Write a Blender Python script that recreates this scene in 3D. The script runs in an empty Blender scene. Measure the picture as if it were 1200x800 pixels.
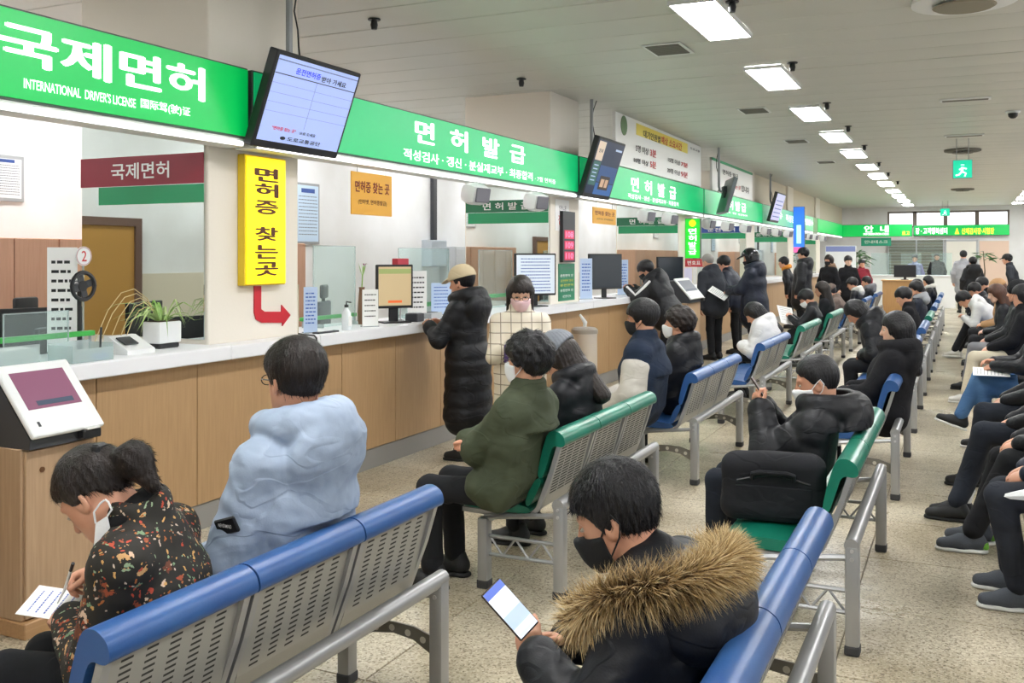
import bpy, bmesh, math, random
import numpy as np
from mathutils import Vector, Matrix
from math import sin, cos, pi, radians as rad

# ------------------------------------------------------------ camera, world, exposure
FPX, HC, VPX, HZ = 1130.0, 1.65, 1128.0, 300.0     # focal length in px, camera height, vanishing point, horizon
TH = math.atan((VPX - 600) / FPX)
CT, ST = cos(TH), sin(TH)
scene = bpy.context.scene
COL = scene.collection
cam_d = bpy.data.cameras.new('camera')
cam_d.sensor_width = 36.0
cam_d.lens = FPX / 1200 * 36.0
cam_d.shift_y = -(400 - HZ) / 1200
cam_d.clip_start = 0.05
cam = bpy.data.objects.new('camera', cam_d)
COL.objects.link(cam)
cam.location = (0, 0, HC)
cam.rotation_euler = (pi / 2, 0, TH)
scene.camera = cam

world = bpy.data.worlds.new('overcast_sky')
scene.world = world
world.use_nodes = True
bg = world.node_tree.nodes['Background']
bg.inputs[0].default_value = (0.93, 0.96, 1.0, 1)
bg.inputs[1].default_value = 2.2

vs = scene.view_settings
vs.view_transform = 'Standard'
vs.look = 'None'
vs.gamma = 1.0
vs.use_curve_mapping = False
vs.exposure = 0.14
PANEL_LIGHT = 37.0
OFFICE_LIGHT = 30.0

# ------------------------------------------------------------ pixel -> place
def ray(px, py):
    a = (px - 600) / FPX
    return Vector((-ST + CT * a, CT + ST * a, (HZ - py) / FPX))
C0 = Vector((0, 0, HC))
def onX(px, py, X): r = ray(px, py); return C0 + r * (X / r.x)
def onY(px, py, Y): r = ray(px, py); return C0 + r * (Y / r.y)
def onZ(px, py, Z): r = ray(px, py); return C0 + r * ((Z - HC) / r.z)

# ------------------------------------------------------------ materials
def lin(h):
    h = h.lstrip('#')
    c = [int(h[i:i + 2], 16) / 255 for i in (0, 2, 4)]
    return tuple(x / 12.92 if x <= 0.04045 else ((x + 0.055) / 1.055) ** 2.4 for x in c) + (1.0,)
MATS = {}
def _principled(name):
    m = bpy.data.materials.new(name); m.use_nodes = True
    return m, m.node_tree, m.node_tree.nodes['Principled BSDF']
def N(nt, t, **kw):
    n = nt.nodes.new(t)
    for k, v in kw.items():
        if k in n.inputs.keys(): n.inputs[k].default_value = v
        else: setattr(n, k, v)
    return n
def ramp(nt, stops, interp='LINEAR'):
    r = nt.nodes.new('ShaderNodeValToRGB'); cr = r.color_ramp; cr.interpolation = interp
    while len(cr.elements) < len(stops): cr.elements.new(0.5)
    for e, (p, c) in zip(cr.elements, stops): e.position = p; e.color = c if not isinstance(c, str) else lin(c)
    return r
def M(name, hexc='#808080', rough=0.5, metal=0.0, var=None, bump=None, emit=None, spec=0.5, trans=0, coat=0, stretch=None, sheen=0):
    """procedural material: base colour, optional colour variation (scale, hex2, amount) and bump (scale, strength)"""
    if name in MATS: return MATS[name]
    m, nt, b = _principled(name)
    b.inputs['Base Color'].default_value = lin(hexc)
    b.inputs['Roughness'].default_value = rough
    b.inputs['Metallic'].default_value = metal
    b.inputs['Specular IOR Level'].default_value = spec
    if trans: b.inputs['Transmission Weight'].default_value = trans
    if coat: b.inputs['Coat Weight'].default_value = coat
    if sheen:
        b.inputs['Sheen Weight'].default_value = sheen
    L = nt.links
    tc = N(nt, 'ShaderNodeTexCoord'); src = tc.outputs['Object']
    if stretch:
        mp = N(nt, 'ShaderNodeMapping'); mp.inputs['Scale'].default_value = stretch
        L.new(src, mp.inputs['Vector']); src = mp.outputs[0]
    if var:
        nz = N(nt, 'ShaderNodeTexNoise', Scale=var[0], Detail=4.0)
        L.new(src, nz.inputs['Vector'])
        r = ramp(nt, [(0.35, hexc), (0.65, var[1])])
        L.new(nz.outputs['Fac'], r.inputs[0]); L.new(r.outputs[0], b.inputs['Base Color'])
    if bump:
        nb = N(nt, 'ShaderNodeTexNoise', Scale=bump[0], Detail=3.0)
        L.new(src, nb.inputs['Vector'])
        bp = N(nt, 'ShaderNodeBump', Strength=bump[1], Distance=0.01)
        L.new(nb.outputs['Fac'], bp.inputs['Height']); L.new(bp.outputs[0], b.inputs['Normal'])
    if emit:
        b.inputs['Emission Color'].default_value = lin(emit[0])
        b.inputs['Emission Strength'].default_value = emit[1]
    MATS[name] = m
    return m
def glow(name, hexc, s):
    """a backlit surface: sign face, lamp diffuser, screen"""
    if name in MATS: return MATS[name]
    m, nt, b = _principled(name)
    b.inputs['Base Color'].default_value = lin(hexc)
    b.inputs['Roughness'].default_value = 0.35
    b.inputs['Emission Color'].default_value = lin(hexc)
    b.inputs['Emission Strength'].default_value = s
    MATS[name] = m
    return m
def clear(name, tint='#f4fbf8', alpha=0.12, rough=0.03):
    if name in MATS: return MATS[name]
    m = bpy.data.materials.new(name); m.use_nodes = True; nt = m.node_tree
    for n in list(nt.nodes): nt.nodes.remove(n)
    o = N(nt, 'ShaderNodeOutputMaterial'); t = N(nt, 'ShaderNodeBsdfTransparent', Color=lin(tint))
    g = N(nt, 'ShaderNodeBsdfPrincipled'); g.inputs['Base Color'].default_value = lin('#dfe8e8'); g.inputs['Roughness'].default_value = rough
    mx = N(nt, 'ShaderNodeMixShader'); mx.inputs[0].default_value = alpha
    nt.links.new(t.outputs[0], mx.inputs[1]); nt.links.new(g.outputs[0], mx.inputs[2]); nt.links.new(mx.outputs[0], o.inputs[0])
    MATS[name] = m
    return m
def wood(name, c1, c2, axis='z', rough=0.45):
    if name in MATS: return MATS[name]
    m, nt, b = _principled(name); L = nt.links
    tc = N(nt, 'ShaderNodeTexCoord'); mp = N(nt, 'ShaderNodeMapping')
    s = {'z': (22, 22, 1.1), 'y': (22, 1.1, 22), 'x': (1.1, 22, 22)}[axis]
    mp.inputs['Scale'].default_value = s
    L.new(tc.outputs['Object'], mp.inputs['Vector'])
    nz = N(nt, 'ShaderNodeTexNoise', Scale=3.0, Detail=5.0, Roughness=0.6); L.new(mp.outputs[0], nz.inputs['Vector'])
    r = ramp(nt, [(0.3, c1), (0.7, c2)]); L.new(nz.outputs['Fac'], r.inputs[0]); L.new(r.outputs[0], b.inputs['Base Color'])
    b.inputs['Roughness'].default_value = rough
    MATS[name] = m
    return m

# ------------------------------------------------------------ mesh helpers
def link(name, me, mat=None, parent=None, loc=None, rot=None):
    o = bpy.data.objects.new(name, me); COL.objects.link(o)
    if mat is not None and me is not None:
        if isinstance(mat, (list, tuple)):
            for x in mat: me.materials.append(x)
        elif not me.materials: me.materials.append(mat)
    if parent is not None: o.parent = parent
    if loc is not None: o.location = loc
    if rot is not None: o.rotation_euler = rot
    return o
def tag(o, label=None, cat=None, group=None, kind=None):
    if label: o['label'] = label
    if cat: o['category'] = cat
    if group: o['group'] = group
    if kind: o['kind'] = kind
    return o
def thing(name, label, cat, loc=(0, 0, 0), rz=0.0, group=None, parent=None):
    o = bpy.data.objects.new(name, None); COL.objects.link(o); o.empty_display_size = 0.1
    o.location = loc; o.rotation_euler = (0, 0, rz)
    return tag(o, label, cat, group)
def copy_tree(o, parent=None):
    c = o.copy(); COL.objects.link(c)
    if parent is not None: c.parent = parent
    for ch in list(o.children): copy_tree(ch, c)
    return c
class G:
    """collects shapes of ONE part"""
    def __init__(s): s.v = []; s.f = []
    def add(s, v, f):
        n = len(s.v); s.v += [tuple(x) for x in v]; s.f += [tuple(i + n for i in q) for q in f]; return s
    def box(s, lo, hi, bev=0.0, rot=None, piv=None):
        lo, hi = Vector(lo), Vector(hi)
        if bev > 0:
            bm = bmesh.new(); bmesh.ops.create_cube(bm, size=1)
            for v in bm.verts: v.co = Vector([(lo[i] + hi[i]) / 2 + v.co[i] * (hi[i] - lo[i]) for i in range(3)])
            bmesh.ops.bevel(bm, geom=bm.edges[:], offset=bev, segments=2 if bev > 0.008 else 1, profile=0.5, affect='EDGES')
            bm.verts.index_update()
            v = [x.co.copy() for x in bm.verts]; f = [[q.index for q in p.verts] for p in bm.faces]; bm.free()
        else:
            v = [Vector((x, y, z)) for x in (lo.x, hi.x) for y in (lo.y, hi.y) for z in (lo.z, hi.z)]
            f = [(0, 1, 3, 2), (4, 6, 7, 5), (0, 4, 5, 1), (2, 3, 7, 6), (0, 2, 6, 4), (1, 5, 7, 3)]
        if rot is not None:
            p = Vector(piv) if piv is not None else (lo + hi) / 2
            v = [rot @ (x - p) + p for x in v]
        return s.add(v, f)
    def cbox(s, c, size, bev=0.0, rot=None):
        c = Vector(c); h = Vector(size) / 2
        return s.box(c - h, c + h, bev, rot, c)
    def tube(s, pts, r, n=8, caps=True, closed=False):
        pts = [Vector(p) for p in pts]
        rs = r if isinstance(r, (list, tuple)) else [r] * len(pts)
        vs, fs = [], []
        up = Vector((0, 0, 1)); m = len(pts); prev = None
        for i, p in enumerate(pts):
            if closed: t = pts[(i + 1) % m] - pts[i - 1]
            else: t = pts[min(i + 1, m - 1)] - pts[max(i - 1, 0)]
            t = t.normalized() if t.length > 1e-9 else Vector((0, 0, 1))
            if prev is None:
                a = t.orthogonal().normalized() if abs(t.dot(up)) > 0.95 else t.cross(up).normalized()
            else:
                a = prev - t * prev.dot(t); a = a.normalized() if a.length > 1e-6 else t.orthogonal().normalized()
            prev = a; b = t.cross(a)
            for k in range(n):
                q = 2 * pi * k / n
                vs.append(p + (a * cos(q) + b * sin(q)) * rs[i])
        last = m if closed else m - 1
        for i in range(last):
            j = (i + 1) % m
            for k in range(n):
                fs.append((i * n + k, i * n + (k + 1) % n, j * n + (k + 1) % n, j * n + k))
        if caps and not closed:
            fs.append(tuple(range(n))[::-1]); fs.append(tuple((m - 1) * n + k for k in range(n)))
        return s.add(vs, fs)
    def lathe(s, prof, c=(0, 0, 0), n=20, M4=None):
        c = Vector(c); vs, fs = [], []
        for (r, z) in prof:
            for k in range(n):
                q = 2 * pi * k / n; p = Vector((r * cos(q), r * sin(q), z))
                if M4 is not None: p = M4 @ p
                vs.append(p + c)
        for i in range(len(prof) - 1):
            for k in range(n):
                fs.append((i * n + k, i * n + (k + 1) % n, (i + 1) * n + (k + 1) % n, (i + 1) * n + k))
        fs.append(tuple(range(n))[::-1]); fs.append(tuple((len(prof) - 1) * n + k for k in range(n)))
        return s.add(vs, fs)
    def prism(s, poly, fn, a, b):
        """poly: 2-D outline; fn(u, v, w) -> 3-D; extruded from w=a to w=b"""
        n = len(poly)
        v = [fn(u, w, a) for u, w in poly] + [fn(u, w, b) for u, w in poly]
        f = [tuple(range(n))[::-1], tuple(range(n, 2 * n))] + [(i, (i + 1) % n, n + (i + 1) % n, n + i) for i in range(n)]
        return s.add(v, f)
    def build(s, name, mat, parent=None, smooth=False, loc=None, rot=None):
        me = bpy.data.meshes.new(name); me.from_pydata([tuple(x) for x in s.v], [], s.f); me.update()
        bm = bmesh.new(); bm.from_mesh(me); bmesh.ops.recalc_face_normals(bm, faces=bm.faces[:]); bm.to_mesh(me); bm.free()
        if smooth:
            me.shade_smooth(); me.set_sharp_from_angle(angle=rad(38))
        return link(name, me, mat, parent, loc, rot)
def share(name, o, loc, parent=None, rot=None):
    c = bpy.data.objects.new(name, o.data); COL.objects.link(c); c.location = loc
    if parent is not None: c.parent = parent
    if rot is not None: c.rotation_euler = rot
    return c

# ------------------------------------------------------------ lettering (flat print, a hair proud of its sign)
_LET = []                                   # all lettering is set in one go at the end (see set_lettering)
def set_lettering():
    """one text block, one line per request; cut into lines and fitted to each place"""
    tc_ = bpy.data.curves.new('lettering', 'FONT'); to_ = bpy.data.objects.new('lettering', tc_)
    bodies = sorted({q[1] for q in _LET}); LS = 4.0
    tc_.body = '\n'.join(bodies); tc_.offset = 0.004; tc_.size = 1.0; tc_.resolution_u = 3; tc_.space_line = LS
    me = bpy.data.meshes.new_from_object(to_)
    co = np.empty(len(me.vertices) * 3, np.float32); me.vertices.foreach_get('co', co); co = co.reshape(-1, 3)
    row_of = np.round(-(co[:, 1] - 0.35) / LS).astype(int)
    pol = [tuple(p.vertices) for p in me.polygons]; prow = [row_of[p[0]] for p in pol]
    byrow = {}
    for p, r in zip(pol, prow): byrow.setdefault(r, []).append(p)
    for o, body, w, h, bold, align in _LET:
        ps = byrow.get(bodies.index(body), [])
        ids = sorted({i for p in ps for i in p}); mp = {i: n for n, i in enumerate(ids)}
        c = co[ids].copy(); lo, hi = c.min(0), c.max(0); sz = np.maximum(hi - lo, 1e-4)
        if h is None: sx = sy = w / sz[0]
        elif w is None: sx = sy = h / sz[1]
        else: sx, sy = w / sz[0], h / sz[1]
        off = {'C': (lo[0] + hi[0]) / 2, 'L': lo[0], 'R': hi[0]}[align]
        c[:, 0] = (c[:, 0] - off) * sx; c[:, 1] = (c[:, 1] - (lo[1] + hi[1]) / 2) * sy; c[:, 2] = 0
        # words set wide apart become objects of their own
        rng = sorted((min(co[i][0] for i in p), max(co[i][0] for i in p), n) for n, p in enumerate(ps))
        groups, right = [], None
        for x0, x1, n in rng:
            if right is None or x0 - right > 0.34: groups.append([])
            groups[-1].append(ps[n]); right = x1 if right is None else max(right, x1)
        bx_, by_ = bold * sx, bold * sy * 0.6     # heavier strokes: the outline laid down again, shifted by a stroke's share
        for gi, gp in enumerate(groups):
            og = o
            if gi:
                og = bpy.data.objects.new(o.name.split('.')[0], bpy.data.meshes.new('lettering')); COL.objects.link(og)
                og.data.materials.append(o.data.materials[0]); og.parent = o.parent; og.matrix_basis = o.matrix_basis.copy()
            use = sorted({i for p in gp for i in p}); m2 = {i: n for n, i in enumerate(use)}; cc = [c[mp[i]] for i in use]
            V, F = [], []
            for q, (dx, dy) in enumerate(((0, 0), (bx_, 0), (-bx_, 0), (0, by_), (0, -by_)) if bold > 0.008 else ((0, 0),)):
                F += [tuple(m2[i] + len(V) for i in p) for p in gp]
                V += [(x + dx, y + dy, 0.0001 * q) for x, y, _ in cc]
            og.data.from_pydata(V, [], F); og.data.update()
    bpy.data.objects.remove(to_); bpy.data.curves.remove(tc_); bpy.data.meshes.remove(me)
FACE_PX = Matrix(((0, 0, 1, 0), (1, 0, 0, 0), (0, 1, 0, 0), (0, 0, 0, 1)))    # reads along +Y, faces +X
FACE_NY = Matrix(((1, 0, 0, 0), (0, 0, -1, 0), (0, 1, 0, 0), (0, 0, 0, 1)))   # reads along +X, faces -Y
FACE_PY = Matrix(((-1, 0, 0, 0), (0, 0, 1, 0), (0, 1, 0, 0), (0, 0, 0, 1)))   # faces +Y
def letter(body, loc, mat, parent, w=None, h=None, bold=0.0, face=FACE_PX, align='C', name='lettering'):
    o = link(name, bpy.data.meshes.new(name), mat, parent)
    _LET.append((o, body, w, h, bold, align))
    o.matrix_local = Matrix.Translation(loc) @ face
    return o
def lines_of_print(parent, mat, rows, face, name='printed_lines'):
    """rows of small print: each row (loc, width, height, seed) becomes word-like dashes on the sheet"""
    g = G()
    for loc, w, h, sd in rows:
        R = random.Random(sd); x = -w / 2; T = Matrix.Translation(loc) @ face
        while x < w / 2 - h:
            l = min(h * R.uniform(0.8, 2.6), w / 2 - x)
            g.add([T @ Vector(p) for p in ((x, -h / 2, 0), (x + l, -h / 2, 0), (x + l, h / 2, 0), (x, h / 2, 0))], [(0, 1, 2, 3)])
            x += l + h * 0.5
    return g.build(name, mat, parent)
# ============================================================ THE SETTING
CEIL = 3.53
YN, YF, XL, XR = -3.6, 40.0, -7.6, 5.2
white_wall = M('white_wall', '#e8e9ea', 0.75, var=(1.3, '#dededd'), bump=(60, 0.05))
beige_wall = M('beige_wall', '#d8cfbb', 0.75, bump=(60, 0.05))
pale_gypsum = M('pale_column_paint', '#e6dfd3', 0.7, bump=(40, 0.06))
grey_alu = M('grey_aluminium', '#b9bcbf', 0.35, 0.7)

# terrazzo floor: sub-floor slab, near slabs as single tiles, far ones in the material
def terrazzo(name, joints=False):
    m, nt, b = _principled(name); L = nt.links
    tc = N(nt, 'ShaderNodeNewGeometry')
    v1 = N(nt, 'ShaderNodeTexVoronoi', Scale=120.0); L.new(tc.outputs['Position'], v1.inputs['Vector'])
    sep = N(nt, 'ShaderNodeSeparateColor'); L.new(v1.outputs['Color'], sep.inputs[0])
    chips = ramp(nt, [(0.0, '#8a7d66'), (0.08, '#a3967f'), (0.2, '#c5bba4'), (0.6, '#d3c9b4'), (0.85, '#dfd7c5'), (1.0, '#b5a88f')], 'CONSTANT')
    L.new(sep.outputs[0], chips.inputs[0])
    nz = N(nt, 'ShaderNodeTexNoise', Scale=1.4, Detail=5.0); L.new(tc.outputs['Position'], nz.inputs['Vector'])
    dirt = ramp(nt, [(0.3, '#c6c0b4'), (0.7, '#ffffff')]); L.new(nz.outputs['Fac'], dirt.inputs[0])
    mx = N(nt, 'ShaderNodeMix', data_type='RGBA', blend_type='MULTIPLY'); mx.inputs[0].default_value = 1.0
    L.new(chips.outputs[0], mx.inputs[6]); L.new(dirt.outputs[0], mx.inputs[7])
    out = mx.outputs[2]
    if joints:
        br = N(nt, 'ShaderNodeTexBrick', offset=0.0); br.inputs['Scale'].default_value = 1.0
        br.inputs['Color1'].default_value = (1, 1, 1, 1); br.inputs['Color2'].default_value = (0.95, 0.95, 0.95, 1)
        br.inputs['Mortar'].default_value = lin('#8d877c'); br.inputs['Mortar Size'].default_value = 0.006
        br.inputs['Brick Width'].default_value = 0.82; br.inputs['Row Height'].default_value = 0.82
        L.new(tc.outputs['Position'], br.inputs['Vector'])
        m2 = N(nt, 'ShaderNodeMix', data_type='RGBA', blend_type='MULTIPLY'); m2.inputs[0].default_value = 1.0
        L.new(out, m2.inputs[6]); L.new(br.outputs[0], m2.inputs[7]); out = m2.outputs[2]
    L.new(out, b.inputs['Base Color'])
    rr = ramp(nt, [(0.3, (0.40,) * 3 + (1,)), (0.7, (0.26,) * 3 + (1,))]); L.new(nz.outputs['Fac'], rr.inputs[0]); L.new(rr.outputs[0], b.inputs['Roughness'])
    return m
terr, terr_far = terrazzo('terrazzo'), terrazzo('terrazzo_far', True)
grout = M('tile_joint', '#8b8375', 0.8)
TS, TY0, TX0 = 0.82, -0.12, -0.47 - 5 * 0.82
NTX, NTY = 7, 27
yfar = TY0 + NTY * TS
floor = tag(G().box((XL, YN, -0.16), (XR, YF, -0.010)).build('floor', grout), kind='structure')
tile0 = None
for i in range(NTX):
    for j in range(NTY):
        p = (TX0 + i * TS, TY0 + j * TS, 0)
        if tile0 is None:
            g = G().box((0.0035, 0.0035, -0.012), (TS - 0.0035, TS - 0.0035, 0.0), 0.0015)
            tile0 = g.build('floor_tile', terr, floor, loc=p)
        else: share('floor_tile', tile0, p, floor)
xr = TX0 + NTX * TS
g = G().box((XL, yfar, -0.012), (XR, YF, 0)).box((xr, YN, -0.012), (XR, yfar, 0)).box((XL, YN, -0.012), (TX0, yfar, 0)).box((TX0, YN, -0.012), (xr, TY0, 0))
tag(g.build('far_floor_tiles', terr_far, floor), kind='stuff')

# ceiling of wide linear metal strips running across the hall
ceil_paint = M('ceiling_strip_paint', '#cfcfc8', 0.42, var=(0.5, '#c3c4bd'), spec=0.4)
ceiling = tag(G().box((XL, YN, CEIL + 0.012), (XR, YF, CEIL + 0.12)).build('ceiling', M('ceiling_gap', '#77766f', 0.8)), kind='structure')
SW = 0.545
strip0 = None
R = random.Random(4)
for k in range(int((YF - YN) / SW)):
    loc = (0, YN + (k + 0.5) * SW, CEIL + R.uniform(-0.002, 0.002))
    if strip0 is None:
        prof = [(-SW / 2 + 0.006, 0.011), (-SW / 2 + 0.006, 0.004), (-SW / 2 + 0.014, 0.0), (SW / 2 - 0.014, 0.0), (SW / 2 - 0.006, 0.004), (SW / 2 - 0.006, 0.011)]
        strip0 = G().prism(prof, lambda u, v, w: (w, u, v), XL, XR).build('ceiling_strip', ceil_paint, ceiling, loc=loc)
    else: share('ceiling_strip', strip0, loc, ceiling)

# walls
tag(G().box((XL - 0.15, YN, 0), (XL, YF, CEIL + 0.1)).build('wall_left', white_wall), kind='structure')
tag(G().box((XL - 0.15, YN - 0.15, 0), (XR + 0.15, YN, CEIL + 0.1)).build('wall_near', white_wall), kind='structure')
# right wall with a band of tall windows
wr = G()
ys = [YN] + [v for k in range(6) for v in (-1 + 6.8 * k, 3.4 + 6.8 * k)] + [YF]
wr.box((XR, YN, 0), (XR + 0.15, YF, 0.9)).box((XR, YN, 3.0), (XR + 0.15, YF, CEIL + 0.1))
for k in range(0, len(ys), 2): wr.box((XR, ys[k], 0.9), (XR + 0.15, ys[k + 1], 3.0))
tag(wr.build('wall_right', white_wall), kind='structure')
pane = clear('window_glass', '#ffffff', 0.08)
for k in range(6):
    y0, y1 = -1 + 6.8 * k, 3.4 + 6.8 * k
    w = tag(G().box((XR + 0.04, y0, 0.9), (XR + 0.10, y0 + 0.06, 3.0)).box((XR + 0.04, y1 - 0.06, 0.9), (XR + 0.10, y1, 3.0)).box((XR + 0.04, (y0 + y1) / 2 - 0.03, 0.9), (XR + 0.10, (y0 + y1) / 2 + 0.03, 3.0))
            .box((XR + 0.04, y0, 0.9), (XR + 0.10, y1, 0.96)).box((XR + 0.04, y0, 2.94), (XR + 0.10, y1, 3.0)).build('window_%d' % (k + 10), grey_alu), kind='structure')
    for a, b_ in ((y0, (y0 + y1) / 2), ((y0 + y1) / 2, y1)):
        G().box((XR + 0.065, a + 0.05, 0.95), (XR + 0.071, b_ - 0.05, 2.95)).build('pane', pane, w)

# far end wall: transom windows above the sign, shuttered opening, door
zt0, zt1 = onY(1100, 266, YF).z, onY(1100, 247, YF).z
xa, xb, xc, xd = (onY(p, 300, YF).x for p in (1040, 1107, 1146, 1183))
zd = onY(1100, 281, YF).z
wf = G().box((XL, YF, 0), (xa, YF + 0.15, CEIL + 0.1)).box((xa, YF, zt1), (xd, YF + 0.15, CEIL + 0.1)).box((xa, YF, zd), (xd, YF + 0.15, zt0)).box((xd, YF, 0), (XR + 0.15, YF + 0.15, CEIL + 0.1)).box((xa, YF, 0), (xd, YF + 0.15, zd))
tag(wf.build('wall_far', white_wall), kind='structure')
dark_frame = M('bronze_window_frame', '#7d746a', 0.5, 0.3)
xs = [onY(p, 300, YF).x for p in (1040, 1072, 1108, 1145, 1183)]
for i in range(4):
    a, b_ = xs[i], xs[i + 1]
    w = tag(G().box((a, YF + 0.02, zt0), (a + 0.07, YF + 0.1, zt1)).box((b_ - 0.07, YF + 0.02, zt0), (b_, YF + 0.1, zt1)).box((a, YF + 0.02, zt1 - 0.07), (b_, YF + 0.1, zt1)).box((a, YF + 0.02, zt0), (b_, YF + 0.1, zt0 + 0.05)).build('window_%d' % (i + 1), dark_frame), kind='structure')
    G().box((a + 0.06, YF + 0.05, zt0 + 0.04), (b_ - 0.06, YF + 0.056, zt1 - 0.06)).build('pane', pane, w)
# roller-shutter opening with brown slats
sh = thing('roller_shutter', 'brown slatted shutter behind glass at the far end of the hall', 'shutter', (xa, YF - 0.125, 0))
slat_m = [M('shutter_slat_brown', '#8a7a6b', 0.6), M('shutter_slat_pale', '#a99a8a', 0.6)]
nsl = 20
s0 = {}
for k in range(nsl):
    z0 = zd * k / nsl
    mi = k % 3 == 0
    if mi not in s0: s0[mi] = G().box((0, 0.08, 0.008), (xb - xa, 0.11, zd / nsl - 0.008), 0.004).build('slat', slat_m[mi], sh, loc=(0, 0, z0))
    else: share('slat', s0[mi], (0, 0, z0), sh)
G().box((0.02, 0.03, 0), (xb - xa - 0.02, 0.036, zd)).build('glass_sheet', clear('shop_glass', '#eef5f2', 0.1), sh)
gm = G()
for f_ in (0.0, 0.5, 0.97): gm.box(((xb - xa) * f_, 0.0, 0), ((xb - xa) * f_ + 0.05, 0.07, zd))
gm.build('mullion', grey_alu, sh)
dr = tag(G().box((xb + 0.05, YF - 0.06, 0.0), (xc - 0.05, YF - 0.004, zd - 0.05), 0.01).build('door_1', M('cream_door', '#ece9df', 0.5)), kind='structure')
G().box((xb, YF - 0.08, 0), (xb + 0.06, YF - 0.003, zd)).box((xc - 0.06, YF - 0.08, 0), (xc, YF - 0.003, zd)).box((xb, YF - 0.08, zd - 0.06), (xc, YF - 0.003, zd)).build('door_frame', grey_alu, dr)
G().cbox((xb + 0.2, YF - 0.085, 1.0), (0.03, 0.05, 0.25), 0.01).build('door_handle', grey_alu, dr)
tag(G().box((xc + 0.05, YF - 0.02, 0.3), (xd - 0.02, YF - 0.004, zd - 0.05)).build('trim_1', M('salmon_wall_panel', '#e6cbb8', 0.7)), kind='structure')
# office door and beige dado that the first mirror shows
tag(G().box((XL, YN, 0.0), (XL + 0.012, 1.95, 1.47)).build('trim_2', beige_wall), kind='structure')
d2 = tag(G().box((XL + 0.004, 2.05, 0), (XL + 0.05, 2.95, 1.95), 0.006).build('door_2', M('ochre_door', '#b98a45', 0.5)), kind='structure')
G().box((XL + 0.003, 1.97, 0), (XL + 0.07, 2.05, 2.03)).box((XL + 0.003, 2.95, 0), (XL + 0.07, 3.03, 2.03)).box((XL + 0.003, 2.05, 1.95), (XL + 0.07, 2.95, 2.03)).build('door_frame', M('brown_door_frame', '#6b5247', 0.5), d2)
# ------------------------------------------------------------ columns, mirrored on the side that faces the camera
CX0, CX1 = -4.25, -5.35
COLS = [(-0.87, 0.03), (4.63, 5.53), (10.13, 11.03), (15.63, 16.53), (21.13, 22.03), (26.63, 27.53), (32.13, 33.03)]
mirror = M('mirror_glass', '#dfe8e4', 0.015, 1.0)
strip_red = M('crimson_sign_vinyl', '#8f1f33', 0.4)
strip_green = M('dark_green_sign_vinyl', '#17704a', 0.4)
mid_green = M('mid_green_vinyl_and_reflection', '#1c9a63', 0.4)
strip_navy = M('navy_sign_vinyl', '#2b4d9a', 0.4)
ink_white = M('white_lettering', '#f5f7f5', 0.5)
col_words = ['beside the stool nobody sees', 'with the tall yellow lightbox and red arrow', 'with the red number display and green poster', 'with the green sun lightbox',
             'just behind the man in the black helmet', 'with the blue lightbox', 'farthest along the service counter']
for i, (y0, y1) in enumerate(COLS):
    c = thing('column', 'square white column ' + col_words[i] if i else 'square white column nearest the camera, only seen in mirrors', 'column', (0, y0, 0), group='mirrored columns along the counter')
    g = G().box((CX1, 0, 0), (CX0, y1 - y0, CEIL + 0.01), 0.012)
    g.build('core', pale_gypsum, c)
    if i:
        mir = G().box((CX1 + 0.02, -0.012, 1.13), (CX0 - 0.02, -0.001, 2.62), 0.002).build('mirror_panel', mirror, c)
        st = strip_red if i == 1 else (strip_navy if i == 4 else strip_green)
        zs = (2.105, 2.295) if i == 1 else (2.16, 2.30)
        s_ = G().box((CX1 + 0.02, -0.02, zs[0]), (CX0 - 0.02, -0.0125, zs[1])).build('name_strip', st, mir)
        letter('국제면허' if i == 1 else ('면 허 발 급' if i < 4 else '운전면허'), ((CX0 + CX1) / 2, -0.021, (zs[0] + zs[1]) / 2), ink_white, mir, w=0.50 if i == 1 else 0.6, h=0.105 if i == 1 else 0.085, bold=0.012, face=FACE_NY, name='strip_lettering')
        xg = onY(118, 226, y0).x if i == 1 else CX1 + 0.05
        G().box((xg, -0.017, 1.985 if i == 1 else 2.03), (CX0 - 0.02, -0.0125, zs[0] - 0.004)).build('reflection_strip', mid_green, mir)  # green reflection in the mirror, put in as a flat coloured strip
    G().box((CX1, y1 - y0 + 0.001, 0.9), (CX0, y1 - y0 + 0.006, 1.45)).build('lower_panel', beige_wall, c)
    G().box((CX0 + 0.0005, 0.0, 0.0), (CX0 + 0.012, y1 - y0, 0.1)).build('skirting', grey_alu, c)

# ------------------------------------------------------------ the long service counter
KX, KZ = -4.06, 1.10                     # worktop front edge, top height
PX = KX - 0.09                           # panel face
Y0C, Y1C = 0.8, 37.6
oak = wood('counter_oak_laminate', '#a8865f', '#b5946c')
oak2 = wood('kiosk_oak_laminate', '#a88a6c', '#b89b7c')
cnt = thing('service_counter', 'long wood-panelled service counter running the length of the hall', 'counter', (0, 0, 0))
PW = 0.742
p0 = None
ypan = 3.69 - 4 * PW
k = 0
while ypan + k * PW < Y1C:
    loc = (PX, ypan + k * PW, 0)
    if p0 is None: p0 = G().box((-0.02, 0.003, 0.16), (0.0, PW - 0.003, KZ - 0.085), 0.0015).build('front_panel', oak, cnt, loc=loc)
    else: share('front_panel', p0, loc, cnt)
    k += 1
bays = []
yb = ypan
for (c0, c1) in COLS[1:] + [(Y1C, Y1C)]:
    bays.append((yb, c0)); yb = c1
gapm = M('panel_gap_dark', '#4a3a2a', 0.8)
for (a, b_) in bays: G().box((PX - 0.50, a + 0.004, 0.02), (PX - 0.021, b_ - 0.004, KZ - 0.086)).build('carcass', gapm, cnt)
G().box((PX - 0.03, ypan, 0), (PX - 0.012, Y1C, 0.155), 0.002).build('kickboard', M('grey_kickboard', '#8f8d89', 0.5), cnt)
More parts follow.
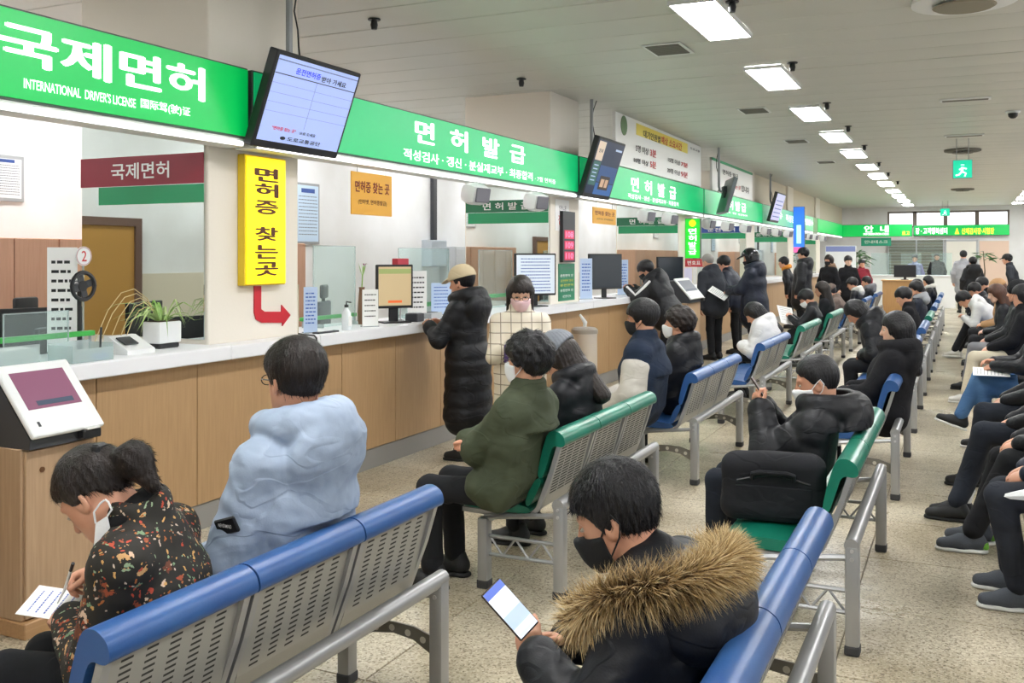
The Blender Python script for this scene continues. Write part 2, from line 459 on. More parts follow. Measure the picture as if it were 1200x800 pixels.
wt = thing('worktop', 'white worktop with thick front edge along the service counter', 'worktop', (0, 0, 0))
top_m = M('white_worktop', '#eeeff3', 0.3)
for n_, (a, b_) in enumerate(bays):
    for q in range(2):
        m0, m1 = a + (b_ - a) * q / 2, a + (b_ - a) * (q + 1) / 2
        G().box((KX - 0.62, m0 + 0.001, KZ - 0.085), (KX, m1 - 0.001, KZ), 0.006).build('worktop_slab', top_m, wt)
    if n_ < len(COLS) - 1: G().box((CX0 + 0.013, COLS[n_ + 1][0] + 0.001, KZ - 0.085), (KX, COLS[n_ + 1][1] - 0.001, KZ), 0.006).build('worktop_strip', top_m, wt)
# staff desks behind the counter, one per bay
bay_words = ['left of the yellow lightbox', 'between the yellow lightbox and the red number display', 'between the red number display and the green sun lightbox', 'behind the kiosk', 'behind the potted plant', 'near the blue lightbox', 'at the far end']
for n_, (a, b_) in enumerate(bays):
    sd = thing('staff_desk', 'pale staff desk behind the counter ' + bay_words[n_], 'desk', (0, 0, 0), group='staff desks')
    G().box((-5.6, a + 0.05, 0.72), (KX - 0.64, b_ - 0.05, 0.75), 0.004).build('desk_top', M('pale_desk', '#d6d6d2', 0.5), sd)
    for y_ in (a + 0.1, (a + b_) / 2, b_ - 0.13): G().box((-5.5, y_, 0.0), (-4.8, y_ + 0.03, 0.72)).build('desk_leg', M('pale_desk'), sd)

# ------------------------------------------------------------ fascia lightbox signs above the counter
SX = -4.05
SZ0, SZ1 = 2.385, 2.825
green_hot = glow('fascia_green_bright', '#00b350', 0.55)
green_mid = glow('fascia_green', '#12b56c', 0.5)
green_pale = glow('fascia_green_pale', '#6fbf90', 0.45)
let_w = glow('lit_white_lettering', '#f4fff8', 0.9)
edge_dk = M('sign_edge_trim', '#56605a', 0.5, 0.3)
tube_m = glow('fluorescent_tube', '#ffffff', 2.6)
tube_case = M('tube_housing', '#e8ebe8', 0.4)
FS = [(0.4, 4.78, green_hot, 'bright green lit fascia sign with 국제면허 and INTERNATIONAL DRIVER\'S LICENSE'),
      (4.82, 10.5, green_mid, 'green fascia sign with 면허발급 between the first and second screens'),
      (10.55, 16.5, green_mid, 'green fascia sign with 면허발급 under the white waiting-time board'),
      (16.55, 21.9, green_mid, 'short-looking green fascia sign right of the edge-on screen'),
      (21.95, 30.0, green_pale, 'pale washed-out green fascia sign with several white words'),
      (31.0, 37.7, green_hot, 'plain bright green fascia sign at the far corner')]
SG = []
for i, (a, b_, mt, lab) in enumerate(FS):
    s = thing('fascia_sign', lab, 'sign', (SX, a, SZ0), group='green fascia signs above the counter')
    L_ = b_ - a
    G().box((-0.19, 0, 0), (-0.012, L_, SZ1 - SZ0), 0.004).build('sign_box', edge_dk, s)
    G().box((-0.012, 0.012, 0.012), (-0.002, L_ - 0.012, SZ1 - SZ0 - 0.012)).build('sign_face', mt, s)
    G().box((-0.17, 0.02, -0.055), (-0.015, L_ - 0.02, 0.0), 0.01).build('lamp_housing', tube_case, s)
    G().tube([(-0.02, 0.05, -0.035), (-0.02, L_ - 0.05, -0.035)], 0.016, 8).build('fluorescent_tube', tube_m, s, True)
    SG.append(s)
# plain link piece
tag(G().box((SX - 0.19, 30.0, SZ0), (SX - 0.01, 31.0, SZ1), 0.004).build('blank_fascia', M('dull_green_fascia', '#7fae78', 0.5)), 'short dull green blank panel joining two fascia signs', 'panel')
def sign_words(i, items):
    a = FS[i][0]
    for body, p0, p1, bold in items:
        A = onX(p0[0], p0[1], SX); B = onX(p1[0], p1[1], SX)          # upper-left / lower-right of the words
        letter(body, (0.0, (A.y + B.y) / 2 - a, (A.z + B.z) / 2 - SZ0), let_w, SG[i], w=B.y - A.y, h=A.z - B.z, bold=bold)
sign_words(0, [('국제면허', (-1, 22), (239, 119), 0.03), ("INTERNATIONAL  DRIVER'S LICENSE", (28, 91), (159, 126.5), 0.012), ('国际驾(驶)证', (165, 115), (223, 138), 0.012)])
sign_words(1, [('면  허  발  급', (487, 140), (615, 193), 0.03), ('적성검사 · 갱신 · 분실재교부 · 최종합격', (473, 173), (624, 212), 0.02), ('· 7월 면허증', (627, 206), (651, 216), 0.0)])
sign_words(2, [('면  허  발  급', (740, 207), (792, 234), 0.03), ('적성검사 · 갱신 · 분실재교부 · 최종합격', (736, 226), (795, 242), 0.015)])
sign_words(3, [('면 허 발 급', (846, 232), (874, 249), 0.03), ('적성검사 · 갱신 · 분실재교부', (846, 246), (876, 254), 0.01)])
sign_words(4, [('접 수', (907, 246), (917, 257), 0.03), ('적성검사', (921, 251), (934, 262), 0.03), ('시험접수', (940, 255), (953, 265), 0.03)])

# perpendicular sign at the far corner and the sign on the far wall
def cross_sign(lab, Y, pa, pb, z0, z1, mt, words):
    A, B = onY(pa, 300, Y).x, onY(pb, 300, Y).x
    s = thing('fascia_sign', lab, 'sign', (A, Y, z0), group='green signs across the far end')
    G().box((0, 0.01, 0), (B - A, 0.2, z1 - z0), 0.004).build('sign_box', edge_dk, s)
    G().box((0.01, 0.0, 0.012), (B - A - 0.01, 0.01, z1 - z0 - 0.012)).build('sign_face', mt, s)
    for body, p0, p1, mm in words:
        a, b_ = onY(p0[0], p0[1], Y), onY(p1[0], p1[1], Y)
        letter(body, ((a.x + b_.x) / 2 - A, -0.004, (a.z + b_.z) / 2 - z0), mm, s, w=b_.x - a.x, h=a.z - b_.z, bold=0.03, face=FACE_NY)
    return s
let_y = glow('lit_yellow_lettering', '#e6f53a', 0.9)
cross_sign('green lit sign reading 안내 across the far left corner', 37.75, 985, 1069, 2.36, 2.81, green_hot, [('안  내', (1013, 264.5), (1041, 272), let_w), ('INFORMATION DESK', (1012, 273), (1042, 275.3), let_w), ('로고', (1057, 271), (1066, 275), let_y)])
cross_sign('long green sign with white and yellow words below the far windows', 39.795, 1070.5, 1183, 2.42, 2.82, green_hot, [('장 · 고객행복쉼터', (1073, 267), (1110, 274), let_w), ('▲', (1119, 267), (1124, 274), let_y), ('신체검사장·시험장', (1127, 267), (1165, 274), let_y)])
gs = thing('hanging_sign', 'small teal hanging sign beneath the 안내 sign', 'sign', onY(1030, 278.5, 37.85))
G().box((-0.62, 0, -0.3), (0.42, 0.03, 0), 0.004).build('sign_board', M('teal_sign', '#1e9a78', 0.5), gs)
for x_ in (-0.5, 0.3): G().tube([(x_, 0.015, 0), (x_, 0.015, 0.5)], 0.006, 5).build('hanger', grey_alu, gs)
letter('안내데스크', (-0.1, -0.004, -0.15), ink_white, gs, w=0.8, h=0.12, face=FACE_NY)

# white boards standing on the fascia
def top_board(lab, pa, pb, z1, items, rim):
    A, B = onX(pa, 300, SX + 0.02), onX(pb, 300, SX + 0.02)
    s = thing('notice_board', lab, 'sign', (SX + 0.02, A.y, SZ1))
    H = z1 - SZ1
    G().box((-0.05, 0, 0), (-0.006, B.y - A.y, H), 0.004).build('board', M('white_board_panel', '#f2f2f0', 0.4), s)
    if rim:
        G().box((-0.05, 0, H - 0.05), (-0.002, B.y - A.y, H), 0.002).build('green_rim', mid_green, s)
    for kind, body, p0, p1, mm in items:
        a, b_ = onX(p0[0], p0[1], SX + 0.02), onX(p1[0], p1[1], SX + 0.02)
        c = ((a.y + b_.y) / 2 - A.y, (a.z + b_.z) / 2 - SZ1)
        if kind == 'box':
            G().box((-0.006, a.y - A.y, b_.z - SZ1), (-0.003, b_.y - A.y, a.z - SZ1)).build('banner', mm, s)
        else: letter(body, (0.0, c[0], c[1]), mm, s, w=b_.y - a.y, h=a.z - b_.z, bold=0.02)
ink_k, ink_r, ink_g = M('black_print', '#1c1c1e', 0.6), M('red_print', '#c8262e', 0.6), M('grey_print', '#6c6c74', 0.6)
ink_b, ink_navy = M('blue_print', '#3c5fb4', 0.6), M('navy_print', '#23335f', 0.6)
yel = M('yellow_print', '#f2de62', 0.5)
top_board('white waiting-time board with a yellow banner above the fascia', 722, 822, CEIL - 0.02, [
    ('box', '', (746, 144), (806, 180), yel), ('t', '대기인원별', (754, 152), (774, 168), ink_k), ('t', '예상 소요시간', (775, 159), (799, 177), ink_r),
    ('t', '5명 이상', (745, 169), (760, 182), ink_k), ('t', '3분', (762, 174), (769, 185), ink_r), ('t', '10명 이상', (743, 184), (760, 195), ink_k), ('t', '5분', (762, 188), (769, 198), ink_r),
    ('t', '15명 이상', (783, 184), (797, 194), ink_k), ('t', '7분', (798, 189), (806, 197), ink_r), ('t', '20명 이상', (782, 196), (797, 206), ink_k), ('t', '9분', (798, 200), (806, 209), ink_r),
    ('t', '도로교통', (809, 172), (820, 179), ink_g)], False)
top_board('white board with pink and black words and green rim above the fascia', 835, 882, CEIL - 0.12, [
    ('t', '면허증 발급', (847, 198), (865, 210), ink_k), ('t', '신청하는곳', (851, 213), (868, 223), ink_r), ('t', '입니다', (869, 217), (878, 227), ink_k)], True)
# round logo on the waiting-time board
lg = onX(731.5, 147, SX + 0.02)
o = G().lathe([(0.0, 0), (0.13, 0), (0.13, 0.004), (0.0, 0.004)], n=24, M4=FACE_PX).build('round_emblem', M('olive_emblem', '#5c7a50', 0.5), None, loc=(SX + 0.016, lg.y, lg.z)); tag(o, 'round olive-green emblem on the white waiting-time board', 'emblem')

# beige bulkhead above the far fascia, between the columns
for q, (a, b_) in enumerate([(22.04, 26.62), (27.54, 32.12), (33.04, YF - 0.01)]):
    tag(G().box((CX0 - 0.20, a, SZ1 - 0.3), (CX0 - 0.06, b_, CEIL + 0.005)).build('trim_%d' % (q + 5), beige_wall), kind='structure')
# ------------------------------------------------------------ ceiling lights
lamp_m = glow('lamp_diffuser', '#ffffff', PANEL_LIGHT)
off_m = glow('office_lamp_diffuser', '#ffffff', OFFICE_LIGHT)
frame_m = M('lamp_frame', '#e6e8e8', 0.4)
LX = -1.79
LW, LL = 0.34, 1.27
ly = [onZ(904 - 0.0, 90, CEIL).y + 2.74 * k for k in range(-4, 11)]
def lamp(x, y, lab, grp, mt):
    t = thing('ceiling_light', lab, 'ceiling light', (x, y, CEIL), group=grp)
    w2, l2 = LW / 2, LL / 2
    G().box((-w2 - 0.015, -l2 - 0.015, -0.035), (-w2, l2 + 0.015, -0.002)).box((w2, -l2 - 0.015, -0.035), (w2 + 0.015, l2 + 0.015, -0.002)).box((-w2, -l2 - 0.015, -0.035), (w2, -l2, -0.002)).box((-w2, l2, -0.035), (w2, l2 + 0.015, -0.002)).build('lamp_frame', frame_m, t)
    G().box((-w2, -l2, -0.030), (w2, l2, -0.012)).build('diffuser', mt, t)
    return t
l0 = lamp(LX, ly[0], '', 'middle row of ceiling lights', lamp_m)
ordn = ['first', 'second', 'third', 'fourth', 'fifth', 'sixth', 'seventh', 'eighth', 'ninth', 'tenth', 'eleventh', 'twelfth', 'thirteenth', 'fourteenth', 'fifteenth']
for row, (x, y0r, g_) in enumerate(((LX, ly, 'middle row of ceiling lights'), (1.75, ly, 'right row of ceiling lights'))):
    for k, y in enumerate(y0r):
        t = l0 if (row == 0 and k == 0) else copy_tree(l0)
        t.location = (x, y, CEIL); t['group'] = g_
        if row == 0: t['label'] = ('white rectangular ceiling light, %s from the front in the middle row' % ordn[k - 3]) if k >= 3 else 'white rectangular ceiling light behind the camera, %s of three' % ordn[k]
        else: t['label'] = 'white rectangular ceiling light by the right wall, %s from the far end' % ordn[len(y0r) - 1 - k]
for k in range(13):
    t = lamp(-6.75, 0.5 + 2.9 * k, 'white ceiling light above the staff office, %s from the near end' % ordn[k], 'office ceiling lights', off_m)
# ============================================================ WAITING BENCHES
steel = M('bench_grey_steel', '#a9aaab', 0.38, 0.55)
steel_pl = M('bench_back_plate', '#aaa9a2', 0.42, 0.35)
steel_dk = M('bench_brace_steel', '#7d7a72', 0.45, 0.5)
blue_v = M('blue_vinyl', '#2b528c', 0.36, var=(6, '#2f5a93'), bump=(240, 0.05))
green_v = M('green_vinyl', '#0f6d58', 0.33, var=(6, '#127a63'), bump=(240, 0.05))
slot_m = M('slot_dark', '#3b3a37', 0.9)
rubber = M('rubber_foot', '#3a3a3c', 0.8)
def offset_strip(pts, t):
    """closed outline of a strip of thickness t around a polyline in (x, z)"""
    out, back = [], []
    for i, p in enumerate(pts):
        a = Vector(pts[max(i - 1, 0)]); b = Vector(pts[min(i + 1, len(pts) - 1)])
        d = (b - a).normalized(); n = Vector((-d.y, d.x)) * (t / 2)
        out.append((p[0] + n.x, p[1] + n.y)); back.append((p[0] - n.x, p[1] - n.y))
    return out + back[::-1]
def rounded(poly, k=2):
    for _ in range(k):
        q = []
        for i in range(len(poly)):
            a, b = Vector(poly[i]), Vector(poly[(i + 1) % len(poly)])
            q += [tuple(a * 0.78 + b * 0.22), tuple(a * 0.22 + b * 0.78)]
        poly = q
    return poly
SEATW = 0.515
def back_x(z): return -0.055 + (z - 0.47) * 0.075 / 0.27     # rear plane of the backrest
def make_bench(kind, n=3):
    vin = blue_v if kind == 'blue' else green_v
    t = thing('waiting_bench', '', 'bench')
    XZ = lambda u, v, w: (u, w, v)
    for s in range(n):
        y0, y1 = s * SEATW + 0.004, (s + 1) * SEATW - 0.004
        G().prism(rounded([(-0.52, 0.395), (-0.50, 0.43), (-0.30, 0.44), (-0.13, 0.425), (-0.12, 0.39), (-0.30, 0.385)]), XZ, y0, y1).build('seat_pad', vin, t, True)
        G().prism(rounded([(-0.155, 0.435), (-0.125, 0.425), (-0.062, 0.555), (-0.085, 0.575), (-0.125, 0.52)]), XZ, y0, y1).build('lumbar_pad', vin, t, True)
        top = [(-0.088, 0.58), (-0.060, 0.565), (-0.030, 0.66), (-0.006, 0.735), (0.045, 0.728), (0.062, 0.745), (0.052, 0.785), (0.015, 0.808), (-0.03, 0.80), (-0.062, 0.70)]
        bp = G().prism(rounded(top), XZ, y0, y1).build('back_pad', vin, t, True)
        # pressed steel plate at the rear with its slots
        a, b_ = y0 + 0.030, y1 - 0.030
        zb, zt = 0.47, 0.735
        G().prism(offset_strip([(-0.075, 0.42), (back_x(0.47), 0.47), (back_x(0.60), 0.60), (back_x(zt), zt)], 0.006), XZ, a, b_).build('back_plate', steel_pl, t)
        for yy in (y0 + 0.004, y1 - 0.030):
            fr = G().prism(offset_strip([(-0.50, 0.375), (-0.30, 0.368), (-0.13, 0.375), (-0.085, 0.42), (back_x(0.60) + 0.004, 0.60), (back_x(zt) + 0.008, zt)], 0.022), XZ, yy, yy + 0.026)
            fr.build('back_frame', steel, t)
        sl = G()
        rows, cols_ = (15, 5) if kind == 'blue' else (17, 4)
        for r in range(rows):
            z = 0.487 + (0.235) * r / (rows - 1)
            for c in range(cols_):
                wd = (b_ - a - 0.05) / cols_
                yc = a + 0.025 + wd * (c + 0.5)
                hw = 0.019 if kind == 'blue' else wd / 2 - 0.006
                x = back_x(z) + 0.0036; hz = 0.0032
                sl.add([(x - hz * 0.28, yc - hw, z - hz), (x - hz * 0.28, yc + hw, z - hz), (x + hz * 0.28, yc + hw, z + hz), (x + hz * 0.28, yc - hw, z + hz)], [(0, 1, 2, 3)])
        tag(sl.build('slot_rows', slot_m, t), kind='stuff')
    L = n * SEATW
    G().tube([(0.035, -0.03, 0.455), (0.035, L + 0.03, 0.455)], 0.030, 12).build('beam', steel, t, True)
    G().tube([(-0.33, -0.01, 0.352), (-0.33, L + 0.01, 0.352)], 0.018, 8).build('front_rail', steel, t, True)
    for y in (0.0, L):
        for x, zt in ((0.037, 0.455), (-0.37, 0.352)):
            lg = G().box((x - 0.028, y - 0.032, 0.03), (x + 0.028, y + 0.032, zt), 0.011).build('leg', steel, t, True)
            G().box((x - 0.031, y - 0.035, 0.0), (x + 0.031, y + 0.035, 0.045), 0.01).build('foot_cap', rubber, lg)
        if kind == 'blue':
            pts = [(-0.345, 0.17), (-0.25, 0.215), (-0.16, 0.228), (-0.07, 0.215), (0.012, 0.17), (0.012, 0.24), (-0.07, 0.265), (-0.16, 0.27), (-0.25, 0.265), (-0.345, 0.24)]
            br = G().prism(pts, XZ, y - 0.004, y + 0.004).build('brace', steel_dk, t)
            h = G()
            for hx, hz in ((-0.30, 0.222), (-0.235, 0.238), (-0.165, 0.247), (-0.095, 0.238), (-0.03, 0.222)):
                for sgn in (-1, 1):
                    h.add([(hx + 0.013 * cos(q * pi / 5), y + sgn * 0.0046, hz + 0.013 * sin(q * pi / 5)) for q in range(10)], [tuple(range(10))])
            tag(h.build('brace_holes', M('brace_hole_pale', '#c9c5b8', 0.6), br), kind='stuff')
        else:
            g = G().tube([(-0.345, y, 0.26), (0.01, y, 0.26)], 0.010, 6).tube([(-0.345, y, 0.17), (0.01, y, 0.17)], 0.010, 6)
            for q in range(5):
                xa_ = -0.34 + q * 0.07
                g.tube([(xa_, y, 0.17 if q % 2 else 0.26), (xa_ + 0.07, y, 0.26 if q % 2 else 0.17)], 0.006, 5)
            g.build('brace', steel, t)
        rz = G().tube([(-0.37, y, 0.352), (0.035, y, 0.40)], 0.014, 6); rz.build('side_rail', steel, t)
        bo = G()
        for zz in (0.435, 0.40):
            for sgn in (-1, 1): bo.lathe([(0.0, 0), (0.008, 0), (0.008, 0.004), (0.0, 0.004)], (0.037, y + sgn * 0.033, zz), 8, M4=FACE_NY if sgn < 0 else FACE_PY)
        tag(bo.build('bolts', M('bolt_head', '#d5d5d5', 0.3, 0.8), t), kind='stuff')
    return t
proto = {}
XA, XB, XC = -1.79, -0.45, 0.80
BENCH = [('blue', XA, 1.57, 'blue slotted-back bench nearest the camera, with the floral-jacket woman on it'),
         ('green', XA, 4.30, 'green bench with perforated back that the olive-jacket man sits on'),
         ('blue', XA, 6.87, 'blue bench that the man in navy and white varsity jacket sits on'),
         ('blue', XA, 9.50, 'blue bench that the person in the white puffer sits on'),
         ('green', XA, 12.1, 'green bench behind the white-puffer person, nearer of two green ones in line'),
         ('green', XA, 14.9, 'green bench in the counter-side row, farther of two green ones in line'),
         ('blue', XA, 17.6, 'blue bench in the counter-side row just past the farther green bench'),
         ('blue', XA, 20.4, 'blue bench in the counter-side row beside the wooden desk'),
         ('blue4', XB, 1.325, 'blue bench at lower right that the fur-hood man sits on'),
         ('green', XB, 4.22, 'green bench carrying the man with the black laptop bag'),
         ('blue', XB, 7.02, 'blue bench in the aisle row behind the man with the laptop bag'),
         ('blue', XB, 9.75, 'blue bench in the aisle row with the long-haired woman in black'),
         ('blue', XB, 12.4, 'blue bench in the aisle row before its far green bench'),
         ('green', XB, 14.9, 'green bench far along the aisle row'),
         ('blue', XB, 17.7, 'blue bench in the aisle row just past its far green bench'),
         ('blue', XB, 20.5, 'blue bench second to last along the aisle row'),
         ('blue', XA, 23.2, 'blue bench farthest along the counter-side row'),
         ('blue', XB, 23.3, 'blue bench at the very end of the aisle row'),
         ('blue', XC, 1.9, 'blue bench by the right wall, nearest the camera and out of view'),
         ('blue', XC, 4.7, 'blue bench by the right wall under the grey-shoe people'),
         ('blue', XC, 7.9, 'blue bench by the right wall under the person in jeans'),
         ('blue', XC, 10.7, 'blue bench by the right wall just past the person in jeans'),
         ('blue', XC, 13.5, 'blue bench by the right wall under the person in cream trousers'),
         ('blue', XC, 16.3, 'blue bench by the right wall under the person in the white coat'),
         ('blue', XC, 19.1, 'blue bench by the right wall, farthest')]
for kind, x, y, lab in BENCH:
    if kind == 'blue4': t = make_bench('blue', 4)
    elif kind not in proto: proto[kind] = t = make_bench(kind)
    else: t = copy_tree(proto[kind])
    t.location = (x, y, 0)
    tag(t, lab, 'bench', 'waiting benches')
# ============================================================ SIGNED-DISTANCE MODELLING (bodies, clothes, hair)
def A3(p): return np.asarray(p, np.float32)
def smin(a, b, k):
    if k <= 0: return np.minimum(a, b)
    h = np.maximum(k - np.abs(a - b), 0) / k
    return np.minimum(a, b) - h * h * k * 0.25
def smax(a, b, k): return -smin(-a, -b, k)
_rs = np.random.RandomState(7)
_NK = _rs.normal(size=(3, 10, 3)).astype(np.float32); _NK /= np.linalg.norm(_NK, axis=2, keepdims=True)
_NP = _rs.uniform(0, 6.28, (3, 10)).astype(np.float32)
def noise(P, f, seed=0):
    out = 0
    for i in range(6):
        k = _NK[seed % 3, (i + seed) % 10] * (f * (0.7 + 0.12 * i))
        out = out + np.sin(P @ k + _NP[seed % 3, (i + seed) % 10] + seed)
    return out / 6
class SDF:
    def __init__(s, lo, hi, h):
        s.lo = A3(lo); s.h = h
        s.n = np.maximum(np.ceil((A3(hi) - s.lo) / h).astype(int) + 1, 4)
        s.d = np.full(tuple(s.n), 0.25, np.float32)
    def sub(s, lo, hi, m):
        i0 = np.clip(np.floor((A3(lo) - m - s.lo) / s.h).astype(int), 0, s.n - 1)
        i1 = np.clip(np.ceil((A3(hi) + m - s.lo) / s.h).astype(int) + 1, 1, s.n)
        sl = tuple(slice(a, b) for a, b in zip(i0, i1))
        ax = [s.lo[q] + s.h * np.arange(i0[q], i1[q], dtype=np.float32) for q in range(3)]
        P = np.stack(np.meshgrid(*ax, indexing='ij'), -1)
        return sl, P
    def put(s, sl, d, k, op='u'):
        if op == 'u': s.d[sl] = smin(s.d[sl], d, k)
        elif op == 'd': s.d[sl] = smax(s.d[sl], -d, k)
    def cone(s, a, b, ra, rb, k=0.03, flat=None, quilt=None, op='u', wr=None):
        """rounded cone; flat=(side vector, factor): wider along the side vector; quilt=(amount, pitch)"""
        a, b = A3(a), A3(b); r = max(ra, rb) * (flat[1] if flat else 1) + (quilt[0] if quilt else 0)
        sl, P = s.sub(np.minimum(a, b) - r, np.maximum(a, b) + r, k + 2 * s.h)
        ab = b - a; L2 = float(ab @ ab) + 1e-9
        q = P - a
        if flat:
            u = A3(flat[0]); u = u / np.linalg.norm(u)
            q = q - (q @ u)[..., None] * u * (1 - 1 / flat[1])
        tr = (q @ ab) / L2; t = np.clip(tr, 0, 1)
        d = np.linalg.norm(q - t[..., None] * ab, axis=-1) - (ra + (rb - ra) * t)
        if quilt: d -= quilt[0] * (np.abs(np.sin(pi * (tr * math.sqrt(L2) / quilt[1] + 0.05 * noise(P, 9, 1)))) ** 0.5 - 0.7)
        if wr: d += wr[0] * noise(P, wr[1], wr[2])
        s.put(sl, d, k, op)
    def ell(s, c, r, k=0.03, R=None, op='u'):
        c, r = A3(c), A3(r); m = float(r.max())
        sl, P = s.sub(c - m, c + m, k + 2 * s.h)
        q = P - c
        if R is not None: q = q @ np.asarray(R, np.float32)
        k0 = np.linalg.norm(q / r, axis=-1); k1 = np.linalg.norm(q / (r * r), axis=-1) + 1e-6
        s.put(sl, k0 * (k0 - 1) / k1, k, op)
    def torus(s, c, n, R_, r, k=0.02, flat=1.0):
        c, n = A3(c), A3(n); n = n / np.linalg.norm(n); m = R_ + r
        sl, P = s.sub(c - m, c + m, k + 2 * s.h)
        q = P - c; hgt = q @ n; rad_ = np.linalg.norm(q - hgt[..., None] * n, axis=-1)
        s.put(sl, np.sqrt((rad_ - R_) ** 2 + (hgt / flat) ** 2) - r, k)
    def apply(s, fn):
        sl, P = s.sub(s.lo, s.lo + s.h * (s.n - 1), 0); s.d = fn(P, s.d).astype(np.float32)
    def mesh(s):
        d = s.d.copy()
        d[0] = d[-1] = np.maximum(d[0], 0.01); d[:, 0] = np.maximum(d[:, 0], 0.01); d[:, -1] = np.maximum(d[:, -1], 0.01)
        d[0] = np.maximum(d[0], 0.01); d[-1] = np.maximum(d[-1], 0.01); d[:, :, 0] = np.maximum(d[:, :, 0], 0.01); d[:, :, -1] = np.maximum(d[:, :, -1], 0.01)
        sg = d < 0
        c = np.zeros(tuple(x - 1 for x in d.shape), np.int8)
        for i in (0, 1):
            for j in (0, 1):
                for k in (0, 1): c += sg[i:d.shape[0] - 1 + i, j:d.shape[1] - 1 + j, k:d.shape[2] - 1 + k]
        ii = np.argwhere((c > 0) & (c < 8))
        idx = np.full(c.shape, -1, np.int32); idx[ii[:, 0], ii[:, 1], ii[:, 2]] = np.arange(len(ii))
        pos = np.zeros((len(ii), 3), np.float32); cnt = np.zeros(len(ii), np.float32)
        cs = [(i, j, k) for i in (0, 1) for j in (0, 1) for k in (0, 1)]
        val = {q: d[ii[:, 0] + q[0], ii[:, 1] + q[1], ii[:, 2] + q[2]] for q in cs}
        for q in cs:
            for ax in range(3):
                if q[ax]: continue
                w = list(q); w[ax] = 1; w = tuple(w)
                a, b = val[q], val[w]; m = (a < 0) != (b < 0)
                t = np.where(m, a / np.where(m, a - b, 1), 0)
                p = np.zeros((len(ii), 3), np.float32); p[:] = q; p[:, ax] += t
                pos += p * m[:, None]; cnt += m
        v = s.lo + (ii + pos / np.maximum(cnt, 1)[:, None]) * s.h
        F = []
        for ax in range(3):
            o1, o2 = [(1, 2), (2, 0), (0, 1)][ax]
            a = [slice(1, -1)] * 3; b = [slice(1, -1)] * 3
            a[ax] = slice(0, -1); b[ax] = slice(1, None)
            s0, s1 = sg[tuple(a)], sg[tuple(b)]
            for cond, flip in ((s0 & ~s1, False), (~s0 & s1, True)):
                e = np.argwhere(cond)
                if not len(e): continue
                e = e + 1; e[:, ax] -= 1
                def cell(u, w):
                    q = e.copy(); q[:, o1] += u; q[:, o2] += w
                    return idx[q[:, 0], q[:, 1], q[:, 2]]
                f = np.stack([cell(-1, -1), cell(0, -1), cell(0, 0), cell(-1, 0)], 1)
                F.append(f[:, ::-1] if flip else f)
        f = np.concatenate(F) if F else np.zeros((0, 4), np.int32)
        return v, f[(f >= 0).all(1)]
def np_mesh(name, v, f, smooth=True, mi=None):
    me = bpy.data.meshes.new(name)
    v = np.asarray(v, np.float32); f = np.asarray(f, np.int32)
    me.vertices.add(len(v)); me.vertices.foreach_set('co', v.ravel())
    me.loops.add(f.size); me.loops.foreach_set('vertex_index', f.ravel())
    me.polygons.add(len(f)); me.polygons.foreach_set('loop_start', np.arange(0, f.size, 4, dtype=np.int32))
    if mi is not None: me.polygons.foreach_set('material_index', np.asarray(mi, np.int32))
    me.update(calc_edges=True)
    if smooth: me.shade_smooth()
    return me
def xf(Mx, v):
    m = np.array(Mx, np.float32); return v @ m[:3, :3].T + m[:3, 3]
def join(parts):
    V, F, I, n = [], [], [], 0
    for v, f, m in parts:
        V.append(v); F.append(f + n); I.append(np.full(len(f), m)); n += len(v)
    return np.concatenate(V), np.concatenate(F), np.concatenate(I)

# ------------------------------------------------------------ head, hair, mask, hand, shoe
def head_field(h, neck=None, lo=(-0.135, -0.115, -0.21), hi=(0.14, 0.115, 0.15)):
    s = SDF(lo, hi, h)
    s.ell((-0.014, 0, 0.030), (0.096, 0.077, 0.093), 0.02)
    s.ell((0.028, 0, -0.028), (0.066, 0.062, 0.088), 0.035)
    s.ell((0.050, 0, -0.088), (0.036, 0.040, 0.028), 0.035)
    s.ell((-0.005, 0.0, -0.055), (0.06, 0.064, 0.05), 0.03)
    for y in (-1, 1): s.ell((0.098, 0.031 * y, 0.004), (0.016, 0.019, 0.013), 0.02, op='d')
    s.cone((0.088, 0, 0.012), (0.106, 0, -0.026), 0.008, 0.0135, 0.014)
    s.cone((0.088, -0.016, -0.062), (0.088, 0.016, -0.062), 0.008, 0.008, 0.008)
    for y in (-1, 1):
        s.cone((0.084, 0.014 * y, 0.026), (0.072, 0.047 * y, 0.028), 0.008, 0.007, 0.012)
        s.ell((-0.006, 0.078 * y, -0.008), (0.026, 0.010, 0.033), 0.006, R=Matrix.Rotation(rad(-22 * y), 3, 'Z'))
        s.ell((-0.001, 0.087 * y, -0.006), (0.013, 0.007, 0.018), 0.006, op='d')
    if neck is not None: s.cone((-0.022, 0, -0.055), neck, 0.052, 0.060, 0.03)
    return s
def eyes_mesh():
    vs, fs, ms, n = [], [], [], 0
    for y in (-1, 1):
        for r, off, mt, sx in ((0.0115, 0.0, 1, 1.0), (0.0062, 0.0068, 2, 0.9)):
            c = A3((0.0775 + off, 0.031 * y, 0.003)); m_, k_ = 6, 8
            v = [c + r * A3((cos(a) * cos(b) * sx, 1.25 * cos(a) * sin(b), (0.5 if mt == 1 else 0.8) * sin(a))) for a in np.linspace(-pi / 2, pi / 2, m_) for b in np.linspace(0, 2 * pi, k_, endpoint=False)]
            f = [(i * k_ + j, i * k_ + (j + 1) % k_, (i + 1) * k_ + (j + 1) % k_, (i + 1) * k_ + j) for i in range(m_ - 1) for j in range(k_)]
            vs += v; fs += [tuple(q + n for q in x) for x in f]; ms += [mt] * len(f); n += len(v)
    return np.array(vs, np.float32), np.array(fs), ms
EYES = eyes_mesh()
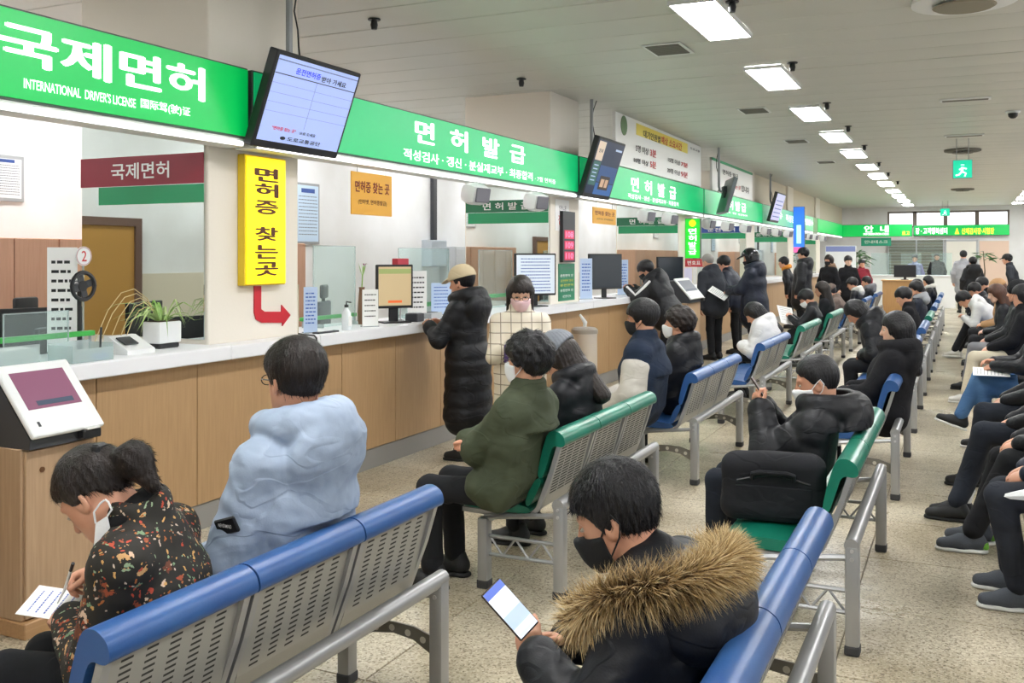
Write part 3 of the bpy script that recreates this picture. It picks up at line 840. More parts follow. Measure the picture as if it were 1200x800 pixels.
def hair_field(h, style, seed=0):
    long_ = style in ('long', 'pony', 'bob')
    lo = (-0.21 if style == 'pony' else -0.16, -0.14, -0.36 if style == 'long' else (-0.22 if style == 'bob' else -0.16)); hi = (0.145, 0.14, 0.185)
    s = SDF(lo, hi, h)
    zt, tt = {'short': ([-0.10, -0.05, 0.0, 0.04, 0.09, 0.13], [0.016, 0.012, 0.010, 0.015, 0.021, 0.022]), 'crop': ([-0.10, -0.05, 0.0, 0.05, 0.12], [0.014, 0.009, 0.007, 0.009, 0.014]),
              'thin': ([-0.09, 0.0, 0.05, 0.12], [0.003, 0.008, 0.010, 0.008]), 'full': ([-0.10, -0.03, 0.03, 0.09, 0.13], [0.018, 0.018, 0.024, 0.028, 0.026]),
              'long': ([-0.1, 0.1], [0.020, 0.016]), 'bob': ([-0.1, 0.1], [0.024, 0.020]), 'pony': ([-0.1, 0.1], [0.010, 0.014]), 'curly': ([-0.10, 0.0, 0.06, 0.12], [0.014, 0.026, 0.032, 0.03])}[style]
    sl, P = s.sub(s.lo, s.lo + s.h * (s.n - 1), 0)
    q = P - A3((-0.014, 0, 0.032)); r_ = A3((0.098, 0.079, 0.094))
    k0 = np.linalg.norm(q / r_, axis=-1); k1 = np.linalg.norm(q / (r_ * r_), axis=-1) + 1e-6
    s.d = (k0 * (k0 - 1) / k1 - np.interp(P[..., 2], zt, tt)).astype(np.float32)
    if style == 'long':
        for y in (-1, 1): s.cone((-0.03, 0.062 * y, 0.0), (-0.02, 0.078 * y, -0.30), 0.042, 0.025, 0.03)
        s.cone((-0.07, 0, 0.0), (-0.10, 0, -0.31), 0.062, 0.05, 0.04, flat=((0, 1, 0), 1.35))
    if style == 'bob':
        s.cone((-0.055, 0, 0.0), (-0.05, 0, -0.12), 0.075, 0.07, 0.04, flat=((0, 1, 0), 1.2))
    if style == 'pony':
        s.cone((-0.10, 0, 0.02), (-0.15, 0, -0.01), 0.035, 0.05, 0.02)
        s.cone((-0.15, 0, -0.01), (-0.15, 0.01, -0.10), 0.045, 0.02, 0.02)
    zl = {'short': ([-0.14, -0.055, -0.022, 0.010, 0.034, 0.062, 0.09, 0.13], [-0.095, -0.088, -0.020, -0.035, 0.028, 0.040, 0.055, 0.055]),
          'crop': ([-0.14, -0.055, -0.03, 0.010, 0.034, 0.062, 0.09, 0.13], [-0.085, -0.075, -0.01, -0.02, 0.03, 0.052, 0.072, 0.072]),
          'thin': ([-0.14, -0.055, -0.03, 0.010, 0.034, 0.062, 0.09, 0.13], [-0.06, -0.055, 0.01, 0.0, 0.04, 0.07, 0.09, 0.09]),
          'full': ([-0.14, -0.055, -0.022, 0.010, 0.04, 0.062, 0.09, 0.13], [-0.10, -0.085, -0.015, -0.03, 0.02, 0.030, 0.036, 0.036]),
          'curly': ([-0.14, -0.055, -0.022, 0.010, 0.04, 0.062, 0.09, 0.13], [-0.10, -0.09, -0.02, -0.03, 0.01, 0.03, 0.05, 0.05]),
          'pony': ([-0.2, -0.075, -0.03, 0.005, 0.034, 0.062, 0.09, 0.13], [-0.2, -0.05, 0.0, -0.01, 0.03, 0.055, 0.068, 0.068]),
          'bob': ([-0.2, -0.05, 0.01, 0.035, 0.048, 0.062, 0.09, 0.13], [-0.3, -0.3, -0.16, -0.12, 0.015, 0.03, 0.035, 0.035]),
          'long': ([-0.2, -0.05, 0.01, 0.035, 0.048, 0.062, 0.09, 0.13], [-0.5, -0.5, -0.40, -0.13, 0.015, 0.03, 0.040, 0.040])}[style]
    def fn(P, d):
        x, y, z = P[..., 0], P[..., 1], P[..., 2]
        ang = np.arctan2(y, x + 0.02)
        if style == 'curly': d = d + 0.010 * noise(P, 130, seed) + 0.005 * noise(P, 260, seed + 1)
        else:
            d = d + 0.0016 * np.sin(ang * 31 + 7 * noise(P, 30, seed)) * np.clip((0.13 - z) * 9, 0, 1) + 0.0045 * noise(P * A3((1, 1, 0.5)), 75, seed) * np.clip((z + 0.06) * 8, 0.1, 1) + 0.002 * noise(P, 260, seed + 1)
        low = np.interp(x + 0.012 * noise(P * A3((1, 1, 0.2)), 160, seed + 2), zl[0], zl[1]).astype(np.float32)
        low = low + 0.006 * np.sin(y * 210 + seed)
        d = smax(d, (low - z) * 0.8, 0.012)
        # hollow for the face
        return d
    s.apply(fn)
    return s
def mask_field(h):
    s = head_field(h, None, lo=(-0.02, -0.1, -0.15), hi=(0.15, 0.1, 0.04))
    def fn(P, d):
        x, y, z = P[..., 0], P[..., 1], P[..., 2]
        d = d - 0.008
        d = smin(d, np.linalg.norm((P - A3((0.062, 0, -0.045))) / A3((1.0, 0.86, 1.15)), axis=-1) - 0.062, 0.015)
        top = z - (-0.012 - 0.13 * np.abs(y)); bot = (-0.118 + 0.28 * np.abs(y)) - z; backp = (0.026 + 0.0 * z) - x
        return smax(smax(smax(d, top, 0.006), bot, 0.006), backp, 0.006)
    s.apply(fn)
    return s
def hand_field(h, pose):
    """hand frame: x along the fingers, z out of the back of the hand, thumb towards +y (left hand, palm down, is mirrored)"""
    s = SDF((-0.07, -0.07, -0.09), (0.21, 0.10, 0.06), h)
    s.cone((-0.06, 0, 0), (0.0, 0, 0), 0.024, 0.024, 0.02, flat=((0, 1, 0), 1.2))
    s.ell((0.045, 0.0, 0.0), (0.055, 0.042, 0.017), 0.02)
    s.cone((0.01, 0.02, -0.006), (0.04, 0.04, -0.012), 0.017, 0.014, 0.015)
    curl = {'relax': (18, 28, 18), 'hold': (42, 48, 30), 'fist': (75, 90, 60), 'flat': (4, 6, 4), 'pen': (48, 52, 20)}[pose]
    for i, (y, l, r) in enumerate(((0.030, 0.072, 0.0085), (0.010, 0.080, 0.009), (-0.011, 0.074, 0.0085), (-0.030, 0.058, 0.0075))):
        p = A3((0.082 - 0.006 * abs(i - 1), y, 0.0)); a = 0.0; sp = (y * 1.6)
        for q, fr in enumerate((0.44, 0.31, 0.25)):
            a += rad(curl[q] * (1 + 0.08 * i)); n = p + l * fr * A3((cos(a) * cos(sp), cos(a) * sin(sp), -sin(a)))
            s.cone(p, n, r * (1.08 - 0.1 * q), r * (1.0 - 0.12 * q), 0.004); p = n
    ta = {'relax': (0.5, 0.2), 'hold': (0.55, 0.75), 'fist': (0.2, 0.9), 'flat': (0.7, 0.1), 'pen': (0.25, 0.8)}[pose]
    p = A3((0.03, 0.036, -0.010)); n = p + 0.038 * A3((cos(ta[0]), sin(ta[0]) * cos(ta[1]), -sin(ta[1]) * 0.7)); s.cone(p, n, 0.0115, 0.010, 0.008)
    m = n + 0.030 * A3((cos(ta[0] * 0.5), sin(ta[0] * 0.3), -sin(ta[1]) * 0.5)); s.cone(n, m, 0.010, 0.0085, 0.005)
    return s
_cache = {}
def cached(key, fn):
    if key not in _cache: _cache[key] = fn()
    return _cache[key]
def shoe_parts(kind):
    def mk():
        s = SDF((-0.10, -0.06, -0.01), (0.21, 0.06, 0.15), 0.008)
        s.cone((-0.045, 0, 0.055), (0.05, 0, 0.052), 0.040, 0.042, 0.03)
        s.cone((0.05, 0, 0.045), (0.145, 0.004, 0.036), 0.042, 0.032, 0.03, flat=((0, 1, 0), 1.15))
        s.cone((-0.035, 0, 0.06), (-0.03, 0, 0.10), 0.038, 0.036, 0.02)
        s.apply(lambda P, d: smax(d, 0.014 - P[..., 2], 0.006))
        sole = SDF((-0.11, -0.06, -0.01), (0.21, 0.06, 0.05), 0.008)
        sole.cone((-0.048, 0, 0.012), (0.05, 0, 0.012), 0.044, 0.045, 0.02)
        sole.cone((0.05, 0, 0.012), (0.148, 0.004, 0.014), 0.045, 0.036, 0.02, flat=((0, 1, 0), 1.12))
        sole.apply(lambda P, d: smax(smax(d, 0.001 - P[..., 2], 0.004), P[..., 2] - 0.022, 0.004))
        return s.mesh(), sole.mesh()
    return cached(('shoe', kind), mk)

def strands(v, f, n, seed, length=0.026, width=0.0010, lift=0.16, crown=(-0.03, 0.0, 0.13), zmin=-1.0):
    """fine locks laid along a hair surface, combed away from the crown (head frame)"""
    R_ = np.random.RandomState(seed)
    fc = v[f].mean(1); nr = np.cross(v[f[:, 2]] - v[f[:, 0]], v[f[:, 3]] - v[f[:, 1]]); ar = np.linalg.norm(nr, axis=1) + 1e-9; nr = nr / ar[:, None]
    ok = ((fc[:, 2] > 0.055) | (fc[:, 0] < -0.01)) & ((nr * (fc - A3((-0.014, 0, 0.02)))).sum(1) > 0)
    ids = np.flatnonzero(ok)
    pick = ids[R_.choice(len(ids), n, p=ar[ids] / ar[ids].sum())]
    p = fc[pick] + nr[pick] * 0.0005; N_ = nr[pick]
    dirv = p - A3(crown); dirv = dirv - (dirv * N_).sum(1)[:, None] * N_; dirv /= np.linalg.norm(dirv, axis=1)[:, None] + 1e-6
    dirv = dirv + R_.normal(size=p.shape) * 0.2 + A3((0, 0, -0.15)); dirv = dirv - (dirv * N_).sum(1)[:, None] * N_; dirv /= np.linalg.norm(dirv, axis=1)[:, None] + 1e-6
    side = np.cross(N_, dirv); L_ = length * R_.uniform(0.5, 1.2, (n, 1)); lf = lift * R_.uniform(0.0, 1.0, (n, 1))
    V, F = [], []
    for t, w in ((0, 1.0), (0.5, 0.8), (1.0, 0.12)):
        c = p + dirv * L_ * t + N_ * L_ * (lf * t - 0.30 * lf * t * t)
        V += [c - side * width * w, c + side * width * w]
    V = np.stack(V, 1).reshape(-1, 3); b = np.arange(n)[:, None] * 6
    F = np.concatenate([b + A3([0, 1, 3, 2]).astype(int), b + A3([2, 3, 5, 4]).astype(int)])
    return V.astype(np.float32), F
# ============================================================ PEOPLE
def fabric(name, c, c2=None, rough=0.85, sc=30, st=0.10, sheen=0.0, fold=0.26, fs=5.0):
    """woven cloth: slight colour drift, creased folds and a fine weave as relief"""
    if name in MATS: return MATS[name]
    m, nt, b = _principled(name); L = nt.links
    b.inputs['Roughness'].default_value = rough; b.inputs['Specular IOR Level'].default_value = 0.3
    tc = N(nt, 'ShaderNodeTexCoord')
    nz = N(nt, 'ShaderNodeTexNoise', Scale=4.0, Detail=4.0); L.new(tc.outputs['Object'], nz.inputs['Vector'])
    r = ramp(nt, [(0.35, c), (0.65, c2 or c)]); L.new(nz.outputs['Fac'], r.inputs[0]); L.new(r.outputs[0], b.inputs['Base Color'])
    mp = N(nt, 'ShaderNodeMapping'); mp.inputs['Scale'].default_value = (1.0, 0.8, 1.7); mp.inputs['Rotation'].default_value = (0.4, 0.3, 0.0); L.new(tc.outputs['Object'], mp.inputs['Vector'])
    f1 = N(nt, 'ShaderNodeTexNoise', Scale=fs, Detail=1.6, Distortion=0.6, Roughness=0.45); L.new(mp.outputs[0], f1.inputs['Vector'])
    rg = ramp(nt, [(0.30, (0, 0, 0, 1)), (0.47, (0.75, 0.75, 0.75, 1)), (0.50, (0.35, 0.35, 0.35, 1)), (0.70, (1, 1, 1, 1))]); L.new(f1.outputs['Fac'], rg.inputs[0])
    b1 = N(nt, 'ShaderNodeBump', Strength=fold, Distance=0.02); L.new(rg.outputs[0], b1.inputs['Height'])
    f2 = N(nt, 'ShaderNodeTexNoise', Scale=sc * 6, Detail=2.0); L.new(tc.outputs['Object'], f2.inputs['Vector'])
    b2 = N(nt, 'ShaderNodeBump', Strength=st, Distance=0.004); L.new(f2.outputs['Fac'], b2.inputs['Height']); L.new(b1.outputs[0], b2.inputs['Normal']); L.new(b2.outputs[0], b.inputs['Normal'])
    MATS[name] = m
    return m
skin_m = M('skin', '#d9a488', 0.5, var=(9, '#cf9478'), bump=(300, 0.03))
skin_p = M('skin_pale', '#e6bda4', 0.5, var=(9, '#dcae94'), bump=(300, 0.03))
eye_w, eye_d = M('eye_white', '#b3a79d', 0.3), M('eye_iris', '#1c1310', 0.2)
hair_k = M('hair_black', '#131215', 0.42, var=(30, '#1b1a1e'), bump=(160, 0.5), stretch=(1, 1, 0.25), spec=0.4)
hair_b = M('hair_dark_brown', '#1e1816', 0.42, var=(30, '#2a211e'), bump=(160, 0.5), stretch=(1, 1, 0.25), spec=0.4)
hair_r = M('hair_brown', '#4a3026', 0.45, var=(30, '#5a3a2c'), bump=(160, 0.5), stretch=(1, 1, 0.25), spec=0.4)
mask_w = M('mask_white', '#eceef0', 0.8, bump=(120, 0.1)); mask_k = M('mask_black', '#1b1c1f', 0.8, bump=(120, 0.1)); mask_p = M('mask_pink', '#e9c6cc', 0.8)
knit_k = fabric('black_trousers', '#17181b', '#1e1f23'); navy_t = fabric('navy_trousers', '#1c2028', '#252a34')
jean = fabric('blue_denim', '#3f628c', '#52779f', sc=260, st=0.3); cream_t = fabric('cream_trousers', '#cfc5ae'); grey_t = fabric('grey_trousers', '#8a8a8e', '#77777c')
puff_k = fabric('black_nylon', '#15161a', '#1c1d22', 0.5, 30, 0.12); puff_n = fabric('navy_nylon', '#1b1f2b', '#232838', 0.5, 30, 0.12)
wool_k = fabric('black_wool', '#18181b', '#202024', 0.95, 200, 0.3)
puff_lb = fabric('light_blue_nylon', '#97a7bd', '#a3b2c7', 0.55, 30, 0.08); olive = fabric('olive_cotton', '#3f4634', '#474e3b', 0.8, 40, 0.12)
puff_w = fabric('white_nylon', '#d9d9d8', '#cfcfd0', 0.55, 30, 0.08)
shoe_k = M('black_shoe', '#1a1b1d', 0.6, bump=(200, 0.2)); shoe_g = M('grey_mesh_shoe', '#4a4f57', 0.75, bump=(260, 0.4)); shoe_w = M('pale_shoe', '#c9c6be', 0.7)
sole_k = M('black_sole', '#222222', 0.8); sole_w = M('white_sole', '#dcdcd8', 0.7)
def ik(S, T, l1, l2, pole):
    S, T = Vector(S), Vector(T); d = T - S; L = min(d.length, (l1 + l2) * 0.995); d.normalize()
    a = (l1 * l1 - l2 * l2 + L * L) / (2 * L); hgt = math.sqrt(max(l1 * l1 - a * a, 1e-6))
    p = Vector(pole); p = (p - d * p.dot(d)).normalized()
    return S + d * a + p * hgt, S + d * L
def head_matrix(c, pitch, yaw, roll=0):
    return Matrix.Translation(c) @ Matrix.Rotation(rad(yaw), 4, 'Z') @ Matrix.Rotation(rad(pitch), 4, 'Y') @ Matrix.Rotation(rad(roll), 4, 'X')
NPEOPLE = [0]
def person(label, group=None, X=0.0, Y=None, headpx=None, yaw=180.0, pose='sit', lean=-4, slean=0, neck=10, hp=5, hy=0, hr=0, scale=1.0, hipz=None,
           R=None, L=None, legs=None, jacket='plain', jm=None, bulk=1.0, hood=None, collar=True, tm=None, hair='short', hm=None, mask=None, hat=None,
           fit=True, yfix=False, ymax=None, strand=0, over=0.81, clip=True, glasses=False, shoe=None, sole=None, res=0.014, quilt=None, skin=None, hem=0.0, wr=0.004, hres=None, shoes=True, ears=False):
    sit = pose == 'sit'; k = scale; seed = NPEOPLE[0]; NPEOPLE[0] += 1
    jm = jm or puff_k; tm = tm or knit_k; hm = hm or hair_k; skin = skin or skin_m; shoe = shoe or shoe_k; sole = sole or sole_k
    hres = hres or max(0.006, res * 0.5)
    hip = Vector((0, 0, hipz or (0.53 if sit else 0.91 * k)))
    ca, sa = cos(rad(yaw)), sin(rad(yaw))
    for it in range(6 if (headpx is not None and fit) else 1):
        u = Vector((sin(rad(lean)), sin(rad(slean)), cos(rad(lean)))).normalized()
        sp = 0.53 * k
        chest, shc, nb = hip + u * sp * 0.58, hip + u * sp * 0.86, hip + u * sp
        la = rad(lean + neck); hc = nb + Vector((sin(la), 0, cos(la))) * 0.145 * k ** 0.5
        if headpx is None: break
        if Y is not None and yfix: P = onY(headpx[0], headpx[1], Y + (hc.x * sa + hc.y * ca)); X = P.x - (hc.x * ca - hc.y * sa)
        else: P = onX(headpx[0], headpx[1], X + hc.x * ca - hc.y * sa)
        zr = hip.z if sit else 0.0
        k = min(1.12, max(0.80 if sit else 0.86, k * (P.z - zr) / (hc.z - zr)))
        if not sit: hip = Vector((0, 0, 0.91 * k))
    HM = head_matrix(hc, hp, hy, hr)
    side = Vector((0, 1, 0))
    kw = max(k, 0.96)
    shL, shR = shc + side * 0.165 * kw - u * 0.022, shc - side * 0.165 * kw - u * 0.022
    fwd = Vector((1, 0, 0))
    if L is None: L = dict(t=(0.30, 0.08, 0.62) if sit else (0.06, 0.26, 0.84 * k))
    if R is None: R = dict(t=(0.30, -0.08, 0.62) if sit else (0.06, -0.26, 0.84 * k))
    arms = {}
    for nm, S, dct, sg in (('L', shL, L, 1), ('R', shR, R, -1)):
        pole = dct.get('pole', (-0.4, 0.7 * sg, -0.8))
        e, w = ik(S, dct['t'], 0.285 * kw, 0.25 * kw, pole)
        arms[nm] = (S, e, w, dct, sg)
    if legs is None:
        legs = [((0.44 * k, 0.11, 0.50), (0.42 * k, 0.12, 0.10), 5), ((0.44 * k, -0.11, 0.50), (0.42 * k, -0.12, 0.10), -5)] if sit else \
               [((0.02, 0.09, 0.49 * k), (-0.02, 0.10, 0.10), 8), ((0.03, -0.09, 0.49 * k), (0.02, -0.10, 0.10), -8)]
    hips = [hip + side * 0.085, hip - side * 0.085]
    # ---- place in the hall
    if headpx is not None:
        if not yfix: Y = P.y - (hc.x * sa + hc.y * ca)
        if ymax is not None: Y = min(Y, ymax)
    W = Matrix.Translation((X, Y, 0)) @ Matrix.Rotation(rad(yaw), 4, 'Z')
    def seat_clip(P, d):
        if not (sit and clip): return d
        x, z = P[..., 0], P[..., 2]
        bx = np.interp(z, [0.40, 0.45, 0.58, over, over + 0.03, 3], [-0.03, -0.03, -0.105, -0.135, -0.6, -0.6]).astype(np.float32)   # backrest
        d = smax(d, bx - x, 0.03)
        sz = np.where((x < 0.30) & (x > -0.2), 0.437, -1).astype(np.float32)      # seat
        return smax(d, sz - z, 0.03)
    # ---- body: one mesh
    parts = []
    bh = 0.024 if res < 0.013 else 0.034
    pts = [hip, nb] + [q for a in arms.values() for q in a[:3]] + [Vector(q) for l in legs for q in l[:2]]
    lo = [min(p[i] for p in pts) - 0.16 for i in range(3)]; hi = [max(p[i] for p in pts) + 0.16 for i in range(3)]
    b = SDF(lo, hi, bh)
    b.cone(hip, chest, 0.08, 0.09, 0.03, flat=(side, 1.2)); b.cone(chest, nb, 0.085, 0.05, 0.03, flat=(side, 1.1)); b.cone(shL, shR, 0.04, 0.04, 0.03)
    for S, e, w, dct, sg in arms.values(): b.cone(S, e, 0.036, 0.032, 0.02); b.cone(e, w, 0.032, 0.028, 0.02)
    for hpt, (kn, an, _) in zip(hips, legs): b.cone(hpt, kn, 0.050, 0.038, 0.02); b.cone(kn, an, 0.038, 0.032, 0.02)
    b.apply(seat_clip)
    v, f = b.mesh(); parts.append((v, f, 0))
    nk = HM.inverted() @ (nb - u * 0.03)
    v, f = head_field(hres, nk, lo=(-0.15, -0.115, min(-0.16, nk.z - 0.06)), hi=(0.14, 0.115, 0.15)).mesh(); parts.append((xf(HM, v), f, 0))
    hands = {}
    for nm, (S, e, w, dct, sg) in arms.items():
        x = Vector(dct['dir']).normalized() if 'dir' in dct else (w - e).normalized()
        z = Vector(dct.get('up', (0.2, 0.5 * sg, 0.9))); z = (z - x * z.dot(x)).normalized(); y = z.cross(x)
        hm_ = Matrix(((x.x, y.x, z.x, w.x), (x.y, y.y, z.y, w.y), (x.z, y.z, z.z, w.z), (0, 0, 0, 1)))
        hh = max(0.0055, hres * 0.9)
        v, f = cached(('hand', dct.get('pose', 'relax'), hh), lambda: hand_field(hh, dct.get('pose', 'relax')).mesh())
        if sg > 0: v = v * A3((1, -1, 1)); f = f[:, ::-1]
        parts.append((xf(hm_, v * 0.96 * k ** 0.5), f, 0)); hands[nm] = W @ hm_
    V, F, I = join(parts)
    ev, ef, em = EYES
    F = np.concatenate([F, ef + len(V)]); I = np.concatenate([I, em]); V = np.concatenate([V, xf(HM, ev)])
    body = link('person', np_mesh('person', V, F, True, I), [skin, eye_w, eye_d]); body.matrix_world = W
    tag(body, label, 'person', group)
    def child(name, vf, mat, lab=None):
        o = link(name, np_mesh(name, *vf), mat, body)
        if lab: o['label'] = lab
        return o
    # ---- jacket
    B = bulk * 1.06; q = quilt
    pts = [hip + Vector((0, 0, -hem)), nb] + [z_ for a in arms.values() for z_ in a[:3]]
    lo = [min(p[i] for p in pts) - 0.25 for i in range(3)]; hi = [max(p[i] for p in pts) + 0.25 for i in range(3)]
    s = SDF(lo, hi, res)
    lowp = hip + Vector((0.0, 0, -0.02))
    s.cone(lowp, chest, 0.122 * B * kw, 0.125 * B * kw, 0.03, flat=(side, 1.38), quilt=q)
    s.cone(chest, shc, 0.125 * B * kw, 0.088 * B * kw, 0.03, flat=(side, 1.42), quilt=q)
    s.cone(shL, shR, 0.066 * B, 0.066 * B, 0.04)
    s.cone(shc, nb, 0.078, 0.060, 0.05)
    if sit: s.ell(hip + Vector((0.06, 0, 0.05)), (0.13 * B, 0.185 * B, 0.11), 0.05)
    if hem > 0.06:
        if sit:
            for hpt, (kn, an, _) in zip(hips, legs): s.cone(hpt, Vector(hpt).lerp(Vector(kn), min(1, hem)), 0.115 * B, 0.10 * B, 0.05, quilt=q)
        else: s.cone(hip, hip + Vector((0, 0, -hem)), 0.140 * B, 0.158 * B, 0.06, flat=(side, 1.28), quilt=q)
    elif not sit: s.cone(hip, hip + Vector((0, 0, -0.07)), 0.14 * B, 0.14 * B, 0.05, flat=(side, 1.28))
    wm = {}
    for nm, (S, e, w, dct, sg) in arms.items():
        s.cone(S, e, 0.066 * B * kw, 0.056 * B * kw, 0.03, quilt=q); s.cone(e, e.lerp(w, 0.97), 0.058 * B * kw, 0.044 * B, 0.03, quilt=q)
    un = np.array(u, np.float32)
    if collar and not hood: s.torus(nb + u * 0.022, u, 0.064, 0.021, 0.012, 2.1)
    if hood:
        g_ = {'down': 1.0, 'big': 1.25, 'huge': 1.42}[hood]
        bk = Vector((-cos(rad(lean)), 0, sin(rad(lean)))); rim = []
        for q_ in range(17):                                   # thick hood edge lying round the neck, higher behind
            a_ = -2.75 + 5.5 * q_ / 16; c_ = cos(a_)
            rim.append((nb + u * (0.018 + 0.016 * c_) + bk * (0.082 * g_ * c_ + 0.012) + side * (0.100 * g_ * sin(a_)), (0.036 + 0.016 * (c_ + 1) / 2) * g_))
        s.ell(nb + bk * 0.098 * g_ - u * 0.075, (0.058 * g_, 0.148 * g_, 0.112 * g_), 0.028, R=Matrix.Rotation(rad(lean - 10), 3, 'Y'))
        for q_ in range(16): s.cone(rim[q_][0], rim[q_ + 1][0], rim[q_][1], rim[q_ + 1][1], 0.014)
        s.ell(nb + u * 0.06 + bk * 0.005, (0.070 * g_, 0.082 * g_, 0.07), 0.010, op='d')
    def wrinkle(P, d):
        n1 = noise(P * A3((0.8, 0.9, 2.0)), 24, seed); n2 = noise(P * A3((1.7, 0.9, 1.1)), 42, seed + 1); n3 = noise(P * A3((0.9, 1.5, 1.6)), 85, seed + 2)
        d = d + wr * 0.8 * n1 - wr * 1.5 * (0.35 - np.abs(n2)) - wr * 0.8 * (0.35 - np.abs(n3))
        return seat_clip(P, d)
    s.apply(wrinkle)
    jk = child('jacket' if jacket != 'coat' else 'coat', s.mesh(), jm)
    # ---- trousers, shoes
    pts = [hip] + [Vector(z_) for l in legs for z_ in l[:2]]
    lo = [min(p[i] for p in pts) - 0.2 for i in range(3)]; hi = [max(p[i] for p in pts) + 0.2 for i in range(3)]
    s = SDF(lo, hi, max(res, 0.013))
    s.ell(hip, (0.125, 0.175, 0.11), 0.04)
    for hpt, (kn, an, _) in zip(hips, legs):
        kn, an = Vector(kn), Vector(an)
        s.cone(hpt, kn, 0.092 * k, 0.066 * k, 0.03); s.cone(kn, kn.lerp(an, 0.94), 0.066 * k, 0.055, 0.02)
    s.apply(lambda P, d: seat_clip(P, d + 0.003 * noise(P, 40, seed) - 0.004 * (0.3 - np.abs(noise(P * A3((1, 1, 1.6)), 34, seed + 1)))))
    child('trousers', s.mesh(), tm)
    if shoes:
        up_, so_ = shoe_parts('sneaker')
        for kn, an, fy in legs:
            kn, an = Vector(kn), Vector(an); dz = an.z - 0.10
            tl = 0
            if dz > 0.03:
                sd_ = (an - kn).normalized(); tl = math.atan2(max(-0.9, min(0.9, -sd_.x)), -sd_.z) * -1
                tl = -math.atan2(sd_.x, -sd_.z)
            mt = Matrix.Translation(an + Vector((0, 0, -0.10))) if dz <= 0.03 else Matrix.Translation(an) @ Matrix.Rotation(tl * 0.8, 4, 'Y') @ Matrix.Translation((0, 0, -0.10))
            mt = mt @ Matrix.Rotation(rad(fy), 4, 'Z')
            so = link('shoe', cached(('shoeme', shoe.name), lambda: np_mesh('shoe', *up_)), shoe, body); so.matrix_local = mt
            link('sole', cached(('soleme', sole.name), lambda: np_mesh('sole', *so_)), sole, so)
    # ---- hair, mask, hat
    def on_head(name, vf, mat, lab=None):
        v, f = vf; o = child(name, (xf(HM, v), f), mat, lab); return o
    if hair:
        hv, hf = cached(('hair', hair, hres, seed % 3 if hres < 0.008 else 0), lambda: hair_field(hres, hair, seed % 3).mesh())
        if strand:
            sv, sf = strands(hv, hf, strand, seed); hf = np.concatenate([hf, sf + len(hv)]); hv = np.concatenate([hv, sv])
        on_head('hair', (hv, hf), hm)
    if mask is not None:
        mo = on_head('face_mask', cached(('mask', hres), lambda: mask_field(min(hres, 0.008)).mesh()), mask)
        if res < 0.0125:
            for y in (-1, 1):
                pp = [(0.040, 0.066 * y, -0.032), (0.005, 0.083 * y, 0.002), (-0.022, 0.092 * y, 0.022), (-0.034, 0.090 * y, -0.005), (-0.018, 0.086 * y, -0.035), (0.03, 0.070 * y, -0.078)]
                g = G().tube([HM @ Vector(p) for p in pp], 0.0022, 6); g.build('ear_loop', mask, mo, True)
    if glasses:
        g = G()
        for y in (-1, 1):
            g.tube([HM @ Vector((0.108, 0.031 * y + 0.024 * cos(a), 0.002 + 0.017 * sin(a))) for a in np.linspace(0, 2 * pi, 12, endpoint=False)], 0.0018, 5, closed=True)
            g.tube([HM @ Vector(p) for p in ((0.107, 0.055 * y, 0.006), (0.06, 0.078 * y, 0.008), (-0.012, 0.086 * y, 0.006))], 0.002, 5)
        g.tube([HM @ Vector((0.108, -0.008, 0.006)), HM @ Vector((0.108, 0.008, 0.006))], 0.0018, 5)
        tag(g.build('glasses', M('black_acetate', '#16161a', 0.3), body), kind=None)
    if hat:
        kind, hmat = hat
        s = SDF((-0.16, -0.14, -0.16), (0.22, 0.14, 0.2), hres)
        if kind in ('cap', 'hoodup'):
            s.ell((-0.014, 0, 0.045), (0.122, 0.102, 0.108), 0)
            s.apply(lambda P, d: smax(d, 0.030 - P[..., 2] - 0.1 * P[..., 0], 0.006))
            s.cone((0.095, 0, 0.045), (0.165, 0, 0.020), 0.012, 0.008, 0.01, flat=((0, 1, 0), 6.0))
        elif kind == 'beanie':
            s.ell((-0.020, 0, 0.05), (0.125, 0.108, 0.115), 0)
            s.apply(lambda P, d: smax(d + 0.003 * np.sin(np.arctan2(P[..., 1], P[..., 0] + 0.02) * 34), 0.012 - P[..., 2] - 0.35 * P[..., 0], 0.008))
        elif kind == 'helmet':
            s.ell((-0.01, 0, 0.035), (0.142, 0.125, 0.135), 0)
            s.ell((0.0, 0, -0.05), (0.12, 0.115, 0.08), 0.04)
            s.apply(lambda P, d: smax(d, -smax(0.045 - P[..., 0], np.maximum(P[..., 2] - 0.06, -0.16 - P[..., 2]), 0.01), 0.006))
            s.cone((0.105, 0, 0.075), (0.19, 0, 0.055), 0.014, 0.01, 0.01, flat=((0, 1, 0), 5.5))
        elif kind == 'hoodon':
            s.ell((-0.03, 0, 0.02), (0.135, 0.12, 0.135), 0); s.cone((-0.04, 0, -0.05), (-0.05, 0, -0.15), 0.10, 0.11, 0.04)
            s.apply(lambda P, d: smax(d, -smax(0.045 - P[..., 0], P[..., 2] - 0.085, 0.01), 0.01))
        on_head({'cap': 'cap', 'beanie': 'beanie', 'helmet': 'helmet', 'hoodon': 'hood'}[kind], s.mesh(), hmat)
    return dict(o=body, W=W, HM=W @ HM, H=HM, hands=hands, hip=hip, nb=nb, u=u, chest=chest, shc=shc, arms=arms)
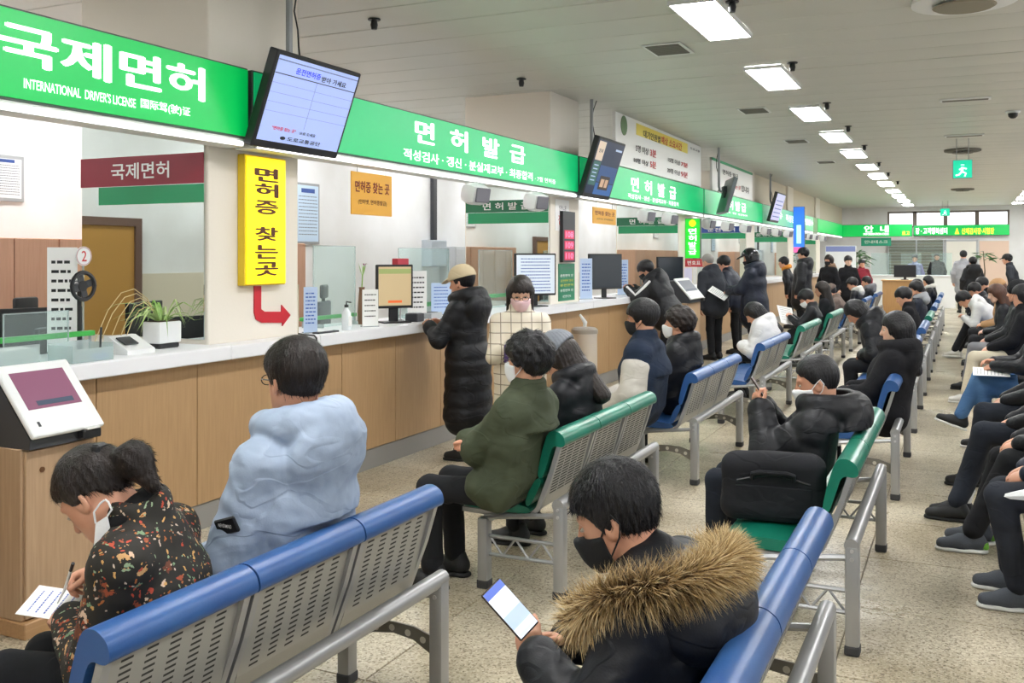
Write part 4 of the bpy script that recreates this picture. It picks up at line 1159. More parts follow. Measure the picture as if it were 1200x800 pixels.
# ------------------------------------------------------------ special cloths
def floral_cloth():
    m, nt, b = _principled('floral_print'); L = nt.links
    tc = N(nt, 'ShaderNodeTexCoord')
    wv = N(nt, 'ShaderNodeTexNoise', Scale=14.0, Detail=2.0); L.new(tc.outputs['Object'], wv.inputs['Vector'])
    ad = N(nt, 'ShaderNodeMix', data_type='RGBA', blend_type='LINEAR_LIGHT'); ad.inputs[0].default_value = 0.05
    L.new(tc.outputs['Object'], ad.inputs[6]); L.new(wv.outputs['Color'], ad.inputs[7])
    def layer(scale, th, stops, prev, petals):
        v = N(nt, 'ShaderNodeTexVoronoi', Scale=scale); L.new(ad.outputs[2], v.inputs['Vector'])
        sp = N(nt, 'ShaderNodeSeparateColor'); L.new(v.outputs['Color'], sp.inputs[0])
        r = ramp(nt, stops, 'CONSTANT'); L.new(sp.outputs[0], r.inputs[0])
        n2 = N(nt, 'ShaderNodeTexNoise', Scale=petals, Detail=2.0); L.new(tc.outputs['Object'], n2.inputs['Vector'])
        mm = N(nt, 'ShaderNodeMath', operation='MULTIPLY_ADD'); mm.inputs[1].default_value = 0.5; L.new(n2.outputs['Fac'], mm.inputs[0]); L.new(v.outputs['Distance'], mm.inputs[2])
        lt = N(nt, 'ShaderNodeMath', operation='LESS_THAN'); lt.inputs[1].default_value = th; L.new(mm.outputs[0], lt.inputs[0])
        g2 = N(nt, 'ShaderNodeMath', operation='GREATER_THAN'); g2.inputs[1].default_value = 0.30; L.new(sp.outputs[1], g2.inputs[0])
        an = N(nt, 'ShaderNodeMath', operation='MULTIPLY'); L.new(lt.outputs[0], an.inputs[0]); L.new(g2.outputs[0], an.inputs[1])
        mx = N(nt, 'ShaderNodeMix', data_type='RGBA'); L.new(an.outputs[0], mx.inputs[0])
        if prev is None: mx.inputs[6].default_value = lin('#1f1c16')
        else: L.new(prev, mx.inputs[6])
        L.new(r.outputs[0], mx.inputs[7]); return mx.outputs[2]
    c = layer(12.0, 0.50, [(0, '#4a5a3c'), (0.3, '#8a4a2c'), (0.5, '#6a3a26'), (0.7, '#55664a'), (0.85, '#94704e')], None, 110.0)
    c = layer(26.0, 0.52, [(0, '#9a4a2c'), (0.25, '#c79a66'), (0.5, '#74906e'), (0.7, '#b0482e'), (0.85, '#d0b49a')], c, 150.0)
    c = layer(60.0, 0.52, [(0, '#b5452e'), (0.2, '#c99a5a'), (0.4, '#8fa483'), (0.6, '#c8b3a2'), (0.8, '#a8622f')], c, 160.0)
    L.new(c, b.inputs['Base Color']); b.inputs['Roughness'].default_value = 0.75
    return m
def plaid_cloth():
    m, nt, b = _principled('cream_plaid_wool'); L = nt.links
    tc = N(nt, 'ShaderNodeTexCoord'); sp = N(nt, 'ShaderNodeSeparateXYZ'); L.new(tc.outputs['Object'], sp.inputs[0])
    prev = None
    for ax in (1, 2):
        ml = N(nt, 'ShaderNodeMath', operation='MULTIPLY'); ml.inputs[1].default_value = 13.0; L.new(sp.outputs[ax], ml.inputs[0])
        fr = N(nt, 'ShaderNodeMath', operation='FRACT'); L.new(ml.outputs[0], fr.inputs[0])
        lt = N(nt, 'ShaderNodeMath', operation='LESS_THAN'); lt.inputs[1].default_value = 0.085; L.new(fr.outputs[0], lt.inputs[0])
        if prev is None: prev = lt
        else:
            q = N(nt, 'ShaderNodeMath', operation='MAXIMUM'); L.new(prev.outputs[0], q.inputs[0]); L.new(lt.outputs[0], q.inputs[1]); prev = q
    mx = N(nt, 'ShaderNodeMix', data_type='RGBA'); mx.inputs[6].default_value = lin('#e2d9c8'); mx.inputs[7].default_value = lin('#8d8272')
    L.new(prev.outputs[0], mx.inputs[0]); L.new(mx.outputs[2], b.inputs['Base Color']); b.inputs['Roughness'].default_value = 0.9
    return m
def varsity_cloth():
    """navy body, pale sleeves: the cloth changes at the armhole (object-space y)"""
    return fabric('varsity_navy', '#1a2638', '#1f2c42', 0.8)
floral, plaid = floral_cloth(), plaid_cloth()

HA, HB, HCX = XA - 0.19, XB - 0.19, XC - 0.22
paper_m = M('white_paper', '#f0f0ee', 0.7)
def depth(p): return -p[0] * ST + p[1] * CT
def at_depth(px, py, ref): return C0 + ray(px, py) * depth(ref)
def frame_at(c, n, up):
    c, n, y = Vector(c), Vector(n).normalized(), Vector(up); y = (y - n * y.dot(n)).normalized(); x = y.cross(n)
    return Matrix(((x.x, y.x, n.x, c.x), (x.y, y.y, n.y, c.y), (x.z, y.z, n.z, c.z), (0, 0, 0, 1)))
def phone(label, c, n, up, screen='#dfe8f2', k=0.9):
    """smartphone: screen along +n, long side along up"""
    t = thing('smartphone', label, 'phone'); t.matrix_world = frame_at(c, n, up) @ Matrix.Diagonal((k, k, k, 1))
    G().box((-0.037, -0.077, -0.008), (0.037, 0.077, 0.0), 0.003).build('phone_body', M('phone_body', '#3a2e28', 0.3, 0.3), t)
    G().box((-0.034, -0.073, 0.0), (0.034, 0.073, 0.0006)).build('screen', glow('phone_screen' + screen, screen, 0.5), t)
    return t

# ------------------------------------------------------------ counter-side row, near to far
pA1 = person('woman in black floral-print jacket bending over a form on the nearest bench', X=HA, headpx=(114, 580), yaw=202, lean=8, slean=9, neck=56, hp=46, hy=-10, scale=0.88, hipz=0.50, strand=2500, res=0.010,
             jm=floral, bulk=1.06, tm=knit_k, hair='pony', hm=hair_b, wr=0.005,
             L=dict(t=(0.27, 0.05, 0.655), pole=(-0.5, 0.7, -0.5), pose='relax', up=(0.1, 0.5, 0.8), dir=(0.75, -0.6, 0.0)), R=dict(t=(0.27, -0.13, 0.74), pole=(-0.2, -0.9, -0.3), pose='pen', up=(0.2, -0.3, 0.9), dir=(0.85, 0.4, -0.2)),
             legs=[((0.42, 0.10, 0.53), (0.40, 0.12, 0.10), 5), ((0.42, -0.10, 0.50), (0.40, -0.12, 0.10), -5)])
pA2 = person('man in pale blue hooded puffer jacket on the nearest bench', X=HA, headpx=(345, 445), lean=-2, neck=8, hp=4, hy=-18, scale=1.05, strand=2500, res=0.009, jm=puff_lb, bulk=1.2, hood='big',
             tm=knit_k, hair='short', hm=hair_b, glasses=True, wr=0.006, quilt=(0.0085, 0.15), L=dict(t=(0.26, 0.10, 0.66)), R=dict(t=(0.26, -0.06, 0.66)))
pA3 = person('man in olive jacket with folded arms and white mask on the green bench', X=HA, headpx=(618, 423), lean=-7, neck=8, hp=-2, hy=-10, hipz=0.49, strand=2500, res=0.010, jm=olive, bulk=1.32, scale=0.97, hair='curly',
             mask=mask_w, glasses=True, wr=0.005, L=dict(t=(0.20, -0.10, 0.76), pole=(0.2, 0.9, -0.6), dir=(0.2, -1, 0.1), pose='fist'), R=dict(t=(0.22, 0.10, 0.74), pole=(0.2, -0.9, -0.6), dir=(0.1, 1, 0.1), pose='fist'))
pA4 = person('person in grey knitted beanie and black coat just past the olive-jacket man', X=HA, headpx=(655, 420), lean=6, neck=30, hp=35, scale=0.86, res=0.014, jm=puff_k, bulk=1.12, hood='down', hair='long', hm=hair_b,
             hat=('beanie', fabric('grey_knit', '#7c8088', '#9a9da4', 0.95, 90, 0.6)))
pA5 = person('young man in navy and white varsity jacket with black mask', X=HA - 0.06, headpx=(752, 373), lean=0, neck=10, hp=4, res=0.012, jm=varsity_cloth(), bulk=1.32, hair='full', mask=mask_k,
             L=dict(t=(0.2, 0.14, 0.58)), R=dict(t=(0.28, -0.1, 0.62)))
pA6 = person('person with swept-up hair, white mask and black hooded puffer', X=HA, headpx=(795, 380), lean=0, neck=10, hp=-4, scale=0.88, res=0.014, jm=puff_k, bulk=1.3, hood='down', hair='curly', hm=hair_b, mask=mask_w, quilt=(0.008, 0.11))
pA7 = person('person in bulky white puffer with long dark hair looking down', X=HA, headpx=(884, 372), lean=12, neck=36, hp=40, hipz=0.485, scale=0.95, res=0.014, jm=puff_w, bulk=1.5, hood='down', hair='long', hm=hair_k, quilt=(0.010, 0.12))

# ------------------------------------------------------------ aisle row
pB1 = person('man with fur-trimmed hood and black mask looking at his phone, lower right', X=HB, headpx=(722, 606), lean=5, neck=42, hp=24, hy=4, scale=0.93, hipz=0.485, strand=5000, res=0.010, hres=0.005, jm=puff_k, bulk=1.2, collar=False, hair='short', mask=mask_k, wr=0.005,
             L=dict(t=(0.27, 0.17, 0.70), pole=(-0.6, 0.6, -0.6), pose='hold', dir=(0.72, -0.35, 0.35), up=(0.55, 0.75, 0.1)), R=dict(t=(0.30, -0.10, 0.64)))
pB2 = person('man in black puffer and white mask raising his phone beside a laptop bag', X=HB - 0.06, headpx=(957, 448), lean=-12, neck=34, hp=14, hy=8, hr=0, scale=0.92, hipz=0.475, res=0.010, jm=puff_k, bulk=1.45, hood='huge', hair='crop', mask=mask_w, quilt=(0.007, 0.10),
             tm=navy_t, hem=0.5, L=dict(t=(0.22, 0.06, 0.88), pole=(-0.1, 0.6, -1), pose='hold', dir=(0.35, -0.15, 0.85), up=(0.7, 0.5, -0.1)), R=dict(t=(0.24, -0.07, 0.87), pole=(-0.1, -0.6, -1), pose='hold', dir=(0.4, 0.2, 0.8), up=(0.7, -0.5, -0.1)),
             legs=[((0.43, 0.14, 0.52), (0.42, 0.16, 0.10), 8), ((0.43, -0.10, 0.51), (0.42, -0.10, 0.10), -5)])
# ------------------------------------------------------------ more seated people, towards the back
grey_hood = fabric('grey_fleece', '#75757a', '#85858b'); brown_c = fabric('brown_wool', '#6a5c55', '#77685f'); camel = fabric('camel_wool', '#b08a64')
ww = fabric('off_white_wool', '#d4d2cc')
F2 = dict(res=0.022, hres=0.012, hipz=0.49)
pA8 = person('man in black jacket and white mask reading a white sheet on a green bench', X=HA, headpx=(945, 352), lean=8, neck=30, hp=34, hair='full', mask=mask_w, jm=puff_k, L=dict(t=(0.36, 0.10, 0.74)), R=dict(t=(0.36, -0.04, 0.74)), **F2)
person('long-haired woman in black just behind the man reading a white sheet', X=HA, headpx=(963, 339), lean=6, neck=14, hp=12, hair='long', hm=hair_b, jm=wool_k, **F2)
person('person in brown hat and brown coat in the counter-side row', X=HA, ymax=18.6, headpx=(985, 349), lean=18, neck=30, hp=25, hair='short', hat=('beanie', brown_c), jm=brown_c, scale=0.9, **F2)
pX1 = person('person in black with a fluffy white hood lying on the back', X=HA, ymax=21.4, headpx=(1006, 331), lean=8, neck=18, hp=18, hair='full', jm=puff_k, hood=None, **F2)
pX4 = person('person with a grey hood over black coat beside the wooden desk', X=HA, ymax=24.0, headpx=(1027, 330), lean=4, neck=12, hp=10, hair='short', jm=puff_k, **F2)
pB3 = person('woman with long black hair in black coat, arm over the aisle bench', X=HB + 0.12, headpx=(1050, 386), lean=-8, neck=6, hp=6, hipz=0.49, clip=False, scale=0.97, hair='long', jm=wool_k, bulk=1.28, hood='big', res=0.013, hem=0.3, L=dict(t=(0.30, 0.10, 0.62)), R=dict(t=(0.25, -0.1, 0.64)), skin=skin_p)
pB4 = person('person in black down coat bending low over the lap in the aisle row', X=HB, headpx=(1003, 366), lean=30, neck=25, hp=45, scale=1.0, hair='long', jm=puff_k, bulk=1.34, hood='big', res=0.016, quilt=(0.008, 0.12))
person('man with short black hair and pale ear just past the long-haired woman', X=HB, headpx=(1059, 348), lean=6, neck=22, hp=24, hair='full', jm=wool_k, **F2)
pX3 = person('person with a light grey hood over dark jacket in the aisle row', X=HB, headpx=(1073, 339), lean=4, neck=12, hp=8, hair='full', jm=puff_n, **F2)
person('person in black leaning forward far along the aisle row', X=HB, ymax=21.2, headpx=(1084, 329), lean=14, neck=25, hp=28, hair='full', jm=puff_k, **F2)
pX2 = person('person with white collar over black farthest along the aisle row', X=HB, ymax=23.9, headpx=(1095, 324), lean=4, neck=16, hp=10, hair='long', jm=puff_k, **F2)

# ------------------------------------------------------------ row by the right wall (near ones show only their legs)
def LG(k1, a1, k2, a2): return [(k1, a1, 4), (k2, a2, -4)]
stripe_t = fabric('dark_track_trousers', '#23262d', '#2b2f38')
person('person in dark trousers nearest the camera at the right edge', X=HCX + 0.13, Y=2.95, legs=LG((0.48, 0.12, 0.52), (0.46, 0.12, 0.10), (0.46, -0.12, 0.50), (0.40, -0.12, 0.10)), tm=navy_t, jm=puff_k, res=0.016)
pC1 = person('person in dark track trousers and grey-green trainers at the right edge', X=HCX, Y=5.22, legs=LG((0.42, 0.13, 0.52), (0.34, 0.15, 0.10), (0.40, -0.10, 0.50), (0.36, -0.12, 0.10)), tm=stripe_t, shoe=shoe_g, sole=sole_w, jm=puff_n, res=0.014)
pC2 = person('person in black trousers stretching out a grey-green trainer', X=HCX, Y=6.02, legs=LG((0.34, 0.10, 0.53), (0.54, 0.06, 0.10), (0.38, -0.12, 0.50), (0.50, -0.14, 0.10)), tm=knit_k, shoe=shoe_g, sole=sole_w, jm=puff_k, res=0.014)
pC3 = person('person in black trousers with white sock and black shoes crossed', X=HCX, Y=6.72, legs=LG((0.46, 0.06, 0.56), (0.60, 0.02, 0.11), (0.44, -0.06, 0.52), (0.62, 0.10, 0.10)), tm=navy_t, jm=puff_k, res=0.014)
person('person in navy trousers with one black shoe out, before the person in jeans', X=HCX, Y=7.75, legs=LG((0.44, 0.10, 0.54), (0.52, 0.08, 0.10), (0.42, -0.10, 0.50), (0.40, -0.12, 0.10)), tm=navy_t, jm=puff_k, res=0.016)
pC4 = person('person in blue jeans with legs crossed and black trainers', X=HCX, Y=9.25, legs=LG((0.44, 0.02, 0.62), (0.60, 0.10, 0.27), (0.42, 0.04, 0.50), (0.42, 0.04, 0.10)), tm=jean, jm=puff_k, res=0.014, sole=sole_w, L=dict(t=(0.34, 0.10, 0.72), dir=(0.7, -0.5, -0.3)), R=dict(t=(0.34, -0.06, 0.74)))
person('person in cream trousers and dark coat by the right wall', X=HCX, Y=12.1, legs=LG((0.46, 0.10, 0.52), (0.55, 0.12, 0.10), (0.44, -0.10, 0.50), (0.46, -0.12, 0.10)), tm=cream_t, jm=wool_k, hair='bob', hm=hair_k, shoe=shoe_w, sole=sole_w, res=0.018)
person('person in grey trousers and black jacket by the right wall', X=HCX, Y=13.3, legs=LG((0.46, 0.10, 0.52), (0.54, 0.12, 0.10), (0.44, -0.10, 0.50), (0.46, -0.12, 0.10)), tm=grey_t, jm=puff_k, hair='full', hat=('beanie', knit_k), res=0.018)
person('person with long auburn hair by the right wall', X=HCX, Y=14.7, lean=10, neck=20, hp=20, tm=knit_k, jm=puff_k, hair='long', hm=hair_r, skin=skin_p, **F2)
pC6 = person('person in white padded coat bending far forward over crossed legs', X=HCX - 0.04, Y=17.2, lean=46, neck=24, hp=48, legs=LG((0.46, 0.06, 0.55), (0.66, 0.10, 0.13), (0.44, -0.08, 0.50), (0.62, -0.04, 0.10)), tm=knit_k, jm=puff_w, bulk=1.15, hood='down', hair='full', L=dict(t=(0.52, 0.06, 0.66)), R=dict(t=(0.52, -0.04, 0.66)), shoe=shoe_w, sole=sole_w, res=0.018)
person('person in black leaning forward behind the white padded coat', X=HCX, Y=19.2, lean=30, neck=24, hp=30, jm=puff_k, hair='full', **F2)
person('person in black with bowed head, two behind the white padded coat', X=HCX, Y=20.4, lean=16, neck=24, hp=30, jm=wool_k, hair='full', **F2)
person('person in light brown knit hat by the right wall', X=HCX, Y=16.2, lean=6, neck=14, hp=16, jm=camel, hair='bob', hm=hair_r, hat=('beanie', camel), **F2)

# ------------------------------------------------------------ standing at the counter
beige_cap = fabric('beige_cap', '#cdbb9a', '#d6c6a8')
beige_t = fabric('beige_trousers', '#c7b294')
pS1 = person('person in beige cap and knee-long black padded coat standing at the counter', X=-3.66, headpx=(541, 331), pose='stand', lean=3, neck=12, hp=10, scale=0.92, jacket='coat', jm=puff_k, bulk=1.15, hood='big', hem=0.46, quilt=(0.012, 0.13), hair='short', hm=hair_k, hat=('cap', beige_cap), tm=beige_t,
             L=dict(t=(0.30, 0.12, 1.08)), R=dict(t=(0.30, -0.12, 1.08)), res=0.013)
pS2 = person('woman in cream checked coat and pink mask looking down at her pouch', X=-3.02, headpx=(610, 352), yaw=-62, pose='stand', lean=2, neck=12, hp=20, scale=0.88, jacket='coat', jm=plaid, bulk=0.98, hem=0.42, hair='long', hm=hair_b, mask=mask_p, glasses=True, tm=beige_t, skin=skin_p,
             L=dict(t=(0.26, 0.06, 0.98), dir=(0.4, -0.8, 0.0), pose='hold'), R=dict(t=(0.27, -0.04, 1.02), dir=(0.5, 0.7, 0.0), pose='hold'), res=0.012)
pS3 = person('man in black padded jacket with white sleeve stripe leaning on the counter', X=-3.62, headpx=(757, 317), pose='stand', lean=26, neck=14, hp=30, scale=1.0, jm=puff_k, bulk=1.42, hood='big', quilt=(0.008, 0.11), hair='full', mask=mask_k, res=0.014, L=dict(t=(0.52, 0.16, 1.20)), R=dict(t=(0.52, -0.10, 1.20)))
pS4 = person('grey-haired man in dark jacket at the ticket kiosk', X=-3.58, headpx=(829, 307), yaw=150, pose='stand', lean=12, neck=10, hp=15, scale=0.98, jm=fabric('charcoal_nylon', '#2a2d33', '#353840'), bulk=1.25, hood='down', hair='thin', hm=M('hair_grey', '#8d8a86', 0.6), res=0.016)
person('man in navy jacket bending over the counter behind the kiosk', X=-3.45, headpx=(848, 309), yaw=170, pose='stand', lean=20, neck=10, hp=20, scale=1.0, jm=puff_n, bulk=1.25, hair='full', res=0.016)
pS5 = person('man in black motorcycle helmet and long navy coat holding a white form', X=-2.92, headpx=(879, 303), yaw=178, pose='stand', lean=3, neck=16, hp=18, scale=1.04, jm=puff_n, bulk=1.35, hood='big', hem=0.22, hair=None, mask=mask_k, hat=('helmet', M('black_helmet', '#16171a', 0.18, 0.1)),
             L=dict(t=(0.40, 0.06, 1.10), dir=(0.8, -0.4, -0.2), pose='hold'), R=dict(t=(0.40, -0.06, 1.12), dir=(0.8, 0.4, -0.2), pose='hold'), res=0.014)
person('person in black cap and black hooded coat past the helmet man', X=-3.0, headpx=(941, 298), yaw=180, pose='stand', jm=puff_k, bulk=1.3, hood='big', hem=0.25, hair='full', hat=('cap', knit_k), scale=1.02, res=0.020)
pX5 = person('person in black jacket with orange scarf leaning on the far counter', X=-3.55, headpx=(918, 308), yaw=180, pose='stand', lean=14, jm=puff_k, hair='full', scale=0.97, res=0.020)
pX6 = person('woman in black coat with fur hood holding a white cup', X=-2.9, headpx=(971, 305), yaw=-120, pose='stand', jm=wool_k, hem=0.3, hair='bob', hm=hair_b, mask=mask_k, scale=0.95, res=0.020)
person('man in black coat facing the camera beside the potted tree', X=-2.6, headpx=(994, 306), yaw=-70, pose='stand', jm=wool_k, hem=0.2, hair='full', scale=0.98, res=0.020, skin=skin_p)
pX7 = person('staff member in red vest behind the information desk', X=-2.7, headpx=(1010, 309), yaw=-60, pose='stand', jm=fabric('red_vest', '#7d2431'), hair='full', scale=0.93, res=0.022)
person('person in pale grey coat standing in the far aisle', Y=31.0, yfix=True, headpx=(1129, 299), yaw=95, pose='stand', jm=fabric('pale_grey_coat', '#a9abb0', '#999ba2'), bulk=1.1, hem=0.3, hair='full', scale=1.0, res=0.022)
person('person in black hooded coat standing in the far aisle', Y=28.5, yfix=True, headpx=(1140, 307), yaw=110, pose='stand', jm=puff_k, bulk=1.2, hood='big', hem=0.2, hair='full', scale=0.98, res=0.022)
person('person in black jacket bending by the far right wall', Y=27.0, yfix=True, headpx=(1180, 304), yaw=170, pose='stand', lean=14, jm=fabric('dark_grey_jacket', '#26292f', '#30343b'), hair='full', hat=('cap', knit_k), scale=1.0, res=0.022)
person('staff member in lavender shirt behind the information desk screen', Y=35.5, yfix=True, headpx=(1072, 303), yaw=-95, pose='stand', jm=fabric('lavender_shirt', '#7d7fa0', '#8b8db0'), hair='short', scale=0.95, res=0.024)
person('person in black standing by the far shutter', Y=37.5, yfix=True, headpx=(1098, 301), yaw=-90, pose='stand', jm=wool_k, hair='short', scale=0.95, res=0.024)
# ============================================================ FITTINGS AND THINGS ALONG THE COUNTER
blk = M('black_plastic', '#1d1e21', 0.4); dkg = M('dark_grey_plastic', '#3a3c40', 0.5); wht = M('white_plastic', '#e6e8e8', 0.35); grey_p = M('grey_plastic', '#9a9da0', 0.5)
acry = clear('acrylic', '#f2fbfa', 0.10); acry_e = clear('acrylic_edge', '#eef6f5', 0.32)
# ---- tall yellow lightbox and arrow on the first column
A, B = onX(288, 180, CX0 + 0.07), onX(336, 333, CX0 + 0.07)
t = thing('lightbox_sign', 'tall yellow lit box sign reading 면허증 찾는곳 downwards on the first column', 'sign', (CX0, A.y, B.z))
Wd, Hd = B.y - A.y, A.z - B.z
G().box((0.001, 0, 0), (0.06, Wd, Hd), 0.004).build('sign_box', M('yellow_sign_edge', '#e8c62e', 0.5), t)
G().box((0.06, 0.01, 0.01), (0.068, Wd - 0.01, Hd - 0.01)).build('sign_face', glow('lit_yellow_face', '#ffe800', 0.75), t)
brn = M('brown_lettering', '#5a2c0c', 0.6)
for ch, yy_ in (('면', 205), ('허', 223), ('증', 243), ('찾', 274), ('는', 295), ('곳', 315)):
    P = onX(312, yy_, CX0 + 0.07); letter(ch, (0.070, Wd * 0.5, P.z - B.z), brn, t, w=Wd * 0.54, h=0.088, bold=0.035)
ar = thing('arrow_sign', 'red bent arrow below the yellow lightbox pointing right', 'sign', (CX0 + 0.001, 0, 0))
pa = [onX(x, y, CX0) for x, y in ((297, 335), (305, 335), (305, 362), (309, 365), (329, 365), (329, 357), (339.5, 369), (330, 382), (330, 378), (306, 378), (299, 374), (297, 366))]
G().prism([(p.y, p.z) for p in pa], lambda u_, v_, w_: (w_, u_, v_), 0.0, 0.008).build('arrow', M('red_arrow', '#c41e2e', 0.4), ar)
# ---- hanging yellow signs
def hang_sign(lab, pa_, pb_, X_, l1, l2, ztop):
    A, B = onX(pa_[0], pa_[1], X_), onX(pb_[0], pb_[1], X_)
    t = thing('hanging_sign', lab, 'sign', (X_, A.y, B.z)); w_, h_ = B.y - A.y, A.z - B.z
    G().box((-0.012, 0, 0), (0, w_, h_), 0.004).build('sign_board', M('amber_board', '#e6a92e', 0.45), t)
    for y_ in (w_ * 0.15, w_ * 0.85): G().tube([(-0.006, y_, h_), (-0.006, y_, ztop - B.z)], 0.003, 5).build('cord', grey_p, t)
    letter(l1, (0.002, w_ / 2, h_ * 0.66), M('maroon_print', '#7c2a12', 0.6), t, w=w_ * 0.84, h=h_ * 0.26, bold=0.03)
    letter(l2, (0.002, w_ / 2, h_ * 0.30), brn, t, w=w_ * 0.70, h=h_ * 0.13, bold=0.01)
hang_sign('amber hanging sign reading 면허증 찾는 곳 between the first two columns', (412, 200), (459.5, 254), SX - 0.09, '면허증 찾는 곳', '(인터넷, 면허증발급)', SZ0 - 0.05)
hang_sign('amber hanging sign seen over the second column\'s monitors', (695, 242), (722, 264), SX - 0.09, '면허증 찾는 곳', '(인터넷, 면허증발급)', SZ0 - 0.05)
# ---- framed notices on the office wall
def wall_frame(lab, pa_, pb_, frame, sheet, title, n, sd, tint=None):
    A, B = onX(pa_[0], pa_[1], XL + 0.03), onX(pb_[0], pb_[1], XL + 0.03)
    t = thing('framed_notice', lab, 'picture', (XL, A.y, B.z)); w_, h_ = B.y - A.y, A.z - B.z
    G().box((0.001, 0, 0), (0.025, w_, h_), 0.004).build('frame', frame, t)
    G().box((0.025, 0.03, 0.03), (0.028, w_ - 0.03, h_ - 0.03)).build('sheet', sheet, t)
    G().box((0.028, w_ * 0.22, h_ * 0.84), (0.029, w_ * 0.78, h_ * 0.91)).build('title_bar', M('notice_blue_bar', '#36549a', 0.5), t)
    tag(lines_of_print(t, ink_g, [((0.0295, w_ / 2, h_ * (0.78 - 0.68 * q / n)), w_ * 0.78, h_ * 0.014, sd + q) for q in range(n)], FACE_PX), kind='stuff')
wall_frame('aluminium-framed white notice with blue title on the left office wall', (-26, 178), (29, 237), grey_alu, M('notice_sheet', '#eef2f6', 0.5), '', 12, 3)
wall_frame('pale blue framed notice on the office wall right of the yellow lightbox', (347, 213), (375, 286), grey_p, M('notice_sheet_blue', '#c3d8ec', 0.5), '', 12, 40)
# ---- electrical trunking and boxes on the wall
A, B = onX(509.5, 205, XL + 0.05), onX(509.5, 283, XL + 0.05)
tag(G().box((XL + 0.001, A.y - 0.06, B.z), (XL + 0.06, A.y + 0.06, CEIL), 0.005).build('cable_trunking', dkg), 'dark vertical cable trunking on the office wall', 'trunking')
A, B = onX(507, 281, XL + 0.2), onX(525, 312, XL + 0.2)
t = thing('switch_box', 'grey electrical box below the dark cable trunking', 'electrical box', (XL, A.y, B.z))
G().box((0.001, 0, 0), (0.18, B.y - A.y, A.z - B.z), 0.01).build('box_body', M('pale_blue_grey_metal', '#b3bcc4', 0.4), t)
G().box((0.18, 0.02, 0.02), (0.186, B.y - A.y - 0.02, A.z - B.z - 0.02), 0.003).build('box_door', M('pale_blue_grey_metal'), t)
A, B = onX(534, 289, XL + 0.3), onX(552, 345, XL + 0.3)
t = thing('filing_cabinet', 'light grey cabinet against the office wall beside the electrical box', 'cabinet', (XL, A.y, 0))
G().box((0.002, 0, 0.0), (0.30, B.y - A.y, A.z), 0.006).build('body', M('cabinet_grey', '#c2c6c9', 0.5), t)
G().box((0.30, 0.02, 0.1), (0.312, (B.y - A.y) - 0.02, A.z - 0.03), 0.004).build('door', M('cabinet_grey2', '#cdd1d4', 0.5), t)
# ---- tan wardrobes along the left office wall
y_ = 5.0
for q in range(5):
    t = thing('wardrobe', ['tan wardrobe left of the others, cut by the picture edge', 'tan double wardrobe below the white framed notice', 'tan double wardrobe behind the black monitor', 'tan wardrobe nearest the first column', 'tan wardrobe hidden behind the first column'][q], 'wardrobe', (XL, y_ + q * 0.86, 0), group='tan wardrobes')
    cb = wood('tan_laminate', '#cf9f84', '#d9ab91')
    G().box((0.002, 0.003, 0.0), (0.55, 0.857, 1.80), 0.003).build('body', cb, t)
    for k2 in range(2):
        dd = G().box((0.55, 0.008 + k2 * 0.424, 0.06), (0.568, 0.424 + k2 * 0.424, 1.795), 0.002).build('door', cb, t)
        G().box((0.568, 0.40 if k2 == 0 else 0.45, 0.95), (0.585, 0.412 if k2 == 0 else 0.462, 1.10), 0.003).build('handle', grey_alu, dd)
# ---- screens hung from the ceiling
def tv(lab, y0, y1, zb, hgt, tilt, xb_, build, yawd=0, bez=blk):
    t = thing('ceiling_screen', lab, 'screen', (xb_, (y0 + y1) / 2, zb), rz=rad(yawd), group='ceiling screens over the counter')
    w2 = (y1 - y0) / 2; R_ = Matrix.Rotation(rad(tilt), 3, 'Y'); T4 = R_.to_4x4()
    p = G().box((-0.07, -w2, 0), (0, w2, hgt), 0.008, rot=R_, piv=(0, 0, 0)).build('casing', bez, t)
    s_ = G().box((0, -w2 + 0.028, 0.05), (0.003, w2 - 0.028, hgt - 0.028), rot=R_, piv=(0, 0, 0)).build('panel', build['bg'], t)
    def put(u0, v0, u1, v1, mt, lift=0.004, name='screen_block'):
        W_, H_ = 2 * w2 - 0.056, hgt - 0.078
        return G().box((lift - 0.001, -w2 + 0.028 + u0 * W_, 0.05 + v0 * H_), (lift, -w2 + 0.028 + u1 * W_, 0.05 + v1 * H_), rot=R_, piv=(0, 0, 0)).build(name, mt, t)
    def word(s, u, v, wf, hf, mt):
        W_, H_ = 2 * w2 - 0.056, hgt - 0.078
        o = letter(s, (0, 0, 0), mt, t, w=wf * W_, h=hf * H_, bold=0.02, name='screen_lettering')
        o.matrix_local = T4 @ Matrix.Translation((0.0055, -w2 + 0.028 + u * W_, 0.05 + v * H_)) @ FACE_PX
    build['draw'](put, word)
    top = R_ @ Vector((-0.07, 0, hgt * 0.6))
    G().tube([top, top + Vector((-0.10, 0, 0.02)), (top.x - 0.12, 0.0, top.z + 0.1), (top.x - 0.12, 0, CEIL - zb)], 0.022, 8).build('ceiling_pole', grey_p, t, True)
    G().cbox((top.x - 0.03, 0, top.z), (0.06, 0.2, 0.2), 0.006).build('bracket', dkg, t)
    cb = [Vector((top.x - 0.12 + 0.03 * sin(q), 0.10 + 0.02 * sin(2 * q), top.z + (CEIL - zb - top.z) * q / 7)) for q in range(8)]
    G().tube(cb, 0.006, 5).build('cable', blk, t, True)
    return t
scr_blue = glow('screen_pale_blue', '#a6b8ea', 0.42); scr_nv = glow('screen_navy', '#1a2740', 0.6)
inkb = glow('screen_blue_ink', '#2338c8', 0.6); inkk = M('screen_black_ink', '#1a2030', 0.5); inkrr = glow('screen_red_ink', '#c0283c', 0.5); sline = M('screen_line', '#8b9ac0', 0.6)
